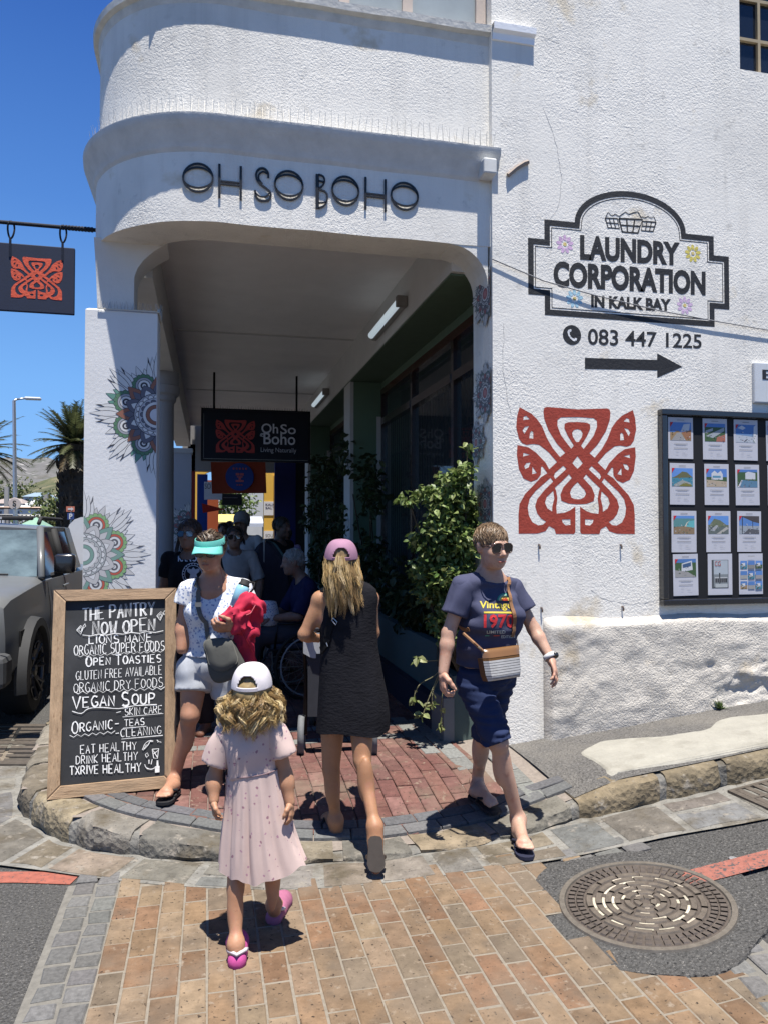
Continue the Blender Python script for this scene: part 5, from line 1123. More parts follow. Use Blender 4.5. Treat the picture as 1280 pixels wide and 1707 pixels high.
def sandal(name,heel,ball,parent,side=1,s=1.0,c=(.015,.015,.017),strap=(.012,.012,.014),th=.016,thong=True):
 """flip-flop: shaped sole with a thong strap"""
 h,q=Vector(heel),Vector(ball);d=(q-h).normalized();t=d.cross(Vector((0,0,1))).normalized()*side;up=t.cross(d)*side;up=up if up.z>0 else-up
 prof=[(-.045,.0),(-.042,.018),(-.03,.031),(0,.036),(.05,.033),(.10,.037),(.15,.046),(.185,.045),(.215,.034),(.228,.012),(.229,-.008),(.222,-.028),(.195,-.042),(.15,-.044),(.10,-.033),(.05,-.030),(0,-.034),(-.03,-.029),(-.042,-.017)]
 L_=(q-h).length/.155;mb=MB();P=lambda u,v,z:h+d*u*L_*1.0+t*v*s+up*(z-.030*s)
 n=len(prof);rings=[[P(u,v,z)for u,v in prof]for z in(-th,-th*.1,0)];mb.loft(rings,c,(True,True));o=mb.build(name,M['rubber'],parent)
 if thong:
  mb=MB();top=P(.165,-.010,.012)
  for v in(.042,-.038):mb.tube([top,P(.14,v*.55,.042*s),P(.10,v*1.05,.034*s),P(.075,v*1.02,.006)],[.004,.007,.008,.007],6,strap)
  mb.tube([P(.165,-.010,-.002),top],.0045,6,strap);mb.build('strap',M['rubber'],o)
 return o
def glasses(P,s,parent,c=(.02,.015,.012),lens=(.012,.010,.010),wid=.062,hgt=.024,zc=.004):
 mb=MB();fr=MB()
 for q in(-1,1):
  o=[(q*(.034+(wid/2)*.92*math.copysign(abs(math.cos(a))**.7,math.cos(a))),.105-.022*abs(.034+(wid/2)*q*0+.92*wid/2*math.cos(a)*1)**2*60*.5-.006,zc+hgt*math.copysign(abs(math.sin(a))**.8,math.sin(a))-.003*math.cos(a))for a in np.linspace(0,2*PI,20,False)]
  mb.poly([P(*p)for p in o],lens);fr.tube([P(*p)for p in o+o[:1]],.0032*s,6,c)
  fr.tube([P(q*.064,.095,zc+.010),P(q*.076,.07,zc+.010),P(q*.081,0,zc+.008)],[.005*s,.004*s,.003*s],6,c)
 fr.tube([P(-.010,.104,zc+.004),P(0,.108,zc+.007),P(.010,.104,zc+.004)],.003*s,6,c)
 o=fr.build('sunglasses',M['gloss'],parent,True);mb.build('lens',mat('dark_lens',None,.05,0,spec=.8,coat=1),o)
def strands(mb,roots,shape,cols,rad=.0022,n=4):
 for i,p in enumerate(roots):
  pts=shape(i,p);k=len(pts);r=rad*random.uniform(.7,1.3);mb.tube(pts,[r*(1.0 if j<k-2 else .7 if j<k-1 else .25)for j in range(k)],n,jit(random.choice(cols),.18),False)
def on_surface(tree,p,lift=.004,toward=None):
 q,nr,_,_=tree.find_nearest(Vector(p));return q+nr*(lift if nr.dot(Vector(p)-q)>0 else-lift)
def strap_on(mb,tree,pts,wd,c,lift=.006,n=6):
 """flat strap that follows a body or garment"""
 Q=catmull([Vector(p)for p in pts],n,False);A,B=[],[]
 for i,p in enumerate(Q):
  q,nr,_,_=tree.find_nearest(p);nr=nr if nr.dot(p-q)>=0 or(p-q).length<.004 else-nr;t=(Q[min(i+1,len(Q)-1)]-Q[max(i-1,0)]).normalized();sd=nr.cross(t).normalized();A.append((q+nr*lift+sd*wd/2,q+nr*lift-sd*wd/2,q+nr*(lift-.003)-sd*wd/2,q+nr*(lift-.003)+sd*wd/2))
 mb.loft([list(a)for a in A],c,(True,True))
def print_on(tree,vf,fn,dirv,lift,c,mb,maxlen=.02):
 """lay flat print (unit-box text or polygons) onto a garment along dirv"""
 v,f=vf;bm=bmesh.new();vs_=[bm.verts.new(fn(p[0],p[1]))for p in v]
 for q in f:
  try:bm.faces.new([vs_[i]for i in q])
  except ValueError:pass
 for _ in range(3):
  e=[q for q in bm.edges if q.calc_length()>maxlen]
  if not e:break
  bmesh.ops.subdivide_edges(bm,edges=e,cuts=1);bmesh.ops.triangulate(bm,faces=[q for q in bm.faces if len(q.verts)>4])
 d=Vector(dirv).normalized()
 for p in bm.verts:
  h=tree.ray_cast(p.co-d*.4,d,.9)
  p.co=h[0]-d*lift if h[0]else p.co
 bm.verts.index_update();mb.add([p.co.copy()for p in bm.verts],[tuple(q.index for q in p.verts)for p in bm.faces],c);bm.free()
def folds(amp,fr,seed=0,stretch=(1,1,.35)):
 rs=np.random.RandomState(seed);K=rs.normal(size=(7,3))*fr*np.array(stretch);ph=rs.uniform(0,6.28,7)
 def f(X,Y,Z):return sum(np.sin(K[i,0]*X+K[i,1]*Y+K[i,2]*Z+ph[i])for i in range(7))*amp/3
 return f
def plane(p,n):
 p,n=Vector(p),Vector(n).normalized();return lambda X,Y,Z:(X-p.x)*n.x+(Y-p.y)*n.y+(Z-p.z)*n.z
RT=(_RM@Vector((1,0,0))).normalized();CF=Vector((math.sin(YAW),math.cos(YAW),0));UP=Vector((0,0,1))
def J(t):return atD(*t)
M['shirt_navy']=mat('navy_jersey',None,.95,.12,9,.4,300,spec=.1,bdist=.002)
def patterned(name,base,sc,thr,cols,rough=.9):
 """cloth printed with small scattered motifs"""
 m=mat(name,base,rough,.06,10,.3,280,spec=.1,bdist=.002);t=m.node_tree;p=t.nodes['Principled BSDF'];L=t.links.new;c=p.inputs['Base Color'].links[0].from_socket;co=t.nodes['Texture Coordinate'].outputs['Object']
 wn=N(t,'TexNoise',Scale=sc*1.4,Detail=2);L(co,wn.inputs['Vector']);va=N(t,'VectorMath',operation='MULTIPLY_ADD');L(wn.outputs['Color'],va.inputs[0]);va.inputs[1].default_value=(.5/sc,)*3;L(co,va.inputs[2])
 for i,cl in enumerate(cols):
  vo=N(t,'TexVoronoi',Scale=sc*(1+.23*i));of=N(t,'VectorMath',operation='ADD');L(va.outputs[0],of.inputs[0]);of.inputs[1].default_value=(3.1*i,1.7*i,.9*i);L(of.outputs[0],vo.inputs['Vector'])
  mr=N(t,'MapRange');mr.inputs[1].default_value=thr;mr.inputs[2].default_value=thr*.75;L(vo.outputs['Distance'],mr.inputs[0]);mx=N(t,'Mix',data_type='RGBA');L(mr.outputs[0],mx.inputs[0]);L(c,mx.inputs[6]);mx.inputs[7].default_value=(*cl,1);c=mx.outputs[2]
 L(c,p.inputs['Base Color']);return m
M['floral']=patterned('floral_cloth',(.60,.61,.63),34,.30,[(.24,.29,.43),(.34,.39,.52),(.18,.22,.36)])
M['pink_dress']=patterned('pink_print_cloth',(.54,.415,.375),26,.16,[(.30,.17,.20),(.38,.22,.27)])
def torso(b,B,chest,waist,pelvis,wc,ww,wp,d=.72,bust=0):
 r,f,u=B;Bm=np.array([list(r),list(f),list(u)]).T
 b.ell(chest,(wc,wc*d,.165),Bm,.05);b.ell(waist,(ww,ww*d*1.05,.13),Bm,.06);b.ell(pelvis,(wp,wp*d*1.05,.12),Bm,.06)
 if bust:
  for q in(-1,1):b.ell(Vector(chest)+r*q*.075+f*(wc*d*.62)-u*.03,(.07*bust,.065*bust,.07*bust),Bm,.05)
def arm(b,s,e,w_,r=(.050,.041,.027),k=.02):
 s,e,w_=Vector(s),Vector(e),Vector(w_);b.cone(s,e,r[0],r[1]*.95,.02);b.cone(e,e.lerp(w_,.3),r[1],r[1],.02);b.cone(e.lerp(w_,.3),w_,r[1],r[2],.02)
def leg(b,h,k_,a,r=(.088,.055,.034),front=(0,-1,0),calf=1.0):
 h,k_,a=Vector(h),Vector(k_),Vector(a);b.cone(h,k_,r[0],r[1]*1.0,.02);b.cone(k_,a,r[1]*.86,r[2],.015);fr=Vector(front).normalized()
 b.ell(k_+fr*r[1]*.35,(r[1]*.75,r[1]*.75,r[1]*.85),None,.02);b.ell(k_.lerp(a,.28)-fr*r[1]*.38,(r[1]*.84*calf,r[1]*.84*calf,.115),None,.025)
def sleeve(s,e,frac,r,grow,seed,dirx=None,flare=.008,h=.009):
 s,e=Vector(s),Vector(e);m=s.lerp(e,frac);b=Body();b.cone(s,s.lerp(e,frac+.12),r,r*.96+flare,.03);fo=folds(.004,60,seed)
 pl=plane(m,e-s);return b.mesh(.009,grow,lambda D,X,Y,Z:np.maximum(D+fo(X,Y,Z),pl(X,Y,Z)))
def hair_shell(c,B,s,rad,off,n1,p1,zmin,h=.007,k=.004):
 r,f,u=B;Bm=np.array([list(r),list(f),list(u)]).T;c=Vector(c);W_=lambda p:c+(r*p[0]+f*p[1]+u*p[2])*s
 b=Body();b.ell(W_(off),tuple(q*s for q in rad),Bm,.01);nn=r*n1[0]+f*n1[1]+u*n1[2];pl=plane(W_(p1),nn);pz=plane(W_((0,0,zmin)),-u);fo=folds(k,140,3,(1,1,.6))
 return b.mesh(h,0,lambda D,X,Y,Z:np.maximum(np.maximum(D+fo(X,Y,Z),pl(X,Y,Z)),pz(X,Y,Z)))
def comb(mb,c,B,s,rad,off,keep,n,steps,step,cols,flow,rad_s=.0022,lift=.004,jag=.25,seed=1):
 """short hair lying along the skull: keep(local)->bool chooses roots, flow(local)->direction"""
 r,f,u=B;c=Vector(c);rs=random.Random(seed);W_=lambda p:c+(r*p[0]+f*p[1]+u*p[2])*s;k=0;tries=0
 while k<n and tries<n*20:
  tries+=1;z=rs.uniform(-1,1);a=rs.uniform(0,2*PI);q=math.sqrt(1-z*z);d=Vector((q*math.cos(a),q*math.sin(a),z));p=Vector([off[i]+rad[i]*d[i]for i in range(3)])
  if not keep(p):continue
  k+=1;pts=[];l=lift*rs.uniform(.3,1.6);jd=Vector((rs.uniform(-1,1),rs.uniform(-1,1),rs.uniform(-1,1)))*jag
  for j in range(steps):
   dd=Vector([(p[i]-off[i])/rad[i]for i in range(3)]).normalized();nrm=Vector([dd[i]/rad[i]for i in range(3)]).normalized();q_=Vector([off[i]+rad[i]*dd[i]for i in range(3)])+nrm*l*(.4+j/steps);pts.append(W_(q_))
   t=Vector(flow(p))+jd;t=t-nrm*t.dot(nrm);p=q_+t.normalized()*step
  rr=rad_s*rs.uniform(.7,1.4);mb.tube(pts,[rr]*(steps-2)+[rr*.7,rr*.2],4,jit(rs.choice(cols),.2),False)
def cap(name,c,B,s,parent,m,col,rad=(.086,.108,.098),off=(0,-.006,.030),brim=True,back_open=True,tilt=.0,strap_c=None,rim=-.004,visor=False,brimlen=.075,under=None,flat=1.0):
 """baseball cap (or a sun visor: crownless band with brim)"""
 r,f,u=B;f2=(f*math.cos(tilt)-u*math.sin(tilt)).normalized();u2=r.cross(f2).normalized();c=Vector(c);W_=lambda x,y,z:c+(r*x+f2*y+u2*z)*s
 mb=MB();na,nz=90,30;rows=[];z0,z1=(.0,.28)if visor else(0,1)
 def pt(a,t):
  ph=t*PI/2;rr=math.cos(ph)**(.62)if t<1 else 0.0;zz=math.sin(ph)**1.15*rad[2]
  seam=1-.012*max(0,1-abs(((a/(PI/3))%1)-.5)*14)if t>.05 else 1
  return W_(off[0]+rad[0]*rr*math.cos(a)*seam,off[1]+rad[1]*rr*math.sin(a)*seam,off[2]+rim+zz)
 for j in range(nz+1):rows.append([pt(2*PI*k/na,z0+(z1-z0)*j/nz*(.995 if not visor else 1))for k in range(na)])
 fs=[];
 for j in range(nz):
  for k in range(na):
   a=2*PI*(k+.5)/na;zc_=j+.5;da=abs(((a-1.5*PI+PI)%(2*PI))-PI)
   if back_open and not visor and 3<j<14 and da<.50*math.sqrt(max(0,1-((j-4)/10.)**2)):continue
   if visor and da<1.0 and j>10:continue
   fs.append((j*na+k,j*na+(k+1)%na,(j+1)*na+(k+1)%na,(j+1)*na+k))
 v=[p for q in rows for p in q]
 mb.add(v,fs,col);o=mb.build(name,m,parent,True,fix=True)
 sm=o.modifiers.new('thickness','SOLIDIFY');sm.thickness=.003*s;sm.offset=1
 if not visor:mb=MB();mb.sphere(pt(0,.999),.006*s,col);mb.build('button',m,o,True)
 if brim:
  mb=MB();rows=[]
  for t in np.linspace(0,1,7):
   row=[]
   for a in np.linspace(PI*.06,PI*.94,21):
    x,y=rad[0]*math.cos(a),rad[1]*math.sin(a);e_=brimlen*t*math.sin(a)**.6;row.append(W_(off[0]+x*(1+.10*t),off[1]+y+e_,off[2]+rim+.004-.018*t*flat-.055*flat*(x/rad[0])**2*t))
   rows.append(row)
  mb.grid(rows,col);b_=mb.build('brim',m,o,True);sm=b_.modifiers.new('thickness','SOLIDIFY');sm.thickness=.004*s
 if back_open and not visor:
  mb=MB();mb.loft([[W_(off[0]+(rad[0]+.003)*math.cos(a),off[1]+(rad[1]+.003)*math.sin(a),off[2]+rim+z)for a in np.linspace(1.5*PI-.55,1.5*PI+.55,15)]for z in(.0,.014)],strap_c or col,closed=False);mb.build('strap',m,o,True)
 return o,W_
 # ------------------------------------------------------------- woman with short hair walking out into the sun
def walker():
 fwd=(-CF*.80+RT*.60).normalized();r,f,u=basis(fwd,UP);B=(r,f,u)
 hf=(-CF*.88+RT*.46-UP*.12).normalized();HB=basis(hf,UP-RT*.03)
 root=thing('person','short haired woman in navy print T-shirt and knee shorts striding out','person',tuple(onZ(845,1385,.05)))
 b=Body();hc=J((819,911,3.95));s=.97;P=head(b,hc,*HB,s);nb=J((814,955,4.04));b.cone(nb,hc-HB[2]*.05*s-HB[1]*.012,.049,.047,.02)
 b.cone(nb-UP*.01,nb-UP*.07,.055,.078,.03)
 sR,sL=J((771,983,3.93)),J((853,984,4.13));eR,wR=J((747,1056,3.90)),J((738,1122,3.84));eL,wL=J((889,1049,4.10)),J((917,1098,4.00))
 for q in(sR,sL):b.cone(nb-UP*.035,q,.058,.054,.05)
 arm(b,sR,eR,wR,(.043,.036,.026));arm(b,sL,eL,wL,(.043,.035,.025))
 chest,waist,pel=J((812,1022,4.03)),J((809,1075,4.03)),J((810,1118,4.05));torso(b,B,chest,waist,pel,.155,.145,.145,.72)
 hR,kR,aR=J((789,1135,4.00)),J((829,1238,3.92)),J((863,1366,3.99));hL,kL,aL=J((829,1135,4.14)),J((806,1228,4.27)),J((794,1302,4.47))
 leg(b,hR,kR,aR,(.080,.053,.033),fwd);leg(b,hL,kL,aL,(.080,.052,.032),fwd)
 ballR,heelR=onZ(873,1407,.085),onZ(863,1387,.08);ballL,heelL=onZ(816,1336,.145),onZ(791,1319,.15)
 foot2(b,aR,heelR,ballR,1);foot2(b,aL,heelL,ballL,-1)
 V,F=b.mesh(.009)
 hd=Body();hand(hd,wR,J((739,1160,3.80))-wR,RT+CF*.35,.95,.95,.05,1,.8);hV,hF=hd.mesh(.0042)
 hd=Body();hand(hd,wL,J((932,1142,3.93))-wL,-RT*.8+CF*.3,.95,.42,.25,1,.3);gV,gF=hd.mesh(.0042)
 sk=np.array((.44,.27,.195));npmesh('body',[(V,F,sk),(hV,hF,sk*(1.04,.97,.95)),(gV,gF,sk*(1.04,.97,.95))],M['skin'],root)
 mb=MB();mb.tube([P(-.022,.102,-.068),P(-.008,.1065,-.0675),P(.008,.1065,-.0675),P(.022,.102,-.068)],.0032,6,(.33,.11,.09));mb.build('lips',M['skin'],root,True)
 glasses(P,s,root,(.05,.022,.012),wid=.068,hgt=.027)
 t=Body();torso(t,B,chest,waist,pel,.160,.158,.166,.80,1.1)
 for q in(sR,sL):t.cone(nb-UP*.045,q,.055,.054,.05)
 hem=plane(J((811,1116,3.9)),-UP-RT*.04);nk=plane(nb-UP*.012+f*.0,UP*.9+f*.45);fo_,fp_=folds(.007,20,5,(1,1,1.6)),folds(.0016,55,9,(.8,.8,1.5));fo=lambda X,Y,Z:fo_(X,Y,Z)+fp_(X,Y,Z);nkc=npv(nb+f*.02)
 def mod(D,X,Y,Z):
  D=np.maximum(D+fo(X,Y,Z),hem(X,Y,Z));return np.maximum(D,np.minimum(.092-np.sqrt((X-nkc[0]-.02*f.x)**2+(Y-nkc[1]-.02*f.y)**2),Z-nkc[2]+.022+.45*((X-nkc[0])*f.x+(Y-nkc[1])*f.y)))
 TV,TF=t.mesh(.010,.012,mod);c=(.058,.062,.105)
 S1=sleeve(sR,eR,.58,.061,.006,2);S2=sleeve(sL,eL,.55,.061,.006,4)
 sh=npmesh('t_shirt',[(TV,TF,c),(*S1,c),(*S2,c)],M['shirt_navy'],root);tree=bvh(np.concatenate([TV]),TF)
 ring=[nb+(r*math.cos(a)*.085+f*(.02+math.sin(a)*.078))-UP*(.012+.035*math.sin(a))for a in np.linspace(0,2*PI,25)]
 fc=(-CF*.93+RT*.36).normalized();pr=Vector((fc.y*-1,fc.x,0));pr=pr if pr.dot(RT)>0 else-pr
 def pq(px,py,D=3.9):return J((px,py,D))
 def quad(x0,y0,x1,y1,sk_=0):return quadmap(pq(x0,y0),pq(x1,y0+sk_),pq(x1,y1+sk_),pq(x0,y1))
 dv=(J((830,1040,4.0))-EYE).normalized()
 for s_,q,cl,bo in(('Vintage',(799,1002,853,1018),(.55,.44,.07),.02),('1970',(806,1024,857,1047),(.48,.035,.04),.03),('LIMITED',(811,1051,842,1056),(.45,.5,.48),.01),('EDITION',(835,1059,858,1064),(.45,.5,.48),.01)):
  mb=MB();print_on(tree,text2d(s_,bo,res=2),quad(*q),dv,.003,cl,mb);mb.build('print',M['cloth'],sh)
 mb=MB();sq=([(0,0),(1,0),(1,1),(0,1)],[(0,1,2,3)])
 for q,cl in(((806,1019.5,856,1022.5),(.5,.38,.06)),((808,1059,815,1060.3),(.10,.35,.25)),((822,1059,832,1060.3),(.45,.08,.05))):print_on(tree,sq,quad(*q),dv,.003,cl,mb)
 for k,(rr,cl)in enumerate(((13,(.04,.22,.17)),(10.4,(.36,.45,.32)),(8,(.55,.44,.1)),(5.2,(.52,.07,.03)))):
  arcp=[(841+rr*math.cos(a),1001-rr*math.sin(a))for a in np.linspace(0,PI,13)];print_on(tree,(arcp,[tuple(range(13))]),lambda x,y:pq(x,y),dv,.0022+.0007*k,cl,mb)
 mb.build('print',M['cloth'],sh)
 parts=[];cs=(.020,.030,.075)
 for i,(h_,k_,g)in enumerate(((hR,kR,.010),(hL,kL,.012))):
  q=Body();Bm=np.array([list(r),list(f),list(u)]).T;q.ell(pel,(.140,.112,.12),Bm,.03);q.cone(h_,h_.lerp(k_,1.1),.084,.066,.03);pl=plane(h_.lerp(k_,1.0),k_-h_);top=plane(pel+UP*.09,UP);fo2=folds(.007,30,8+i,(.6,.6,2.6))
  parts.append((*q.mesh(.010,g,lambda D,X,Y,Z:np.maximum(np.maximum(D+fo2(X,Y,Z),pl(X,Y,Z)),top(X,Y,Z))),cs))
 npmesh('shorts',parts,M['cloth'],root)
 cols=[(.17,.105,.06),(.24,.16,.092),(.12,.075,.042),(.30,.21,.13)];rad,off=(.079,.099,.087),(0,-.014,.037)
 hV,hF=hair_shell(hc,HB,s,rad,off,(0,.80,-.60),(0,.054,.036),-.040);ho=npmesh('hair',[(hV,hF,(.16,.10,.055))],M['hair'],root)
 mb=MB();comb(mb,hc,HB,s,rad,off,lambda p:(.80*(p.y-.056)-.60*(p.z-.034))<.004 and p.z>-.045,1900,6,.0105,cols,lambda p:(p.x*6+.25,.35+p.y*3,-.55),.0012,.006,.62);mb.build('locks',M['hair'],ho)
 sandal('flip_flop',heelR-UP*.004,ballR-UP*.004,root,1,1.05,(.012,.014,.035),(.015,.015,.03));sandal('flip_flop',heelL,ballL,root,-1,1.05,(.012,.012,.016))
 mb=MB();d=(wL-eL).normalized();q=wL-d*.012;e1=d.orthogonal().normalized();e2=d.cross(e1);n_=20
 mb.loft([[q+d*z+(e1*math.cos(a)+e2*math.sin(a))*.034 for a in np.linspace(0,2*PI,n_,False)]for z in(-.012,.012)],(.55,.55,.56));o=mb.build('watch_strap',M['matte'],root,True);sm=o.modifiers.new('thickness','SOLIDIFY');sm.thickness=.003
 w0=q+(RT*.8-CF*.4+UP*.3).normalized()*.036;mb=MB();mb.sphere(w0,(.016,.012,.018),(.02,.02,.02));mb.build('watch_face',M['gloss'],o,True)
 bc=[J(q)for q in((801,1083,3.80),(864,1075,3.90),(868,1128,3.90),(811,1137,3.79))];nrm=(bc[1]-bc[0]).cross(bc[3]-bc[0]).normalized();nrm=nrm if nrm.dot(CF)<0 else-nrm
 bag=thing('handbag','small striped canvas handbag with brown leather top slung across the woman in navy','bag',tuple(sum(bc,Vector())/4));qm=quadmap(*bc);BRN=(.17,.085,.03)
 def bagpart(u0,v0,u1,v1,th,cfun,nm):
  mb=MB();n_,m_=16,14;fr,bk=[],[]
  for j in range(m_+1):
   v=v0+(v1-v0)*j/m_;a,b_=[],[]
   for i in range(n_+1):
    uu=i/n_;rnd=(1-(2*uu-1)**4)**.5*(1-.75*(2*(v-.5))**4);x=u0+(u1-u0)*uu;x=.5+(x-.5)*(1-.10*max(0,.35-v)*3);a.append(qm(x,v)+nrm*th*rnd);b_.append(qm(x,v)-nrm*th*rnd)
   fr.append(a);bk.append(b_)
  cc=[cfun((i+.5)/n_,v0+(v1-v0)*(j+.5)/m_)for j in range(m_)for i in range(n_)];mb.grid(fr,cc);mb.grid(bk,cc);return mb.build(nm,M['cloth']if nm=='pouch' else M['matte'],bag,True)
 mb=MB();fr,bk,cc=[],[],[];ms=45
 for j in range(ms+1):
  v=.72*j/ms;fr.append([qm(.5+(x-.5)*(1-.12*max(0,.2-v)*3),v)+nrm*.030*math.sqrt(max(0,1-(2*x-1)**6))*math.sqrt(max(.0,1-(1-min(1,v*6))**2))for x in np.linspace(0,1,13)]);bk.append([p-nrm*.05 for p in fr[-1]])
  if j<ms:cc+=[((.50,.49,.47)if(j%5)>0 else(.03,.03,.04))if j<40 else(.16,.08,.03)]*12
 mb.grid(fr,cc);mb.grid(bk,cc);mb.loft([[p for p in R_]for R_ in([q[0]for q in fr],[q[0]for q in bk])],(.12,.06,.03),closed=False);mb.loft([[q[-1]for q in fr],[q[-1]for q in bk]],(.12,.06,.03),closed=False);mb.build('pouch',M['cloth'],bag)
 mb=MB();mb.loft([[qm(x,.73+.27*t)+nrm*(.031*(1-t*.7))*sgn*math.sqrt(max(0,1-(2*x-1)**6))for x in np.linspace(0,1,13)]for t,sgn in((0,1),(.5,1),(1,1),(1,-1),(0,-1))],BRN,closed=False);mb.build('leather_top',M['gloss'],bag,True)
 mb=MB();a0=[(804,1085,3.80),(790,1072,3.80),(772,1056,3.86)]
 mb.tube([J(q)for q in a0],.008,6,(.22,.11,.05));strap_on(mb,tree,[J((772,1056,3.86)),J((764,1045,3.98))],.022,(.22,.11,.05))
 strap_on(mb,tree,[J((861,1066,3.90)),J((861,1045,3.9)),J((858,1015,3.9)),J((853,985,3.95)),J((846,962,4.05))],.020,(.22,.11,.05),.010);mb.build('strap',M['matte'],bag)
 mb=MB();mb.tube([J((863,1078,3.90)),J((861,1066,3.895))],.004,6,(.5,.5,.5));mb.tube([J((806,1086,3.80)),J((796,1078,3.795))],.005,6,(.45,.4,.3));mb.build('clip',M['metal'],bag)
walker()
# ------------------------------------------------------------- fair-haired woman seen from behind with a pushchair
def blonde():
 fwd=(CF-RT*.06).normalized();B=basis(fwd,UP);r,f,u=B
 root=thing('person','woman with long fair hair, mauve cap and black sleeveless dress, seen from behind','person',tuple(onZ(585,1400,.06)))
 b=Body();hc=J((569,938,3.93));s=.95;HB=basis(fwd+UP*-.05,UP);P=head(b,hc,*HB,s);nb=J((572,984,3.95));b.cone(nb,hc-UP*.05,.052,.05,.03)
 sL,sR=J((535,1000,3.95)),J((617,998,3.98));eL,wL=J((508,1058,3.93)),J((528,1064,4.13));eR,wR=J((622,1055,4.02)),J((612,1070,4.2))
 for q in(sL,sR):b.cone(nb-UP*.02,q,.05,.048,.05)
 arm(b,sL,eL,wL,(.042,.033,.023));arm(b,sR,eR,wR,(.040,.033,.023))
 chest,waist,pel=J((577,1040,3.95)),J((578,1100,3.95)),J((580,1150,3.95));torso(b,B,chest,waist,pel,.135,.125,.15,.72)
 hL,kL,aL=J((556,1175,3.96)),J((552,1283,3.95)),J((560,1368,3.98));hR,kR,aR=J((602,1175,3.93)),J((604,1268,3.84)),J((625,1379,3.66))
 leg(b,hL,kL,aL,(.074,.045,.028),fwd);leg(b,hR,kR,aR,(.074,.046,.028),fwd)
 heelL,ballL=onZ(561,1382,.075),onZ(548,1362,.08)
 toeR=onZ(627,1449,.045);heelR=J((626,1402,3.64));ballR=heelR.lerp(toeR,.66)
 foot2(b,aL,heelL,ballL,-1);b.cone(aR,heelR,.033,.030,.03);b.cone(aR,ballR,.034,.024,.03);b.cone(heelR,ballR,.028,.028,.03);b.cone(ballR,toeR,.034,.024,.03)
 V,F=b.mesh(.009);hd=Body();hand(hd,wL,CF*.8+RT*.5-UP*.1,-UP,.92,.7,.1,1,.3);gV,gF=hd.mesh(.0045);hd=Body();hand(hd,wR,CF*.8-RT*.35,-UP,.92,.7,.1,-1,.3);hV,hF=hd.mesh(.0045)
 sk=(.34,.175,.095);npmesh('body',[(V,F,sk),(gV,gF,sk),(hV,hF,sk)],M['skin'],root)
 rows=[];n_=56;prof=[(966,576,.07,.045),(973,580,.115,.055),(982,583,.138,.066),(996,584,.147,.080),(1014,582,.147,.092),(1040,580,.150,.102),(1080,582,.152,.108),(1120,585,.165,.120),(1160,588,.182,.134),(1192,589,.190,.142),(1216,588,.193,.146)]
 for i,(py,px,a,d_)in enumerate(prof):
  c0=J((px,py,3.95));k=max(0,(i-4)/6);row=[]
  for t in np.linspace(0,2*PI,n_,False):
   w_=1+k*(.035*math.sin(5*t+.6)+.02*math.sin(9*t+2+i*.2));row.append(c0+RT*a*w_*math.copysign(abs(math.cos(t))**.9,math.cos(t))+CF*d_*w_*math.sin(t)+UP*(.010*math.sin(3*t+1)*k if i==len(prof)-1 else 0)+UP*(-.028*math.cos(t)*(1 if i<3 else 0)*0))
  rows.append(row)
 inner=[[p.lerp(J((588,1216,3.95)),.012)+UP*.004 for p in rows[-1]],[p.lerp(J((585,1120,3.95)),.06)for p in rows[6]]]
 up=[]
 for a,b_ in zip(rows,rows[1:]):up.append(a);up.append([p.lerp(q,.5)for p,q in zip(a,b_)])
 up.append(rows[-1]);DR=(.013,.013,.016);mb=MB();mb.loft(up+inner,DR);dress=mb.build('dress',mat('linen',None,.95,.22,9,.8,38,spec=.1,bdist=.005,stretch=(1,1,2.2)),root,True);smooth_by_angle(dress,60)
 tree=bvh(mb.v,mb.f)
 for q,sx in((sL,-1),(sR,1)):
  mb=MB();a=nb+RT*sx*.035-UP*.005;pts=[a+CF*.03,a,q+RT*sx*.012+UP*.02];mb.tube([nb+RT*sx*.05+UP*.005,nb.lerp(q,.55)+UP*.018,q+UP*.022-RT*sx*.01],[.042,.046,.036],10,DR);mb.build('shoulder_strap',dress.data.materials[0],dress,True)
 mb=MB();cols=[(.32,.205,.085),(.46,.325,.15),(.22,.14,.06),(.60,.455,.25),(.38,.26,.11)];hb=Vector(hc);rs=random.Random(6)
 for i in range(125):
  a=rs.uniform(-.12*PI,1.12*PI);x,y=math.cos(a),-math.sin(a);lay=rs.uniform(.86,1.1);z0=rs.uniform(-.02,.04)
  p0=hb+(RT*x*.078+CF*y*.098)*lay*s+UP*z0;zend=J((570,rs.uniform(985,1036)-abs(x)**2*14,3.8)).z;side=x*.074+.016+rs.uniform(-.02,.02);ph=rs.uniform(0,6);am=rs.uniform(.004,.014);ph2=rs.uniform(0,6);light=cols[min(4,int(rs.random()*5))]
  for q_ in range(17):
   o1,o2=rs.gauss(0,.0075),rs.gauss(0,.004);ze=zend+rs.uniform(-.012,.03);pts=[];dp=rs.gauss(0,.5)
   for k in range(11):
    t=k/10;z=p0 .z+(ze-p0 .z)*t;gather=1-.75*t**3;xx=x*.078*s*lay*(1-t)**1.2+side*(1-(1-t)**1.2)+am*math.sin(ph+dp+t*10)*t+o1*gather;yy=(y*.098*s*lay)*(1-t)+(-.108+.045*abs(x)**2-.014*(lay-1)*4)*t-.022*math.sin(t*PI)*(1 if y<-.2 else 0)+am*.6*math.sin(ph2+t*8)*t+o2*gather
    pts.append(Vector((hb.x,hb.y,z))+RT*xx+CF*yy)
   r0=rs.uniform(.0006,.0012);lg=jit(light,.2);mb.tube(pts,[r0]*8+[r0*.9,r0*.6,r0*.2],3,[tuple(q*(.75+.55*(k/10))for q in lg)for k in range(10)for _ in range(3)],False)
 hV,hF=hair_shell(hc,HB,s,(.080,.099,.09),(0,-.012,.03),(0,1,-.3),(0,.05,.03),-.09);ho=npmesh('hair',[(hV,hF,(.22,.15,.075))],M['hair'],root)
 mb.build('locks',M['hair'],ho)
 mb=MB()
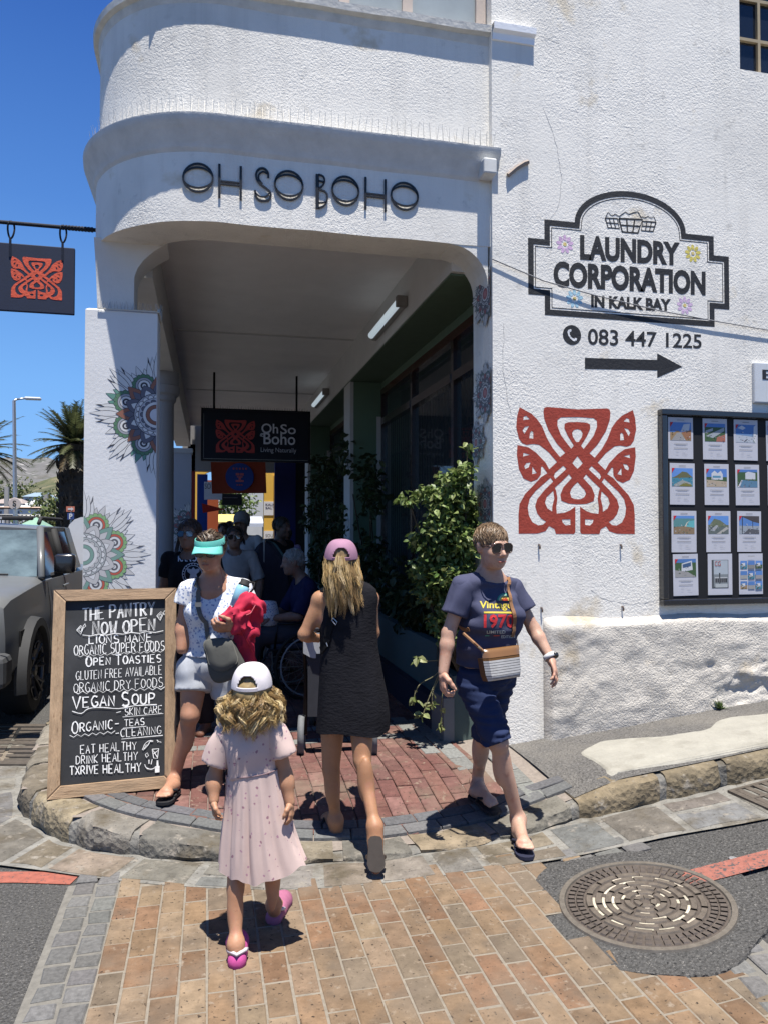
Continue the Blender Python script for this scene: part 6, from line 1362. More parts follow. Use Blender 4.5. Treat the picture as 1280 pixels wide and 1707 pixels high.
 for i in range(90):
  a=rs.uniform(-1,1);p=hb-CF*.108*s+RT*a*.02+UP*(.028+rs.uniform(-.01,.01));pts=[p+CF*.03,p-CF*.012,p-CF*.016-UP*.04+RT*a*.012,p-CF*.008-UP*.09+RT*a*.03,p-CF*.002-UP*.15+RT*a*.04];mb.tube(pts,[.0025,.0028,.0026,.0022,.0008],4,jit(rs.choice(cols),.2),False)
 mb.build('locks',M['hair'],ho)
 cap('cap',hc,HB,s,root,M['cloth'],(.30,.165,.235),strap_c=(.20,.11,.16),tilt=-.12,rad=(.090,.112,.104),rim=-.006)
 bag=thing('shoulder_strap_bag','black webbing bag strap with silver buckle across the dark dress','bag',tuple(J((540,1060,3.82))));mb=MB();strap_on(mb,tree,[J((545,1030,3.8)),J((538,1050,3.8)),J((531,1072,3.82)),J((528,1085,3.9))],.040,(.008,.008,.009),.007);mb.build('strap',M['cloth'],bag);mb=MB();strap_on(mb,tree,[J((566,1003,3.8)),J((553,1018,3.8)),J((545,1030,3.8))],.036,(.008,.008,.009),.007);mb.build('strap',M['cloth'],bag)
 mb=MB();q=[on_surface(tree,J(k),.016)for k in((549,1030,3.8),(559,1037,3.8),(557,1042,3.8),(547,1034,3.8))];mb.tube(q+q[:1],.0028,5,(.5,.5,.5));q2=[on_surface(tree,J(k),.016)for k in((531,1074,3.8),(538,1080,3.8))];mb.tube(q2,.0028,5,(.4,.4,.4));mb.build('buckle',M['metal'],bag)
 sandal('sandal',heelL-UP*.002,ballL-UP*.002,root,-1,1.05,(.03,.022,.016))
 sole=MB();d=(toeR-heelR).normalized();t=RT;nrm=t.cross(d).normalized();nrm=nrm if nrm.dot(CF)<0 else-nrm
 O_=[(-.03,0),(-.025,.024),(0,.035),(.06,.034),(.12,.040),(.17,.044),(.20,.038),(.225,.018),(.228,-.005),(.215,-.03),(.17,-.042),(.12,-.038),(.06,-.033),(0,-.034),(-.025,-.022)];L_=(toeR-heelR).length/.2
 sole.loft([[heelR+d*a*L_+t*q+nrm*z for a,q in O_]for z in(.034,.040,.054)],(.035,.028,.024),(True,True));o=sole.build('sandal',M['rubber'],root)
 mb=MB();mb.tube([heelR+d*.12*L_+t*.038+nrm*.02,heelR+d*.11*L_+t*.042-nrm*.02,heelR+d*.12*L_-nrm*.05,heelR+d*.11*L_-t*.042-nrm*.02,heelR+d*.12*L_-t*.038+nrm*.02],.011,6,(.03,.02,.015));mb.build('strap',M['matte'],o)
blonde()
def pushchair():
 g=.135;fwd=(CF-RT*.05).normalized();root=thing('pushchair','dark pushchair with grey wheels in front of the fair-haired woman','pushchair',tuple(onZ(560,1290,g)))
 c=onZ(563,1262,g);c=Vector((c.x,c.y,0))+fwd*.18;W_=lambda x,y,z:c+RT*x+fwd*y+UP*(z+g)
 for x in(-.245,.245):
  mb=MB();n_=26;rr=.135
  mb.loft([[W_(x+dx,-.12+q*math.cos(a),rr+q*math.sin(a))for a in np.linspace(0,2*PI,n_,False)]for dx,q in((-.016,.105),(-.022,.128),(0,.136),(.022,.128),(.016,.105),(-.016,.105))],(.13,.135,.14));w_=mb.build('wheel',M['rubber'],root,True)
  mb=MB();mb.loft([[W_(x+dx,-.12+q*math.cos(a),rr+q*math.sin(a))for a in np.linspace(0,2*PI,n_,False)]for dx,q in((-.012,.002),(-.012,.104),(.012,.104),(.012,.002))],(.25,.255,.26));mb.build('hub',M['matte'],w_)
  mb=MB();mb.tube([W_(x*.9,-.12,.135),W_(x*.95,.12,.5),W_(x*.95,-.12,.80),W_(x*.95,-.22,.86)],.013,8,(.02,.02,.022));mb.tube([W_(x*.9,.60,.1),W_(x*.95,.12,.5)],.013,8,(.02,.02,.022));mb.build('frame_bar',M['metal'],root,True)
  mb=MB();mb.loft([[W_(x*.85+dx,.62+q*math.cos(a),.09+q*math.sin(a))for a in np.linspace(0,2*PI,18,False)]for dx,q in((-.015,.06),(-.018,.085),(.018,.085),(.015,.06))],(.05,.05,.05),(True,True));mb.build('front_wheel',M['rubber'],root)
 mb=MB();mb.tube([W_(-.235,-.22,.86),W_(-.15,-.27,.875),W_(.15,-.27,.875),W_(.235,-.22,.86)],.016,10,(.05,.05,.055));mb.build('handle',M['rubber'],root,True)
 mb=MB();rows=[]
 for t in np.linspace(0,1,8):rows.append([W_(.215*math.cos(a),.10+.13*math.sin(a)+.16*t,.82-.62*t+.02*math.sin(7*a))for a in np.linspace(0,2*PI,26,False)])
 mb.loft(rows,(.018,.018,.026),(True,True));mb.build('seat',M['cloth'],root,True)
 mb=MB();rows=[]
 for t in np.linspace(0,1,9):a0=t*PI*.62;rows.append([W_(.235*math.cos(q),.16+.36*math.sin(a0)*1-.26*math.cos(a0),.78+.28*math.sin(q)*math.sin(a0+.25))for q in np.linspace(0,PI,15)])
 mb.loft(rows,(.016,.016,.022),closed=False);mb.build('hood',M['cloth'],root,True)
 mb=MB();mb.loft([[W_(x,-.19+.03*math.sin(9*x),z)for x in np.linspace(-.20,.20,15)]for z in(.70,.55,.4,.28)],(.04,.042,.05),closed=False);mb.build('storage_bag',M['cloth'],root,True)
 mb=MB();mb.loft([[W_(x,-.215-.02*math.sin(23*x),z-.02*math.sin(31*x)*(1 if z<.7 else 0))for x in np.linspace(-.23,.05,15)]for z in(.84,.76,.69)],(.34,.35,.37),closed=False);tag(mb.build('muslin_cloth',M['cloth'],None,True),'pale grey cloth draped over the pushchair handle','cloth')
pushchair()
# ------------------------------------------------------------- small girl in a pink dress, from behind
def girl():
 fwd=(CF+RT*.05).normalized();B=basis(fwd,UP);r,f,u=B
 root=thing('person','small girl in pale pink dress and white cap over curly fair hair','person',tuple(onZ(430,1560,.01)))
 b=Body();hc=J((421,1154,3.0));s=.84;HB=basis(fwd,UP);P=head(b,hc,*HB,s);nb=J((420,1205,3.0));b.cone(nb,hc-UP*.06,.042,.042,.03)
 sL,sR=J((378,1222,3.0)),J((459,1220,3.0));eL,wL=J((357,1297,2.99)),J((357,1335,2.95));eR,wR=J((476,1292,3.0)),J((484,1338,2.97))
 for q in(sL,sR):b.cone(nb-UP*.015,q,.04,.036,.04)
 arm(b,sL,eL,wL,(.034,.028,.020));arm(b,sR,eR,wR,(.034,.028,.020));chest,waist,pel=J((420,1250,3.0)),J((422,1300,3.0)),J((425,1345,3.0))
 b.ell(chest,(.095,.07,.10),None,.04);b.ell(waist,(.09,.07,.09),None,.04);b.ell(pel,(.10,.08,.08),None,.04)
 hL,kL,aL=J((402,1370,3.0)),J((393,1482,2.96)),J((394,1575,2.87));hR,kR,aR=J((445,1370,3.0)),J((455,1455,3.03)),J((457,1508,3.13))
 leg(b,hL,kL,aL,(.052,.033,.022),fwd,.9);leg(b,hR,kR,aR,(.052,.033,.022),fwd,.9)
 heelL,ballL=onZ(396,1600,.028),onZ(398,1575,.028);heelR,ballR=onZ(458,1528,.03),onZ(470,1506,.03);foot2(b,aL,heelL,ballL,1,.72);foot2(b,aR,heelR,ballR,-1,.72)
 V,F=b.mesh(.0075);parts=[];sk=(.37,.195,.115)
 hd=Body();hand(hd,wL,J((357,1362,2.93))-wL+CF*.01,RT*1.0+CF*.3,.56,.8,.05,1,.6);parts.append((*hd.mesh(.0035),sk));hd=Body();hand(hd,wR,J((487,1366,2.95))-wR,-RT+CF*.3,.56,.6,.05,-1,.6);parts.append((*hd.mesh(.0035),sk));npmesh('body',[(V,F,sk)]+parts,M['skin'],root)
 t=Body();t.ell(chest,(.098,.076,.105),None,.04);t.ell(waist,(.090,.074,.10),None,.04)
 for q in(sL,sR):t.cone(nb-UP*.022,q,.038,.038,.04)
 hem=plane(J((422,1290,3.0)),-UP+RT*.10);fo=folds(.005,40,2);nk=npv(nb+UP*.012)
 def mod(D,X,Y,Z):return np.maximum(np.maximum(D+fo(X,Y,Z),hem(X,Y,Z)),.055-np.sqrt((X-nk[0])**2+(Y-nk[1])**2+(Z-nk[2])**2))
 TV,TF=t.mesh(.0075,.010,mod);S1=sleeve(sL,eL+RT*-.02,.68,.042,.008,3,flare=.010);S2=sleeve(sR,eR+RT*.015,.55,.042,.008,5,flare=.010);dr=npmesh('dress',[(TV,TF,(1,1,1)),(*S1,(1,1,1)),(*S2,(1,1,1))],M['pink_dress'],root)
 rows=[];n_=120;prof=[(1284,422,.104,.082,0,1.0),(1293,422,.106,.084,.2,1),(1318,423,.110,.089,.6,1),(1352,424,.117,.097,.9,1),(1388,425,.128,.106,1.1,1),(1424,427,.139,.114,1.3,1),(1447,428,.146,.118,1.4,1)]
 for i,(py,px,a,d_,k,_)in enumerate(prof):
  c0=J((px,py,3.0));row=[]
  for q in np.linspace(0,2*PI,n_,False):
   tt=i/(len(prof)-1);flick=.055*tt**2*max(0,math.cos(q+.3))**3;w_=1+k*(.045*math.sin(9*q+.9*math.sin(3*q))+.045*math.sin(17*q+1.2+math.sin(4*q))*(1-.3*tt)+.035*math.sin(31*q+math.sin(5*q))*(1-tt)**.5);row.append(c0+RT*(a*w_*math.cos(q)+flick)+CF*d_*w_*math.sin(q)+UP*(.012*math.sin(q*2+1)+.008*math.sin(9*q)+.025*max(0,math.cos(q+.3))**3)*tt+UP*.012*math.cos(q)*(1-tt))
  rows.append(row)
 up=[]
 for a,b_ in zip(rows,rows[1:]):up+=[a,[p.lerp(q,.5)for p,q in zip(a,b_)]]
 mb=MB();inner=[[p.lerp(J((428,1447,3.0)),.012)+UP*.004 for p in rows[-1]],[p.lerp(J((424,1352,3.0)),.10)for p in rows[3]]];mb.loft(up+[rows[-1]]+inner,(1,1,1));smooth_by_angle(mb.build('skirt',M['pink_dress'],dr,True),60)
 mb=MB();mb.tube([p+(p-J((422,1290,3.0))).normalized()*.002 for p in rows[0]+rows[0][:1]],.0022,5,(.22,.15,.16));mb.build('waist_seam',M['cloth'],dr,True)
 cols=[(.42,.285,.115),(.54,.40,.19),(.30,.195,.08),(.62,.49,.27),(.24,.15,.06)];mb=MB();rs=random.Random(12);hb=Vector(hc)
 for i in range(165):
  a=rs.uniform(-.32*PI,1.32*PI);x,y=math.cos(a),-math.sin(a);lay=rs.uniform(.6,1.12);p0=hb+(RT*x*.076+CF*y*.09)*s+UP*rs.uniform(-.035,.02);L_=rs.uniform(.085,.15)*(1-.12*abs(x));out=(RT*x*1.2+CF*y*.55)*rs.uniform(.35,1.0)
  rr=rs.uniform(.007,.017);ph=rs.uniform(0,6);tw=rs.uniform(8,15)*rs.choice((-1,1));dn=(-UP*1.0+out*.5).normalized();e1=dn.orthogonal().normalized();e2=dn.cross(e1);cl=rs.choice(cols)
  for q_ in range(16):
   pts=[];o1=Vector([rs.gauss(0,.0042)for _ in range(3)]);dph=rs.gauss(0,.38);Lq=L_*rs.uniform(.85,1.08);r2=rr*rs.uniform(.75,1.15)
   for k in range(15):t_=k/14;q=p0+o1+out*.056*math.sin(min(1,t_*1.6)*PI*.55)*lay-UP*Lq*t_**1.25;an_=ph+dph+tw*t_;pts.append(q+(e1*math.cos(an_)+e2*math.sin(an_))*r2*min(1,t_*3))
   r0=rs.uniform(.0006,.0012);mb.tube(pts,[r0]*12+[r0*.8,r0*.5,r0*.2],3,jit(cl,.22),False)
 hV,hF=hair_shell(hc,HB,s,(.088,.102,.095),(0,-.016,.012),(0,1,-.3),(0,.045,.03),-.095);ho=npmesh('hair',[(hV,hF,(.24,.17,.075))],M['hair'],root);mb.build('locks',M['hair'],ho)
 cap('cap',hc,HB,s,root,M['cloth'],(.58,.545,.56),rad=(.093,.110,.106),tilt=-.05,strap_c=(.56,.52,.535),rim=.002)
 for hl,bl,sd,nm,c in((heelL,ballL,1,'clog',(.42,.06,.22)),(heelR,ballR,-1,'clog',(.30,.10,.17))):
  q=Body();d=(bl-hl).normalized();tv=d.cross(UP).normalized();q.cone(hl-d*.005,hl+d*.06,.036,.034,.02);q.cone(hl+d*.06,bl+d*.02,.034,.042,.02);q.cone(bl+d*.02-tv*.012,bl+d*.045,.036,.032,.02);z0=hl.z-.028;cut=plane((0,0,z0),-UP)
  hole=npv(hl+d*.045+UP*.058)
  VV,FF=q.mesh(.006,0,lambda D,X,Y,Z:np.maximum(np.maximum(D,cut(X,Y,Z)),.033-np.sqrt((X-hole[0])**2+(Y-hole[1])**2+((Z-hole[2])*.8)**2)));o=npmesh(nm,[(VV,FF,c)],M['rubber'],root)
  mb=MB();mb.tube([hl+d*.03+tv*.036+UP*.022,hl+d*.0+tv*.030+UP*.035,hl-d*.036+UP*.038,hl+d*.0-tv*.030+UP*.035,hl+d*.03-tv*.036+UP*.022],.0075,6,(.55,.5,.53));mb.build('heel_strap',M['rubber'],o,True)
girl()
# ------------------------------------------------------------- woman with a turquoise visor by the chalkboard
def visor_woman():
 fwd=(-CF*.97-RT*.06).normalized();B=basis(fwd,UP);r,f,u=B;hf=(-CF*.95-RT*.10-UP*.14).normalized();HB=basis(hf,UP)
 root=thing('person','woman in a turquoise visor, floral white top and pale shorts beside the chalkboard','person',tuple(onZ(330,1310,.15)))
 b=Body();hc=J((351,919,4.40));s=.94;P=head(b,hc,*HB,s);nb=J((357,962,4.48));b.cone(nb,hc-HB[2]*.05,.052,.052,.03);b.cone(nb+UP*.01,nb-UP*.07,.055,.10,.04)
 sR,sL=J((317,985,4.46)),J((402,982,4.50));eR,wR=J((306,1040,4.46)),J((303,1082,4.40));eL,wL=J((423,1042,4.46)),J((388,1046,4.24))
 for q in(sR,sL):b.cone(nb-UP*.035,q,.055,.05,.05)
 arm(b,sR,eR,wR,(.047,.042,.030));arm(b,sL,eL,wL,(.047,.040,.029))
 chest,waist,pel=J((359,1015,4.50)),J((358,1065,4.49)),J((352,1105,4.49));torso(b,B,chest,waist,pel,.15,.145,.155,.74)
 hR,kR,aR=J((326,1115,4.47)),J((318,1192,4.38)),J((290,1300,4.42));hL,kL,aL=J((378,1115,4.50)),J((389,1205,4.50)),J((392,1285,4.78));leg(b,hR,kR,aR,(.088,.057,.033),fwd);leg(b,hL,kL,aL,(.088,.056,.033),fwd)
 ballR,heelR=onZ(277,1322,.20),onZ(291,1309,.20);ballL,heelL=onZ(388,1294,.185),onZ(392,1281,.19);foot2(b,aR,heelR,ballR,-1);foot2(b,aL,heelL,ballL,1);V,F=b.mesh(.009);sk=(.36,.185,.115)
 hd=Body();hand(hd,wL,J((372,1046,4.20))-wL,CF*.6+UP*.35,.95,.85,.1,-1,.6);gV,gF=hd.mesh(.0042);npmesh('body',[(V,F,sk),(gV,gF,sk)],M['skin'],root)
 mb=MB();mb.tube([P(-.022,.102,-.067),P(-.008,.107,-.066),P(.008,.107,-.066),P(.022,.102,-.067)],.0034,6,(.27,.09,.075));mb.build('lips',M['skin'],root,True)
 glasses(P,s,root,(.04,.02,.012),(.03,.02,.015),.06,.025)
 t=Body();torso(t,B,chest,waist,pel,.156,.156,.172,.78,1.1)
 for q in(sR,sL):t.cone(nb-UP*.045,q,.055,.052,.05)
 hem=plane(J((350,1092,4.45)),-UP);fo_,fp_=folds(.007,22,15,(1,1,1.2)),folds(.003,60,19,(.8,.8,1.2));fo=lambda X,Y,Z:fo_(X,Y,Z)+fp_(X,Y,Z);nk=npv(nb+f*.055-UP*.0)
 def mod(D,X,Y,Z):D=np.maximum(D+fo(X,Y,Z),hem(X,Y,Z));return np.maximum(D,.088-np.sqrt((X-nk[0])**2+(Y-nk[1])**2+((Z-nk[2])*.85)**2))
 TV,TF=t.mesh(.010,.012,mod);S1=sleeve(sR,eR,.40,.062,.008,12,flare=.012);S2=sleeve(sL,eL,.40,.062,.008,14,flare=.012);npmesh('floral_top',[(TV,TF,(1,1,1)),(*S1,(1,1,1)),(*S2,(1,1,1))],M['floral'],root);tree=bvh(TV,TF)
 parts=[];cs=(.34,.355,.385)
 for i,(h_,k_,g)in enumerate(((hR,kR,.018),(hL,kL,.020))):
  q=Body();Bm=np.array([list(r),list(f),list(u)]).T;q.ell(pel-UP*.01,(.152,.118,.11),Bm,.03);q.cone(h_,h_.lerp(k_,.75),.094,.084,.03);pl=plane(h_.lerp(k_,.50),k_-h_);top=plane(pel+UP*.06,UP);fo2=folds(.006,26,18+i,(.6,.6,2.4))
  parts.append((*q.mesh(.010,g,lambda D,X,Y,Z:np.maximum(np.maximum(D+fo2(X,Y,Z),pl(X,Y,Z)),top(X,Y,Z))),cs))
 npmesh('shorts',parts,M['cloth'],root)
 cols=[(.055,.035,.022),(.10,.065,.04),(.16,.11,.07)];rad,off=(.083,.102,.088),(0,-.014,.036);hV,hF=hair_shell(hc,HB,s,rad,off,(0,.8,-.6),(0,.05,.03),-.07);ho=npmesh('hair',[(hV,hF,(.06,.04,.025))],M['hair'],root)
 mb=MB();comb(mb,hc,HB,s,rad,off,lambda p:(.8*(p.y-.05)-.6*(p.z-.03))<.0 and p.z>-.07,420,6,.012,cols,lambda p:(p.x*4,-.5,-.25),.0024,.010,.45,3);mb.build('locks',M['hair'],ho)
 cap('visor',hc,HB,s,root,M['cloth'],(.16,.56,.47),rad=(.090,.110,.10),off=(0,-.008,.050),visor=True,brimlen=.075,tilt=.08,rim=-.004,back_open=False,flat=.8)
 sandal('flip_flop',heelR,ballR,root,-1,1.05);sandal('flip_flop',heelL,ballL,root,1,1.05)
 mb=MB();q=[P(.03,.05,-.12)];mb.tube([on_surface(bvh(V,F),J(k),.004)for k in((373,948,4.4),(377,965,4.4),(372,978,4.38))],.0015,4,(.25,.07,.05));mb.build('necklace',M['matte'],root)
 GRY=(.075,.075,.068);bc=[J(k)for k in((343,1070,4.24),(385,1066,4.26),(402,1108,4.24),(352,1128,4.22))];nrm=(bc[1]-bc[0]).cross(bc[3]-bc[0]).normalized();nrm=nrm if nrm.dot(CF)<0 else-nrm
 bag=thing('shoulder_bag','grey canvas shoulder bag with rounded flap hanging at the front of the visor woman','bag',tuple(sum(bc,Vector())/4));qm=quadmap(*bc)
 def pad(out,z0,z1,c,nm):
  mb=MB();n_=len(out);cen=(sum(p[0]for p in out)/n_,sum(p[1]for p in out)/n_);P_=lambda k,z:[qm(cen[0]+(p[0]-cen[0])*k,cen[1]+(p[1]-cen[1])*k)+nrm*z for p in out]
  mb.loft([P_(.97,z0),P_(1,z0+.01),P_(1,z1-.01),P_(.93,z1-.002),P_(.5,z1+.004)],c,(True,True));return mb.build(nm,M['cloth'],bag,True)
 pad(catmull([(0,1.02),(1.0,1.02),(1.12,.5),(1.12,-.15),(.85,-.32),(.3,-.3),(.02,-.05),(-.04,.5)],4),-.05,.035,GRY,'pouch');pad(catmull([(.02,1.05),(.98,1.05),(1.04,.55),(.98,.18),(.72,.02),(.35,.03),(.06,.3),(.0,.65)],4),.036,.056,tuple(x*1.15 for x in GRY),'flap')
 mb=MB();strap_on(mb,tree,[J(k)for k in((331,958,4.45),(328,985,4.35),(330,1010,4.33),(336,1040,4.3),(345,1073,4.27))],.026,(.11,.11,.10),.008);mb.build('strap',M['cloth'],bag)
 mb=MB();q=J((331,1008,4.27));mb.box((-.018,-.004,-.012),(.018,.004,.012),(.3,.3,.28),Matrix.Translation(q));mb.tube([J((344,1068,4.22)),J((347,1078,4.2))],.006,6,(.4,.4,.38));mb.build('buckle',M['metal'],bag)
 jk=thing('jacket','crumpled red jacket draped over the forearm of the visor woman','jacket',tuple(J((405,1050,4.3))));q=Body();
 for(a,b_,ra,rb)in(((378,1030,4.24),(412,1006,4.30),.036,.05),((385,1036,4.22),(428,1022,4.32),.04,.05),((412,1000,4.32),(428,1012,4.32),.035,.045),((400,1045,4.25),(422,1050,4.32),.045,.04),((404,1050,4.28),(410,1085,4.30),.050,.042),((410,1080,4.30),(412,1108,4.30),.042,.026),((398,1078,4.27),(404,1104,4.28),.03,.022),((416,1070,4.32),(423,1107,4.33),.026,.012)):q.cone(J(a),J(b_),ra,rb,.02)
 f1,f2=folds(.018,42,31,(1,1,.7)),folds(.008,95,37,(1,1,.5));JV,JF=q.mesh(.0075,0,lambda D,X,Y,Z:D+np.abs(f1(X,Y,Z))*1.7+f2(X,Y,Z)-.012);npmesh('shell',[(JV,JF,(.42,.028,.060))],M['cloth'],jk);jt=bvh(JV,JF)
 mb=MB();mb.tube([on_surface(jt,J(k),.003)for k in((414,1028,4.2),(422,1024,4.2),(432,1020,4.2),(434,1012,4.2))],.003,5,(.5,.12,.14));mb.tube([on_surface(jt,J(k),.003)for k in((404,1055,4.2),(410,1075,4.2),(420,1098,4.2))],.003,5,(.25,.015,.03));mb.build('piping',M['cloth'],jk)
 bt=thing('water_bottle','pale blue water bottle with black screw cap held in the arm of the visor woman','bottle',tuple(J((402,990,4.34))));a,d=J((394,1012,4.33)),J((410,968,4.36));ax=(d-a).normalized()
 mb=MB();mb.tube([a,a+ax*.10,a+ax*.125,a+ax*.13],[.040,.040,.036,.03],20,(.26,.50,.60));mb.build('flask',M['gloss'],bt,True)
 mb=MB();mb.tube([a+ax*.128,a+ax*.140,a+ax*.142,a+ax*.165,a+ax*.168],[.033,.033,.028,.028,.02],20,(.012,.012,.013));mb.tube([a+ax*.15+RT*.03,a+ax*.15+RT*.055,a+ax*.11+RT*.062,a+ax*.085+RT*.05],.006,6,(.012,.012,.013));mb.build('screw_cap',M['matte'],bt,True)
visor_woman()
# ================================================================ BUSHES, BACKGROUND PEOPLE, STREET BEYOND
def leaves(mb,pts,size,cols,droop=.5,rs=random.Random(2),up=None):
 for p in pts:
  p=Vector(p);d=Vector((rs.gauss(0,1),rs.gauss(0,1),rs.gauss(-droop,.6))).normalized();n=Vector((rs.gauss(0,.6),rs.gauss(0,.6),1));s=d.cross(n).normalized();n=s.cross(d);l=size*rs.uniform(.6,1.35);w_=l*.36
  q=[p,p+d*l*.35+s*w_+n*l*.10,p+d*l*.75+s*w_*.7+n*l*.06,p+d*l*1.05-n*l*.10,p+d*l*.75-s*w_*.7+n*l*.06,p+d*l*.35-s*w_+n*l*.10,p+d*l*.5-n*l*.02]
  mb.add(q,[(0,1,6),(1,2,6),(2,3,6),(3,4,6),(4,5,6),(5,0,6)],jit(rs.choice(cols),.3))
def bush(name,label,clumps,n,size,cols,cat='bush',stems=None,group=None,seed=1):
 rs=random.Random(seed);root=thing(name,label,cat,stems[0]if stems else clumps[0][0],group);mb=MB();P=[]
 tot=sum(r[0]*r[1]*r[2]for _,r in clumps)
 for c,r in clumps:
  k=int(n*r[0]*r[1]*r[2]/tot)+12
  for _ in range(k):
   d=Vector((rs.gauss(0,1),rs.gauss(0,1),rs.gauss(0,1))).normalized()*rs.random()**.45;P.append(Vector(c)+Vector((d.x*r[0],d.y*r[1],d.z*r[2])))
 leaves(mb,P,size,cols,.6,rs);mb.build('foliage',M['leaf'],root)
 if stems:
  mb=MB()
  for c,r in clumps:a=Vector(stems[0])+Vector((rs.uniform(-.05,.05),rs.uniform(-.1,.1),0));b=Vector(c);mb.tube([a,a.lerp(b,.5)+Vector((rs.uniform(-.06,.06),rs.uniform(-.06,.06),0)),b],[.014,.010,.004],5,(.08,.06,.035),False)
  mb.build('stem',M['bark'],root)
 return root
LF=[(.13,.18,.05),(.09,.14,.035),(.18,.23,.075),(.07,.11,.03),(.23,.27,.10)]
def clump(px,py,Y,r):p=onY(px,py,Y);return((p.x,p.y,p.z),r)
bush('leafy_bush','sunlit leafy green bush growing from the planter beside the white wall end',[clump(*q)for q in((700,950,5.1,(.10,.14,.10)),(770,960,4.98,(.12,.14,.12)),(740,850,5.0,(.14,.14,.10)),(700,900,5.08,(.09,.12,.08)),(745,1060,5.0,(.10,.12,.08)),(778,745,5.02,(.04,.05,.05)),(770,790,4.98,(.10,.12,.09)),(745,800,4.98,(.08,.12,.08)),(715,822,5.0,(.12,.10,.07)),(680,832,5.0,(.09,.07,.045)),(760,832,5.0,(.13,.13,.10)),(735,880,5.0,(.16,.16,.10)),(770,905,4.98,(.12,.13,.13)),(725,920,5.05,(.15,.16,.09)),(745,965,4.98,(.16,.15,.13)),(715,985,5.1,(.12,.15,.10)),(755,1010,5.0,(.13,.14,.10)),(730,1035,5.05,(.10,.12,.08)),(760,870,5.2,(.2,.2,.3)),(755,960,5.25,(.2,.2,.3)))],6800,.043,LF,stems=[(1.86,5.3,.5)],seed=3)
def trailing():
 rs=random.Random(4);root=thing('trailing_plant','thin trailing stems with pale leaves hanging over the planter edge','plant',(1.66,5.2,.7));mb=MB();st=MB()
 for path in([(740,1100),(700,1102),(695,1095)],[(752,1095),(725,1125),(700,1140),(690,1160),(693,1168)],[(745,1105),(722,1150),(720,1175)],[(740,1130),(735,1180),(736,1212)],[(730,1125),(712,1170),(705,1190)]):
  Q=catmull([onY(*q,5.0)for q in path],6,False);st.tube(Q,.0035,5,(.16,.15,.08))
  if len(path)>3 or path[0][0]<746:leaves(mb,[Q[-1]]*5+[q for q in Q[len(Q)//2:]if rs.random()<.45],.055,[(.15,.19,.06),(.2,.22,.09)],.8,rs)
 mb.build('foliage',M['leaf'],root);st.build('stem',M['bark'],root)
trailing()
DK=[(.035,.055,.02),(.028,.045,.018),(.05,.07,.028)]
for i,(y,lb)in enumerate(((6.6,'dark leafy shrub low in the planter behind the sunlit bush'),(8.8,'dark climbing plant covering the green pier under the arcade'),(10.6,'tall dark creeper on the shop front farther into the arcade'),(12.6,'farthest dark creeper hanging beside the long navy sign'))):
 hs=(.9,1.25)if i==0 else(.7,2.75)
 bush('dark_shrub',lb,[((1.80+random.uniform(-.12,.10),y+random.uniform(-.75,.75),hs[0]+(hs[1]-hs[0])*k/11),(.16,.36,.24))for k in range(12)],900,.085,DK,'shrub',[(1.9,y,.55)],'dark plants in the planter',10+i)
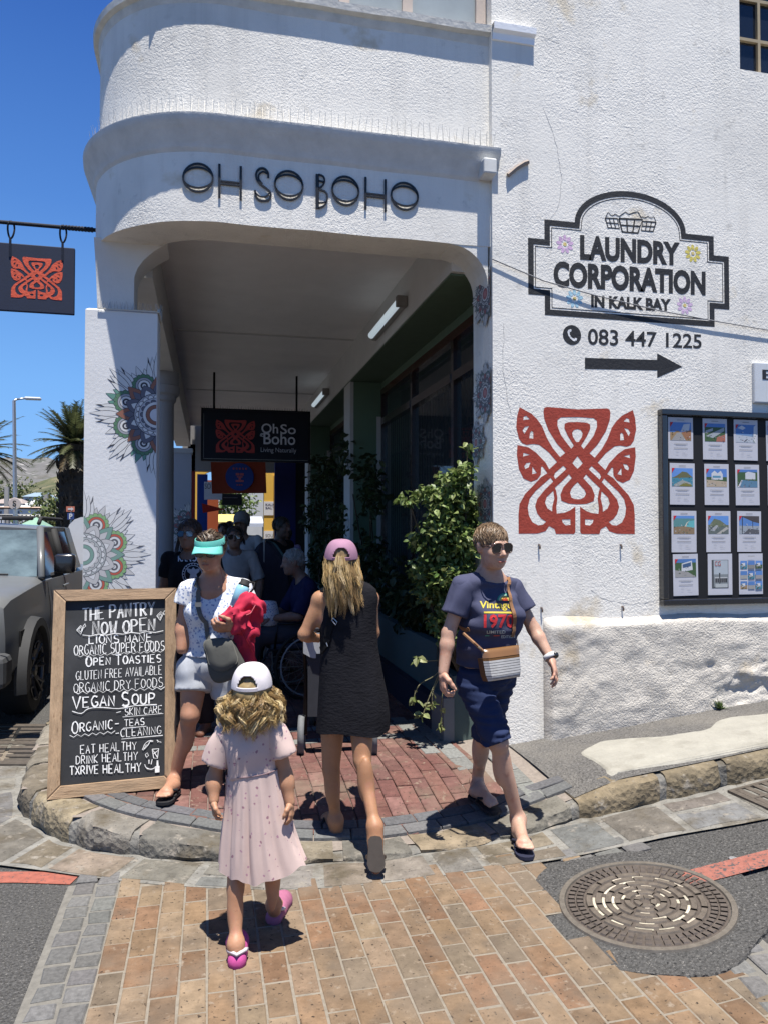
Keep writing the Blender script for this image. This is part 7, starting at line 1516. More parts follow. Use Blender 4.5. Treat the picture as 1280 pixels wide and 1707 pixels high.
 # ---- people farther in (standing figures, each with clothes, hair and face)
def bystander(label,px,D,top,zg,skin,hairc,shirt,trousers,turn=0,arms=((.10,.02),(.10,.02)),hat=None,hairlen=0,shades=False,sleeve_f=.5,skirt=False,h=.012,wide=1.0,legc=None,text=None,bag=None):
 """figure standing at pixel column px, depth D; head top at photo row top, feet on zg"""
 zt=J((px,top,D)).z;g=J((px,900,D));H=zt-zg;k=H/1.70;a=R(turn);fwd=(-CF*math.cos(a)+RT*math.sin(a));B=basis(fwd,UP);r,f,u=B
 root=thing('person',label,'person',(g.x,g.y,zg));W_=lambda x,y,z:Vector((g.x,g.y,zg))+(r*x*wide+f*y)*k+UP*z*k
 b=Body();hc=W_(0,.02,1.575);P=head(b,hc,f.cross(u),f,u,k*.98);nb=W_(0,-.02,1.415);b.cone(nb,hc-UP*.04,.054*k,.052*k,.03);sh=[W_(q*.165,-.02,1.375)for q in(1,-1)];el=[W_(q*(.165+arms[i][0]),-.02+arms[i][1]*.3,1.10)for i,q in enumerate((1,-1))];wr=[W_(q*(.155+arms[i][0]*.9),.02+arms[i][1],.88+arms[i][1]*.45)for i,q in enumerate((1,-1))]
 for q in sh:b.cone(nb-UP*.03,q,.05*k,.05*k,.04)
 for i in range(2):arm(b,sh[i],el[i],wr[i],(.05*k,.042*k,.028*k));hand(b,wr[i],(wr[i]-el[i]).normalized(),-r*(1 if i==0 else-1)+f*.2,k*.95,.5,.05,1 if i else-1,.6)
 ch,wa,pe=W_(0,0,1.24),W_(0,0,1.06),W_(0,0,.93);torso(b,B,ch,wa,pe,.145*k*wide,.135*k*wide,.145*k*wide)
 hp=[W_(q*.085,0,.90)for q in(1,-1)];kn=[W_(q*.09,.05 if q>0 else-.02,.48)for q in(1,-1)];an=[W_(q*.09,.06 if q>0 else-.10,.09)for q in(1,-1)]
 for i in range(2):leg(b,hp[i],kn[i],an[i],(.085*k,.055*k,.036*k),f);foot(b,an[i],an[i]-f*.03-UP*.055*k,an[i]+f*.13-UP*.06*k,k,False)
 V,F=b.mesh(h);npmesh('body',[(V,F,skin)],M['skin'],root)
 t=Body();torso(t,B,ch,wa,pe,.150*k*wide,.145*k*wide,.152*k*wide)
 for q in sh:t.cone(nb-UP*.04,q,.05*k,.052*k,.05)
 hem=plane(W_(0,0,.90),-UP);fo=folds(.006,24,int(px));nk=npv(nb+f*.03)
 TV,TF=t.mesh(h,.012,lambda D_,X,Y,Z:np.maximum(np.maximum(D_+fo(X,Y,Z),hem(X,Y,Z)),.075*k-np.sqrt((X-nk[0])**2+(Y-nk[1])**2+(Z-nk[2])**2)))
 S=[sleeve(sh[i],el[i],sleeve_f,.058*k,.008,i,h=h)for i in range(2)];so=npmesh('shirt',[(TV,TF,shirt)]+[(*q,shirt)for q in S],M['cloth'],root)
 parts=[]
 for i in range(2):
  q=Body();q.ell(pe,(.150*k*wide,.12*k,.12*k),np.array([list(r),list(f),list(u)]).T,.05);q.cone(hp[i],kn[i],.093*k,.07*k,.05);q.cone(kn[i],an[i],.07*k,.055*k,.03);pl=plane(an[i].lerp(kn[i],legc or 0),-UP);tp=plane(W_(0,0,.98),UP);parts.append((*q.mesh(h,.012+.002*i,lambda D_,X,Y,Z:np.maximum(np.maximum(D_,pl(X,Y,Z)),tp(X,Y,Z))),trousers))
 npmesh('trousers',parts,M['cloth'],root)
 s=k*.98;HB=(f.cross(u),f,u);rad,off=(.085,.104,.090),(0,-.014,.036);hV,hF=hair_shell(hc,HB,s,rad,off,(0,.8,-.6),(0,.052,.032),-.07 if not hairlen else-.11);ho=npmesh('hair',[(hV,hF,hairc)],M['hair'],root)
 mb=MB();comb(mb,hc,HB,s,rad,off,lambda p:(.8*(p.y-.052)-.6*(p.z-.032))<0 and p.z>-.06,160,5,.014,[hairc,tuple(x*1.5 for x in hairc)],lambda p:(p.x*5,.1,-.6),.003,.006,.3,int(px))
 rs=random.Random(int(px))
 if hairlen:
  for i in range(170):
   al=rs.uniform(-.35,.35+PI-.0);al=rs.uniform(.04*PI,-1.04*PI);x,y=math.cos(al),math.sin(al);p0=hc+(HB[0]*x*.084+f*(y*.098-.01))*s+UP*.02;mb.tube([p0,p0-UP*hairlen*.5+HB[0]*x*.02*k,p0-UP*hairlen*rs.uniform(.8,1.1)+HB[0]*x*.03*k+f*.02],[.004,.004,.001],4,jit(hairc,.3),False)
 mb.build('locks',M['hair'],ho)
 if shades:glasses(P,s,root,lens=(.03,.12,.2)if shades=='blue' else(.012,.01,.01),wid=.066,hgt=.024)
 if hat=='cap':cap('cap',hc,HB,s,root,M['cloth'],(.16,.15,.14),back_open=False)
 if hat=='sunhat':
  mb=MB();mb.loft([[hc+(HB[0]*math.cos(q)*a_+f*math.sin(q)*a_*1.1)*s+UP*z*s for q in np.linspace(0,2*PI,28,False)]for a_,z in((.17,.035),(.16,.045),(.095,.055),(.09,.11),(.06,.145),(.005,.15))],(.40,.36,.28));mb.build('sun_hat',M['cloth'],root,True)
 return root,TV,TF,so,W_,f
root,TV,TF,so,W_,f_=bystander('man with long dark hair, mirrored sunglasses and black band T-shirt at the column',318,5.55,864,.15,(.21,.115,.075),(.045,.025,.018),(.010,.010,.012),(.02,.02,.025),-6,arms=((.05,.0),(.05,.0)),hairlen=.17,shades='blue',wide=1.08)
tr_=bvh(TV,TF);dv=(J((318,950,5.5))-EYE).normalized();q4=lambda x0,y0,x1,y1:quadmap(J((x0,y0,5.4)),J((x1,y0,5.4)),J((x1,y1,5.4)),J((x0,y1,5.4)))
mb=MB();print_on(tr_,text2d('RAMONES',.035,res=2),q4(297,926,349,936),dv,.004,(.62,.62,.66),mb)
for k in range(2):
 rr=19-k*4;n_=24;v=[(323+q*math.cos(a),957+q*math.sin(a))for q in(rr,rr-.9)for a in np.linspace(0,2*PI,n_,False)];print_on(tr_,(v,[(i,(i+1)%n_,n_+(i+1)%n_,n_+i)for i in range(n_)]),lambda x,y:J((x,y,5.4)),dv,.004,(.5,.5,.54),mb)
for a in np.linspace(0,2*PI,22,False):x,y=323+17*math.cos(a),957+17*math.sin(a);print_on(tr_,([(x-.8,y-1),(x+.8,y-1),(x+.8,y+1),(x-.8,y+1)],[(0,1,2,3)]),lambda x,y:J((x,y,5.4)),dv,.004,(.42,.42,.46),mb)
eag=[(323,945),(326,949),(334,947),(333,953),(328,957),(330,966),(323,963),(316,966),(318,957),(313,953),(312,947),(320,949)];print_on(tr_,(eag,[tuple(a)for a in tessellate_polygon([[Vector((*p,0))for p in eag]])]),lambda x,y:J((x,y,5.4)),dv,.0045,(.33,.33,.36),mb);mb.build('print',M['cloth'],so)
bystander('dark bobbed woman in a white shirt and sunglasses behind the turquoise visor',392,7.3,876,.15,(.19,.11,.075),(.03,.02,.015),(.26,.26,.26),(.05,.05,.07),8,hairlen=.09,shades=True,sleeve_f=.9)
bystander('tall man in a grey cap and pale shirt walking behind the bobbed woman',404,8.3,852,.15,(.20,.12,.085),(.10,.09,.08),(.34,.34,.35),(.05,.05,.06),0,hat='cap',sleeve_f=.5)
bystander('man in black T-shirt standing at the dark creeper beyond the wheelchair',468,8.2,861,.15,(.10,.06,.045),(.02,.018,.016),(.012,.012,.014),(.015,.015,.02),60,arms=((.03,.30),(.03,.05)))
bystander('far off dark haired person in black walking under the red sail',373,12,871,.15,(.2,.12,.09),(.012,.011,.01),(.03,.03,.035),(.03,.03,.04),0,h=.016)
bystander('distant person in a blue top at the sunny end of the arcade',383,17,868,.15,(.2,.12,.09),(.03,.02,.015),(.05,.08,.16),(.04,.04,.05),170,h=.02)
bystander('distant person in white at the sunny end of the arcade',362,19,872,.15,(.2,.12,.09),(.05,.03,.02),(.5,.5,.5),(.06,.06,.08),0,h=.02)
bystander('distant person in pink browsing near the yellow building',478,10.8,880,.15,(.2,.12,.09),(.05,.04,.03),(.25,.20,.34),(.12,.14,.2),200,h=.016)
def wheelchair():
 D=7.0;g=.15;c=J((492,1000,D));c.z=0;d=(-RT*.93-CF*.37).normalized();s=Vector((-d.y,d.x,0));W_=lambda x,y,z:Vector((c.x,c.y,g))+s*x+d*y+UP*z
 root=thing('wheelchair','black wheelchair with large rear wheels standing in the arcade shade','wheelchair',(c.x,c.y,g));BK=(.02,.02,.022)
 for x in(-.29,.29):
  mb=MB();mb.tube([W_(x,-.05+.30*math.cos(a),.30+.30*math.sin(a))for a in np.linspace(0,2*PI,33)],.016,6,(.012,.012,.012),False);mb.tube([W_(x*1.1,-.05+.26*math.cos(a),.30+.26*math.sin(a))for a in np.linspace(0,2*PI,29)],.008,6,(.3,.3,.31),False);w_=mb.build('wheel',M['rubber'],root,True)
  mb=MB()
  for a in np.linspace(0,2*PI,18,False):mb.tube([W_(x,-.05,.30),W_(x,-.05+.29*math.cos(a),.30+.29*math.sin(a))],.003,4,(.2,.2,.2),False)
  mb.build('spokes',M['metal'],w_)
  mb=MB();mb.tube([W_(x*.85,.42+.075*math.cos(a),.085+.075*math.sin(a))for a in np.linspace(0,2*PI,17)],.014,6,(.015,.015,.015),False);mb.build('caster',M['rubber'],root,True)
  mb=MB();mb.tube([W_(x*.85,-.25,.92),W_(x*.85,-.22,.45),W_(x*.85,.30,.45),W_(x*.85,.45,.2),W_(x*.85,.42,.1)],.013,6,BK);mb.tube([W_(x*.85,-.22,.68),W_(x*.85,.22,.68),W_(x*.85,.25,.45)],.012,6,BK);mb.build('frame_tube',M['metal'],root,True)
 mb=MB();mb.bbox((-.24,-.2,.43),(.24,.26,.49),.015,(.07,.075,.10));mb.v=[tuple(W_(*p))for p in mb.v];mb.build('seat',M['cloth'],root)
 mb=MB();mb.bbox((-.24,-.26,.5),(.24,-.22,.90),.012,(.03,.03,.035));mb.v=[tuple(W_(*p))for p in mb.v];mb.build('backrest',M['cloth'],root)
 mb=MB();mb.bbox((-.2,.42,.08),(.2,.60,.10),.006,BK);mb.v=[tuple(W_(*p))for p in mb.v];mb.build('footrest',M['metal'],root)
 root=thing('person','grey haired person in a dark blue top sitting in the wheelchair','person',tuple(W_(0,0,.49)));b=Body();hc=W_(0,.02,1.22);r,f,u=basis(d-UP*.12,UP);P=head(b,hc,r,f,u,.98);nb=W_(0,-.08,1.06);b.cone(nb,hc-UP*.05,.055,.052,.03);sh=[W_(q*.19,-.09,1.0)for q in(-1,1)];el=[W_(q*.24,.03,.74)for q in(-1,1)];wr=[W_(q*.12,.26,.72)for q in(-1,1)]
 for i in range(2):b.cone(nb-UP*.03,sh[i],.055,.05,.04);arm(b,sh[i],el[i],wr[i]);hand(b,wr[i],d*.9-UP*.2,-UP,.95,.6,.05,1 if i else-1,.5)
 ch,wa,pe=W_(0,-.10,.88),W_(0,-.10,.70),W_(0,-.06,.58);B=basis(d,UP);torso(b,B,ch,wa,pe,.16,.16,.17);hp=[W_(q*.09,.0,.57)for q in(-1,1)];kn=[W_(q*.10,.40,.56)for q in(-1,1)];an=[W_(q*.10,.47,.17)for q in(-1,1)]
 for i in range(2):leg(b,hp[i],kn[i],an[i],(.09,.06,.038),d);foot(b,an[i],an[i]-d*.03-UP*.04,an[i]+d*.12-UP*.045,1,False)
 V,F=b.mesh(.012);npmesh('body',[(V,F,(.20,.12,.09))],M['skin'],root);t=Body();torso(t,B,ch,wa,pe,.165,.168,.172);[t.cone(nb-UP*.04,q,.055,.055,.05)for q in sh];hem=plane(W_(0,0,.55),-UP);nk=npv(nb+d*.03);fo=folds(.007,22,3);TV,TF=t.mesh(.012,.012,lambda D_,X,Y,Z:np.maximum(np.maximum(D_+fo(X,Y,Z),hem(X,Y,Z)),.075-np.sqrt((X-nk[0])**2+(Y-nk[1])**2+(Z-nk[2])**2)));S=[sleeve(sh[i],el[i],.95,.058,.008,i)for i in range(2)];npmesh('top',[(TV,TF,(.018,.018,.055))]+[(*q,(.018,.018,.055))for q in S],M['cloth'],root)
 npmesh('trousers',[(*(lambda q:q.mesh(.012,.013+.002*i))(Body().cone(hp[i],kn[i],.09,.07,.05).cone(kn[i],an[i],.07,.055,.04)),(.06,.06,.075))for i in range(2)],M['cloth'],root)
 hV,hF=hair_shell(hc,(r,f,u),.98,(.085,.104,.09),(0,-.014,.036),(0,.8,-.6),(0,.05,.032),-.06);ho=npmesh('hair',[(hV,hF,(.20,.20,.19))],M['hair'],root);mb=MB();comb(mb,hc,(r,f,u),.98,(.085,.104,.09),(0,-.014,.036),lambda p:(.8*(p.y-.052)-.6*(p.z-.032))<0 and p.z>-.06,160,5,.013,[(.25,.25,.24)],lambda p:(p.x*5,.1,-.6),.003,.006,.4);mb.build('locks',M['hair'],ho)
 bg_=thing('plastic_bag','white patterned carrier bag on the lap of the person in the wheelchair','bag',tuple(W_(0,.25,.66)));mb=MB();mb.loft([[W_(.16*math.cos(a)*k,.26+.10*math.sin(a)*k,z)for a in np.linspace(0,2*PI,18,False)]for z,k in((.645,.8),(.66,1),(.76,1.05),(.86,.8+.0),(.87,.1))],(.36,.34,.40));mb.build('sack',M['floral'],bg_,True)
wheelchair()
def coat_rail():
 D=7.6;root=thing('clothes_rail','clothes rail with long dark coats standing out from the shop','clothes rail',tuple(onZ(440,1040,.15)));c=J((440,1000,D));mb=MB();W_=lambda x,y,z:Vector((c.x,c.y,.15))+RT*x+CF*y+UP*z
 for y in(-.1,.5):mb.tube([W_(.02,y,0),W_(.02,y,1.42)],.012,6,(.3,.3,.3))
 mb.tube([W_(.02,-.1,1.42),W_(.02,.5,1.42)],.012,6,(.3,.3,.3));mb.build('rail',M['metal'],root)
 for i,(y,cl,lb)in enumerate(((-.06,(.035,.032,.045),'dark purple coat hanging at the front end of the clothes rail'),(.12,(.05,.05,.06),'charcoal coat second on the clothes rail'),(.30,(.12,.20,.20),'teal jacket on the far end of the clothes rail'))):
  mb=MB();rows=[]
  for k in range(11):
   t=k/10;hw=.08+.15*min(1,t*4)+.05*t;rows.append([W_(.02+hw*math.cos(a),y+(.05+.03*t)*math.sin(a)+.01*math.sin(7*a),1.40-.95*t-.05*math.cos(a)**2*(1-t))for a in np.linspace(0,2*PI,22,False)])
  mb.loft(rows,cl,(True,False));tag(mb.build('hanging_coat',M['cloth'],None,True),lb,'coat','coats on the clothes rail')
coat_rail()
# ---- the next shop fronts at the far end of the arcade
def far_street():
 t=thing('red_blue_shopfront','painted shop front with red and blue pillars beyond the white arcade','building',(0,17.5,.15))
 def bx(n,a,b,c,par=t,m='paint_wall'):mb=MB();mb.box(a,b,c);return mb.build(n,M[m],par)
 p=onY(319,800,17.3);bx('red_pillar',(p.x-.07,17.3,.1),(p.x+.09,17.55,3.6),(.22,.02,.015));bx('blue_pillar',(p.x+.12,18.2,.1),(p.x+.36,18.5,3.0),(.02,.06,.26));bx('orange_pillar',(p.x+.34,18.8,.1),(p.x+.62,19.0,2.9),(.33,.07,.02))
 q=onY(459,800,14.6);bx('navy_wall',(q.x,14.6,.1),(q.x+.40,14.75,3.5),(.016,.02,.11));bx('filler_panel',(q.x+.402,14.62,.1),(q.x+1.6,14.74,3.5),(.012,.012,.012),m='matte');bx('lintel',(-.6,17.3,3.0),(3,17.5,4.2),(.25,.24,.23))  # dark panel beside the navy wall is added, standing in for hanging dark clothes
 y=24.;t2=thing('yellow_building','sunlit yellow building with an arched opening at the end of the arcade','building',(1,y,.15));YL=(.60,.36,.055)
 a,b=onY(333,800,y).x,onY(441,800,y).x;cx,hw=(a+b)/2,(b-a)/2;ztop=onY(350,778,y).z;ar=[(cx+hw*math.cos(q),ztop-.5+.5*math.sin(q))for q in np.linspace(0,PI,15)]
 out=[(a-.18,.1),(a,.1)]+ar[::-1]+[(b,.1),(b+2.0,.1),(b+2.0,4.6),(a-.18,4.6)]
 mb=MB();mb.prism(out,lambda u,v,h:(u,y+h,v),.35,YL);mb.build('arched_wall',M['paint_wall'],t2)
 bx('side_wall',(b+.3,18.6,.1),(b+.5,23.99,3.4),YL,t2);bx('door',(b+.26,20.2,.15),(b+.295,21.1,2.3),(.05,.045,.05),t2,'gloss')
 for i,(py,s,lb,z)in enumerate(((833,'KALK SALT','upper white notice on the yellow wall',0),(885,'SOUL','lower white notice on the yellow wall',0))):
  p0,p1=onY(440.5,py+(3 if i==0 else 0),y),onY(458,py+26,y);tt=thing('wall_notice',lb,'notice',tuple(p1));mb=MB();mb.box((p0 .x,y-.02,p1 .z),(p1 .x+.06,y-.002,p0 .z),(.55,.55,.56));mb.build('board',M['print'],tt);mb=MB();h_=p0 .z-p1 .z
  if i==0:
   for k,w_ in enumerate(('KALK','SALT')):put(mb,text2d(w_,.02),quadmap(*[Vector((u,y-.024,p1 .z+h_*v))for u,v in((p0 .x+.05,.86-.24*k),(p1 .x+.02,.86-.24*k),(p1 .x+.02,.68-.24*k),(p0 .x+.05,.68-.24*k))]),(0,0,0),(.05,.05,.10))
  else:put(mb,text2d(s,.0),quadmap(*[Vector((u,y-.024,p1 .z+h_*v))for u,v in((p0 .x+.05,.8),(p1 .x+.02,.8),(p1 .x+.02,.6),(p0 .x+.05,.6))]),(0,0,0),(.10,.10,.10))
  mb.build('lettering',M['print'],tt)
 Y=13.6;P=[onY(*q_,Y)for q_ in((352,770),(443,770),(445,822),(354,823))];t3=thing('banner','orange red banner with a blue roundel hanging behind the navy sign','banner',tuple(P[2]));fn=quadmap(*P);mb=MB();mb.grid([[fn(u,v)+Vector((0,.012*math.sin(u*9),0))for u in np.linspace(0,1,14)]for v in(0,.5,1)],(.30,.052,.025));o=mb.build('cloth',M['cloth'],t3,True)
 w_,h_=(P[1]-P[0]).length,(P[0]-P[3]).length;cc=fn(.515,.52);disc=lambda r_,dx=0,dz=0,e=0:[cc+Vector(((dx+r_*math.cos(q)),-.02-e,dz+r_*math.sin(q)))for q in np.linspace(0,2*PI,28,False)];mb=MB();mb.poly(disc(h_*.44),(.018,.05,.24));mb.build('roundel',M['print'],t3)
 mb=MB();PK=(.50,.12,.14);r_=h_*.44
 for(x0,z0,x1,z1)in((-.28,.10,-.02,.28),(.02,.10,.28,.28),(-.2,-.05,.2,.05),(-.08,-.2,.08,-.05),(-.28,-.36,.28,-.22)):mb.poly([cc+Vector((r_*u,-.028,r_*v))for u,v in((x0,z0),(x1,z0),(x1,z1),(x0,z1))],PK)
 mb.build('figure_print',M['print'],t3);mb=MB()
 for k in range(5):mb.poly([cc+Vector((r_*(-.5+.22*k+u),-.028,r_*v))for u,v in((0,.52),(.12,.52),(.12,.66),(0,.66))],(.40,.09,.08))
 for k in range(3):mb.poly([cc+Vector((r_*(-.22+.16*k+u),-.028,r_*v))for u,v in((0,-.62),(.1,-.62),(.1,-.53),(0,-.53))],(.40,.09,.08))
 mb.build('small_marks',M['print'],t3)
 Y=15.8;P=[onY(*q_,Y)for q_ in((341,803),(371,803),(371,833),(341,833))];t4=thing('hanging_board','white shop board with cut off dark lettering left of the banner','sign',tuple(P[2]));mb=MB();mb.box((P[0].x,Y,P[2].z),(P[1].x,Y+.03,P[0].z),(.62,.62,.63));mb.build('board',M['print'],t4);mb=MB();put(mb,text2d('SO',.0),quadmap(*[onY(*q_,Y-.004)for q_ in((342,806),(352,806),(352,815),(342,815))]),(0,0,0),(.1,.1,.1));mb.build('lettering',M['print'],t4)
 Y=18.;a,b=onY(371,823,Y),onY(404,842,Y);mb=MB();mb.box((a.x,Y,b.z),(b.x,Y+.05,a.z),(.02,.02,.022));mb.box((a.x+.03,Y-.01,b.z+.18),(b.x-.1,Y-.001,a.z-.1),(.2,.17,.17));tag(mb.build('hanging_board',M['matte']),'dark shop board hanging low beside the white board','sign')
 Y=16.;P=[onY(*q_,Y)for q_ in((337,839),(376,849),(339,855))];mb=MB();mb.add(P+[p+Vector((0,.02,0))for p in P],[(0,1,2),(3,5,4),(0,3,4,1),(1,4,5,2),(2,5,3,0)],(.36,.03,.02));tag(mb.build('red_pennant',M['cloth']),'red triangular pennant above the heads in the arcade','pennant')
 for i,(x,yy,c,lb)in enumerate(((-1.2,34,(.6,.58,.5),'cream stall awning at the bright far end of the street'),(.6,38,(.55,.45,.15),'mustard stall awning at the bright far end of the street'),(2.0,44,(.5,.52,.55),'pale grey stall awning farthest down the street'))):
  tt=thing('market_stall',lb,'stall',(x,yy,.1));mb=MB();mb.add([(x-1,yy-.8,2.1),(x+1,yy-.8,2.1),(x+1,yy+.8,2.5),(x-1,yy+.8,2.5),(x-1,yy-.8,1.9),(x+1,yy-.8,1.9)],[(0,1,2,3),(4,5,1,0)],c);mb.build('awning',M['cloth'],tt)
  for sx in(-.95,.95):mb=MB();mb.tube([(x+sx,yy-.75,.1),(x+sx,yy-.75,2.1)],.03,6,(.2,.2,.2));mb.build('post',M['metal'],tt)
  mb=MB();mb.bbox((x-.9,yy-.5,.7),(x+.9,yy+.5,.9),.02,(.3,.22,.14));mb.build('table',M['matte'],tt)
 bush('street_tree','small green tree closing the far end of the street',[((.9+dx,52,3.5+dz),(1.3,1,1))for dx,dz in((-1,0),(.3,.6),(1.2,0),(0,-.8))],900,.3,LF,'tree',[(1,52,.1)],seed=8)
 mb=MB();mb.box((-4,60,0),(8,61,5),(.5,.49,.46));tag(mb.build('far_building',M['paint_wall']),'plain pale building closing the end of the street','building')
far_street()
# ================================================================ LEFT SIDE: CAR, PALMS, HARBOUR TOWN, HILLS
def car():
 XS_,X_=-1.56,-3.36;xc=(XS_+X_)/2;z0=0;root=thing('parked_car','matt grey off-road pickup with black wheel arches parked left of the arcade','car',(xc,8.6,0));G=(.125,.13,.132);BK=(.018,.018,.02)
 L_=lambda x,y,z:(xc+x,y,z+z0)
 def sec(y,z0_,z1,hw,crown=.03,in_=0,n=9):
  """cross-section outline of the body at y"""
  P=[L_(-hw+.04,y,z0_),L_(-hw,y,z0_+.08),L_(-hw+in_*.2,y,z0_+(z1-z0_)*.55),L_(-hw+in_,y,z1-.05)];Q=[L_(-(hw-in_-.06)*k,y,z1+crown*(1-k*k))for k in(1,.6,.2,-.2,-.6,-1)]
  return P+Q+[L_(hw-in_,y,z1-.05),L_(hw-in_*.2,y,z0_+(z1-z0_)*.55),L_(hw,y,z0_+.08),L_(hw-.04,y,z0_)]
 paint=mat('satin_grey_paint',None,.36,.03,5,spec=.45,coat=.12)
 mb=MB();rows=[sec(y,a,b,w_,c,i_)for y,a,b,w_,c,i_ in((6.55,.55,.98,.78,.01,.02),(6.62,.48,1.08,.86,.02,.02),(6.8,.45,1.13,.88,.035,.03),(7.4,.42,1.17,.89,.04,.04),(7.95,.42,1.20,.90,.04,.05),(8.05,.42,1.21,.90,.03,.05),(11.0,.42,1.20,.90,.02,.05),(11.6,.45,1.18,.89,.02,.05),(11.75,.5,1.15,.86,.01,.05))]
 mb.loft(rows,G,(True,True));o=mb.build('body',paint,root);smooth_by_angle(o,40)
 def cab(y,zt,hw):return(hw,y,zt)
 zb,zt=1.20,1.72;B_=[(7.98,8.62),(9.0,9.05),(9.95,9.95)]
 mb=MB();R_=lambda x,y,z:L_(x,y,z)
 roof=[[R_(x,y,zt-.02+.035*(1-(x/.72)**2)-(.05 if y<8.7 else 0)*(8.72-y)/.12*.5)for x in np.linspace(-.72,.72,13)]for y in(8.60,8.72,9.2,9.8,10.15)]
 mb.grid(roof,G);mb.grid([[Vector(p)-Vector((0,0,.05))for p in r_]for r_ in roof],G)
 mb.loft([[R_(sx*.72,y,zt-.02)for y in(8.60,8.72,9.2,9.8,10.15)]+[]for sx in(1,)]+[[R_(.72,y,zt-.07)for y in(8.60,8.72,9.2,9.8,10.15)]],G,closed=False)
 mb.loft([[R_(-.72,y,zt-.02)for y in(8.60,8.72,9.2,9.8,10.15)],[R_(-.72,y,zt-.07)for y in(8.60,8.72,9.2,9.8,10.15)]],G,closed=False);mb.loft([roof[0],[Vector(p)-Vector((0,0,.06))for p in roof[0]]],G,closed=False)
 ro=mb.build('roof',paint,root);smooth_by_angle(ro,40)
 def bar(a,b,w_,n,c=G,m=None):mb=MB();mb.tube([R_(*a),R_(*b)],w_,8,c);return mb.build(n,m or paint,root,True)
 for sx in(1,-1):
  bar((sx*.84,8.02,zb-.01),(sx*.70,8.62,zt-.03),.038,'windscreen_pillar');bar((sx*.845,9.12,zb),(sx*.725,9.14,zt-.04),.045,'door_pillar',BK,M['matte'])
  mb=MB();mb.add([R_(sx*.85,9.95,zb),R_(sx*.85,10.3,zb),R_(sx*.72,10.2,zt-.02),R_(sx*.72,9.9,zt-.02),R_(sx*.80,9.95,zb),R_(sx*.80,10.3,zb),R_(sx*.67,10.2,zt-.02),R_(sx*.67,9.9,zt-.02)],[(0,1,2,3),(4,7,6,5),(0,3,7,4),(1,5,6,2)],G);mb.build('rear_pillar',paint,root)
  for(a,b)in((8.16,9.07),(9.19,9.93)):
   mb=MB();mb.poly([R_(sx*.84,a,zb),R_(sx*.84,b,zb),R_(sx*.722,b,zt-.07),R_(sx*.722,a+(.50 if a<9 else 0),zt-.07)]);mb.build('side_window',mat('tinted_glass',(.012,.014,.016),.04,0,spec=.7),root)
 mb=MB();mb.grid([[R_(x*(1-.15*t),8.0+.60*t+.06*(x/.8)**2-.06,zb+.01+(zt-.06-zb)*t)for x in np.linspace(-.80,.80,11)]for t in np.linspace(0,1,6)]);mb.build('windscreen',mat('windscreen_glass',(.085,.115,.125),.05,.6,2.2,spec=.7,coat=.7),root,True)
 mb=MB();mb.box(R_(-.7,8.25,1.0),R_(.7,10.1,1.19),(.015,.015,.015));mb.build('cabin_floor',M['matte'],root)
 mb=MB();mb.sphere(R_(.36,8.18,1.33),(.075,.012,.06),(.5,.52,.52));mb.build('licence_disc',M['matte'],root,True)
 mb=MB();mb.tube([R_(.55,7.96,1.235),R_(.05,7.94,1.25)],.010,6,BK);mb.tube([R_(.02,7.96,1.235),R_(-.5,7.94,1.25)],.010,6,BK);mb.build('wiper',M['matte'],root)
 for sx in(1,-1):
  for y in(7.42,10.75):
   mb=MB();n_=15;O_,I_=[],[];As=np.linspace(-.25,PI+.25,n_)
   for hw,lst,rr in((.885,O_,.50),(.885,I_,.405)):lst+=[(y+rr*math.cos(a)*(1.06 if rr>.45 else 1),.39+rr*math.sin(a))for a in As]
   rows=[[R_(sx*.86,*p)for p in O_],[R_(sx*.955,p[0],p[1])for p in[(y+(q[0]-y)*.95,.39+(q[1]-.39)*.95)for q in O_]],[R_(sx*.96,*p)for p in I_],[R_(sx*.80,*p)for p in I_]]
   mb.loft(rows,(.03,.031,.033),closed=False);o=mb.build('wheel_arch',M['matte'],root);smooth_by_angle(o,40)
   mb=MB();ring=lambda x,r_:[R_(sx*x,y+r_*math.cos(a),.39+r_*math.sin(a))for a in np.linspace(0,2*PI,36,False)]
   mb.loft([ring(.68,.25),ring(.68,.36),ring(.72,.385),ring(.88,.385),ring(.925,.36),ring(.925,.262)],(.013,.013,.014));w_=mb.build('wheel',M['rubber'],root,True);smooth_by_angle(w_,40)
   mb=MB();mb.loft([ring(.925,.262),ring(.90,.25),ring(.78,.24),ring(.78,.02)],(.02,.02,.021))
   mb.loft([ring(.935,.268),ring(.935,.25),ring(.915,.248)],(.13,.13,.135))
   for k in range(6):
    a0=2*PI*k/6+.25
    for da in(-.16,.16):
     p=[(.05,a0+da*.3),(.15,a0+da*.9),(.255,a0+da*1.3)];mb.tube([R_(sx*(.885+.03*i),y+r_*math.cos(a),.39+r_*math.sin(a))for i,(r_,a)in enumerate(p)],[.020,.014,.014],5,(.10,.10,.105))
   mb.loft([ring(.90,.06),ring(.925,.05),ring(.93,.01)],(.06,.06,.06));mb.build('rim',M['metal'],w_)
   mb=MB();mb.box(R_(sx*.70,y-.43,.30),R_(sx*.889,y+.43,.80),(.006,.006,.006));mb.build('wheel_well',M['matte'],root)
  mb=MB();mb.bbox((xc+sx*1.0-.10,8.28,1.22),(xc+sx*1.0+.10,8.42,1.42),.03,BK);mr=mb.build('wing_mirror',M['gloss'],root,True);mb=MB();mb.tube([R_(sx*.87,8.33,1.20),R_(sx*.98,8.34,1.23)],.03,8,BK);mb.build('stalk',M['matte'],mr)
  mb=MB();mb.tube([R_(sx*.907,9.02,1.06),R_(sx*.925,8.98,1.07),R_(sx*.925,8.84,1.07),R_(sx*.907,8.80,1.06)],.012,6,G);mb.build('door_handle',paint,root)
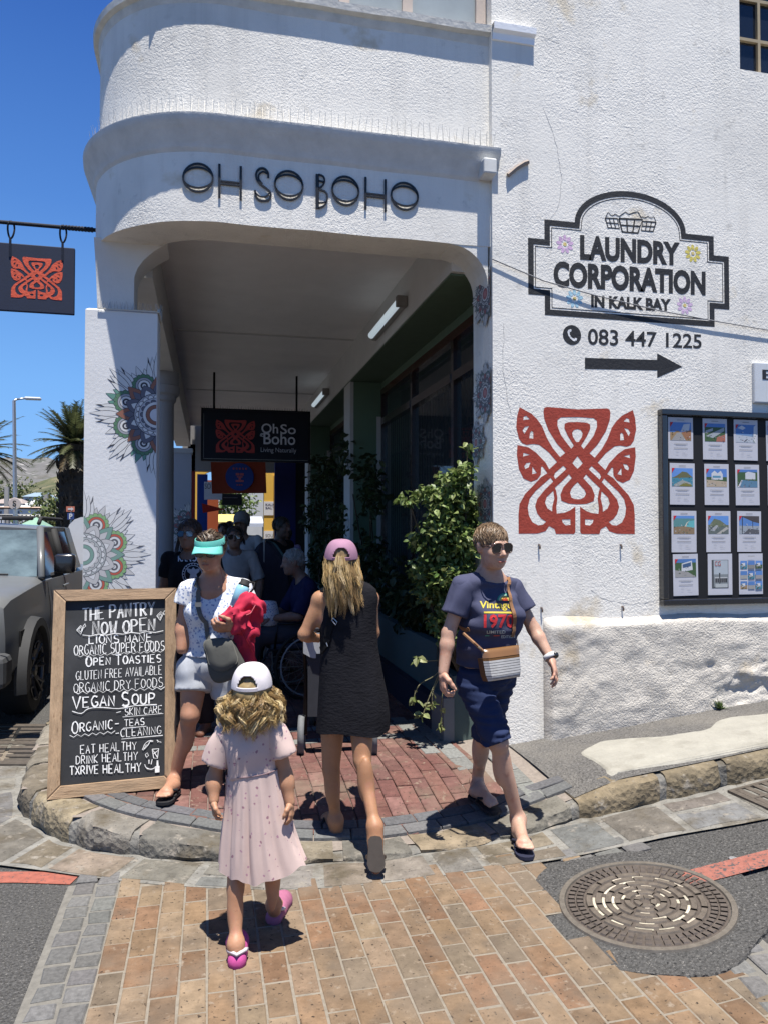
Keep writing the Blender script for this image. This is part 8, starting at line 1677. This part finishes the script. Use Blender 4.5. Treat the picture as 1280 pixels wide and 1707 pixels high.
  for y in(8.2,9.12):mb=MB();mb.tube([R_(sx*.905,y,.55),R_(sx*.892,y,.9),R_(sx*.862,y,1.14)],.004,4,(.01,.01,.01));mb.build('door_gap',M['matte'],root)
  mb=MB();mb.tube([R_(sx*.66,8.75,1.74),R_(sx*.66,8.85,1.80),R_(sx*.66,10.0,1.80),R_(sx*.66,10.1,1.74)],.022,8,BK);mb.build('roof_rail',M['matte'],root,True)
 mb=MB();mb.bbox((xc-.92,6.35,.42),(xc+.92,6.62,.68),.05,(.05,.052,.055));bmp=mb.build('bumper',M['matte'],root)
 mb=MB();mb.bbox((xc-.62,6.50,.74),(xc+.62,6.60,.98),.03,BK);mb.build('grille',M['gloss'],root)
 for sx in(1,-1):mb=MB();mb.sphere(R_(sx*.72,6.55,.88),(.09,.05,.09),(.5,.52,.54));mb.build('headlight',M['gloss'],root,True)
 mb=MB();mb.bbox((xc-.6,8.72,1.775),(xc+.6,8.80,1.82),.015,BK);mb.bbox((xc-.3,8.715,1.785),(xc+.3,8.719,1.81),.001,(.4,.4,.42));mb.build('roof_light_bar',M['matte'],root)
car()
def palm(label,base,h,R_,n,seed,thick=.55,group='palm trees beyond the parked car'):
 rs=random.Random(seed);root=thing('palm_tree',label,'palm tree',base,group);b=Vector(base);top=b+Vector((0,0,h));mb=MB();rows=[];m=40
 for k in range(m+1):
  t=k/m;z=h*t;r_=thick*(1.0+.25*(1-t)**2+.28*max(0,t-.55))*(1+.06*(k%2));rows.append([b+Vector((r_*math.cos(a)*(1+.06*rs.uniform(-1,1)),r_*math.sin(a)*(1+.06*rs.uniform(-1,1)),z))for a in np.linspace(0,2*PI,18,False)])
 mb.loft(rows,(.045,.035,.026),(True,True));
 for _ in range(260):
  a=rs.uniform(0,2*PI);t=rs.uniform(.1,1);r_=thick*(1.0+.25*(1-t)**2+.28*max(0,t-.55));p=b+Vector((r_*math.cos(a),r_*math.sin(a),h*t));o=Vector((math.cos(a),math.sin(a),0));mb.tube([p,p+o*.10+UP*.10,p+o*.16+UP*.28],[.06,.05,.01],4,jit((.06,.048,.035),.4),False)
 mb.build('trunk',M['bark'],root);mb=MB()
 for i in range(n):
  a=rs.uniform(0,2*PI);el_=R(rs.uniform(-42,88))if i<n*.8 else R(rs.uniform(-75,-35));L_=R_*rs.uniform(.8,1.05)*(1 if el_>-.6 else .6);d=Vector((math.cos(a)*math.cos(el_),math.sin(a)*math.cos(el_),math.sin(el_)));p=top.copy();pts=[]
  for k in range(9):pts.append(p.copy());p=p+d*L_/8;d=(d+Vector((0,0,-.075-.03*(k>4)))).normalized()
  c=jit((.075,.085,.035)if el_>-.4 else(.13,.095,.05),.3);mb.tube(pts,[.05,.04,.035,.03,.025,.02,.015,.01,.004],4,jit((.11,.10,.05),.2),False)
  for k in range(1,9):
   for sub in range(4):
    q=pts[k-1].lerp(pts[k],sub/4);t=(pts[k]-pts[k-1]).normalized();sd=t.cross(UP).normalized()if abs(t.z)<.98 else Vector((1,0,0));ll=.11*R_*(1.25-abs(k/8-.45)*1.3)*rs.uniform(.8,1.15)
    for s_ in(-1,1):e=q+(sd*s_*.75+t*.75-UP*.18+Vector((0,0,rs.uniform(-.1,.15)))).normalized()*ll*1.6;wv=t*.045*R_/3;mb.add([q-wv,q+wv,e],[(0,1,2)],jit(c,.2))
 mb.build('crown',M['leaf'],root)
p=onY(124,742,40);palm('stout date palm with ragged dark trunk beside the pillar',(p.x,40,-2),p.z+2,2.35,120,3,.62);p=onY(-42,752,38);palm('date palm leaning into the left edge behind the street lamp',(p.x,38,-2),p.z+2,2.6,110,5,.5)
def lamp():
 D=30;Y=29;a,t=onY(29.5,885,Y),onY(24,668,Y);a.z=-1;root=thing('street_lamp','tall thin grey street lamp with a flat head rising behind the car','street lamp',tuple(a));mb=MB();mb.tube([a,a.lerp(t,.45),t,t+Vector((.10,0,.06))],[.085,.075,.055,.045],10,(.48,.48,.48));mb.build('pole',M['metal'],root,True)
 mb=MB();e=onY(50,663,Y);q=t+Vector((.05,0,.05));mb.tube([q,q+Vector((.32,0,.05))],.035,8,(.4,.4,.4));mb.build('arm',M['metal'],root,True);mb=MB();mb.bbox((q.x+.3,Y-.11,q.z),(q.x+.85,Y+.11,q.z+.10),.04,(.55,.56,.58));mb.build('lamp_head',M['matte'],root,True)
 c=Vector((a.lerp(t,.25).x,Y-.25,onY(29,840,Y).z));s=thing('round_sign','round white sign with a black letter S on the lamp pole','sign',tuple(c));mb=MB();r_=.21;mb.loft([[c+Vector((q_*math.cos(k),dy,q_*math.sin(k)))for k in np.linspace(0,2*PI,28,False)]for dy,q_ in((.04,r_),(0,r_),(-.01,r_*.95))],(.50,.42,.38),(True,True));mb.build('plate',M['print'],s);mb=MB();put(mb,text2d('S',.03),quadmap(*[c+Vector((u,-.03,v))for u,v in((-.06,.11),(.06,.11),(.06,-.11),(-.06,-.11))]),(0,0,0),(.03,.03,.03));mb.build('letter',M['print'],s)
lamp()
def signs_left():
 Y=33;p0,p1=onY(113,855,Y),onY(124,866,Y);q0,q1=onY(111,844,Y),onY(125,853,Y);t=thing('parking_sign','blue parking sign with white P under a red and white arrow plate','sign',(p0 .lerp(p1,.5).x,Y,-1));mb=MB();mb.box((p0 .x,Y,p1 .z),(p1 .x,Y+.03,p0 .z),(.03,.06,.20));mb.build('blue_plate',M['print'],t);mb=MB();put(mb,text2d('P',.03),quadmap(*[onY(*q,Y-.01)for q in((116,856),(121.5,856),(121.5,865),(116,865))]),(0,0,0),(.6,.6,.6));mb.build('letter',M['print'],t);mb=MB();mb.box((q0 .x,Y,q1 .z),(q1 .x,Y+.03,q0 .z),(.50,.16,.10));mb.build('red_plate',M['print'],t)
 mb=MB();v=onY(115,848.5,Y-.01);w_=q1 .x-q0 .x;mb.add([(q0 .x+w_*a,Y-.01,v.z+.11*b)for a,b in((.2,.35),(.6,.35),(.6,.8),(.9,0),(.6,-.8),(.6,-.35),(.2,-.35))],[(0,1,5,6),(2,3,4)],(.55,.5,.48));mb.build('arrow',M['print'],t);mb=MB();x=(p0 .x+p1 .x)/2;mb.tube([(x,Y+.06,-1),(x,Y+.06,q0 .z)],.04,6,(.3,.3,.3));mb.build('post',M['metal'],t)
signs_left()
def house(name,label,x,y,z,w_,d,h,rh,wall,roof,hip=True,zb=-3):
 t=thing(name,label,'house',(x,y,z));mb=MB();mb.box((x-w_/2,y,z+zb),(x+w_/2,y+d,z+h),wall);mb.build('wall',M['paint_wall'],t)
 mb=MB();o=.25;k=w_*.22 if hip else 0;mb.add([(x-w_/2-o,y-o,z+h),(x+w_/2+o,y-o,z+h),(x+w_/2+o,y+d+o,z+h),(x-w_/2-o,y+d+o,z+h),(x-w_/2+k,y+d/2,z+h+rh),(x+w_/2-k,y+d/2,z+h+rh)],[(0,1,5,4),(1,2,5),(2,3,4,5),(3,0,4),(0,3,2,1)],roof);mb.build('roof',M['matte'],t)
 for i in range(max(2,int(w_/1.4))):
  u=x-w_/2+w_*(i+.5)/max(2,int(w_/1.4));mb=MB();mb.box((u-.3,y-.06,z+h*.25),(u+.3,y-.01,z+h*.75),(.04,.05,.06));mb.build('window',M['gloss'],t)
for i,(px,py,y,w_,h,rh,wall,roof,lb)in enumerate(((60,819,150,4.2,1.6,1.0,(.5,.5,.5),(.20,.27,.33),'white house with a blue grey hipped roof on the far slope'),(60,831,120,4.6,1.2,1.3,(.55,.55,.53),(.55,.56,.57),'low white gabled house below the blue roofed one'),(8,829,120,4.5,1.4,.9,(.45,.44,.42),(.30,.25,.22),'brown roofed house at the far left edge'),(14,840,100,4,1.6,.5,(.6,.6,.6),(.55,.55,.55),'flat white building behind the round sign'),(97,822,170,4,1.2,.9,(.5,.48,.45),(.38,.33,.28),'pale house half hidden by the stout palm'))):
 p=onY(px,py,y);house('house',lb,p.x,y,p.z-h-rh,w_,10,h,rh,wall,roof)
for i,(px,y,t_,lb)in enumerate(((12,60,812,'left concrete pole of the railway overhead line'),(77,55,822,'right concrete pole of the railway overhead line'))):
 p=onY(px,t_,y);root=thing('overhead_line_pole',lb,'pole',(p.x,y,-2));mb=MB();mb.tube([(p.x,y,-2),(p.x,y,p.z)],[.22,.17],8,(.36,.34,.31));mb.build('mast',M['matte'],root);mb=MB();mb.tube([(p.x,y,p.z-1.6),(p.x-3.2,y,p.z-1.5)],.06,6,(.2,.2,.2));mb.build('arm',M['metal'],root)
mb=MB();a,b=onY(-40,862,57),onY(82,846,57);mb.tube([(a.x-5,57,b.z),(b.x,57,b.z-.05)],.09,6,(.16,.12,.10));tag(mb.build('gantry_beam',M['metal']),'rusty horizontal beam between the railway poles','beam')
t=thing('tent','pale green tent roof showing above the car','tent',(onY(45,880,26).x,26,0));mb=MB();a,b,c_=onY(8,886,26),onY(75,886,26),onY(44,866,26);mb.add([(a.x,26,a.z),(b.x,26,b.z),(b.x,29,b.z),(a.x,29,a.z),(c_.x,27.5,c_.z+.1)],[(0,1,4),(1,2,4),(2,3,4),(3,0,4)],(.20,.32,.24));mb.build('canopy',M['cloth'],t);mb=MB()
for(u,v)in((a.x+.1,26.1),(b.x-.1,26.1),(b.x-.1,28.9),(a.x+.1,28.9)):mb=MB();mb.tube([(u,v,-.5),(u,v,a.z)],.04,6,(.4,.4,.4));mb.build('leg',M['metal'],t)
t=thing('delivery_van','white rounded van roof showing behind the pickup','van',(onY(135,870,17).x,17,0));x0,x1=onY(111,884,17).x,onY(160,884,17).x;zt=onY(135,862,17).z;mb=MB();mb.loft([[(x0+(x1-x0)*u,y,.3+(zt-.3)*v)for u,v in((0,0),(0,.78),(.10,.90),(.28,.97),(.5,1),(.8,1),(1,.97),(1,0))]for y in(17,17.05,20.8,20.9)],(.62,.62,.63),(True,True));o=mb.build('body',M['gloss'],t);smooth_by_angle(o,40);
for y in(17.7,20.1):
 for x in(x0+.12,x1-.12):mb=MB();mb.loft([[(x+dx,y+q*math.cos(a_),.33+q*math.sin(a_))for a_ in np.linspace(0,2*PI,20,False)]for dx,q in((-.1,.1),(-.1,.33),(.1,.33),(.1,.1))],(.02,.02,.02),(True,True));mb.build('wheel',M['rubber'],t)
t=thing('blue_car','blue car roof at the far left edge behind the pickup','car',(onY(2,880,24).x,24,0));p=onY(2,872,24);mb=MB();mb.loft([[(p.x+x,y,z)for x,z in((-.85,.4),(-.85,p.z-.55),(-.62,p.z-.05),(0,p.z),(.62,p.z-.05),(.85,p.z-.55),(.85,.4))]for y in(24,24.3,26.5,27)],(.03,.08,.20),(True,True));mb.build('body',M['gloss'],t);mb=MB();mb.box((p.x-.58,23.97,p.z-.5),(p.x+.58,23.995,p.z-.1),(.02,.025,.03));mb.build('window',M['gloss'],t)
for y in(24.6,26.4):
 for x in(-.82,.82):mb=MB();mb.loft([[(p.x+x+dx,y+q*math.cos(a_),.32+q*math.sin(a_))for a_ in np.linspace(0,2*PI,20,False)]for dx,q in((-.09,.1),(-.09,.32),(.09,.32),(.09,.1))],(.02,.02,.02),(True,True));mb.build('wheel',M['rubber'],t)
def fence():
 t=thing('railing','thin steel railing along the station platform behind the car','fence',(onY(50,880,50).x,50,0));xs=np.linspace(onY(-60,880,50).x,onY(112,880,50).x,26);z0,z1=0,onY(50,858,50).z
 for x in xs:mb=MB();mb.tube([(x,50,z0),(x,50,z1)],.04,5,(.25,.25,.24));mb.build('post',M['metal'],t)
 for z in(z1,z1-.6):mb=MB();mb.tube([(xs[0],50,z),(xs[-1],50,z)],.035,5,(.28,.28,.27));mb.build('rail',M['metal'],t)
fence()
GN=[(.075,.10,.03),(.06,.085,.028),(.10,.125,.04),(.13,.14,.05)]
for i,(px,py,y,r_,lb)in enumerate(((118,850,44,1.5,'bright green shrub at the foot of the stout palm'),(98,866,42,1.2,'low olive shrub left of the stout palm foot'),(135,830,46,1.6,'tall green shrub against the pillar edge'),(80,838,110,2.6,'dark conifer among the far houses'),(22,822,160,4.0,'round tree behind the far left houses'),(60,872,62,1.8,'scrubby bush along the platform'))):
 p=onY(px,py,y);bush('shrub',lb,[((p.x+random.uniform(-.7,.7)*r_,y+random.uniform(-.5,.5)*r_,p.z+random.uniform(-.8,.35)*r_),(r_*.7,r_*.7,r_*.6))for _ in range(9)],700,r_*.16,DK+GN[:1]if i==3 else GN,'shrub',[(p.x,y,-1.5)],'shrubs beyond the car',30+i)
def hills():
 def ridge(name,D,prof,depth,m,rough,seed):
  mb=MB();rows=[];pts=[onY(px,py,D)for px,py in prof];xs=np.linspace(pts[0].x,pts[-1].x,240);zs=np.interp(xs,[p.x for p in pts],[p.z for p in pts])
  for j in range(40):
   t=j/39;row=[]
   for x,z in zip(xs,zs):y=D-depth*(1-t);n_=noise.fractal((x*9/D,y*9/D,seed),1.0,2.0,6);row.append((x*(y/D),y,z*t**.8+(n_*rough*D*.012)*(t*(1.05-t)*3.2+.12)*(1 if t>.02 else 0)-(1-t)*3))
   rows.append(row)
  rows.append([(p[0],p[1]+depth*.6,-5)for p in rows[-1]]);mb.grid(rows);tag(mb.build(name,m,None,True),kind='structure')
 ridge('mountain',1900,[(-700,790),(-350,740),(-150,775),(-40,770),(0,764),(30,766),(55,768),(80,764),(105,771),(140,778),(200,790),(300,820),(420,850),(700,878)],900,mat('mountain_rock',(.115,.112,.108),.95,.25,.008,.8,.05,spots=[(.035,.52,.62,(.06,.065,.05)),(.05,.60,.66,(.26,.25,.24)),(.012,.55,.7,(.075,.07,.05))],bdist=6),1.0,1)
 ridge('green_hill',420,[(-700,860),(-200,850),(0,838),(30,822),(60,806),(90,796),(115,790),(150,786),(250,790),(500,840),(800,880)],200,mat('scrub_hillside',(.085,.085,.04),.95,.35,.05,.8,.25,spots=[(.09,.52,.66,(.05,.065,.022)),(.05,.6,.7,(.20,.16,.10)),(.16,.64,.7,(.26,.23,.19))],bdist=2),.8,4)
hills()
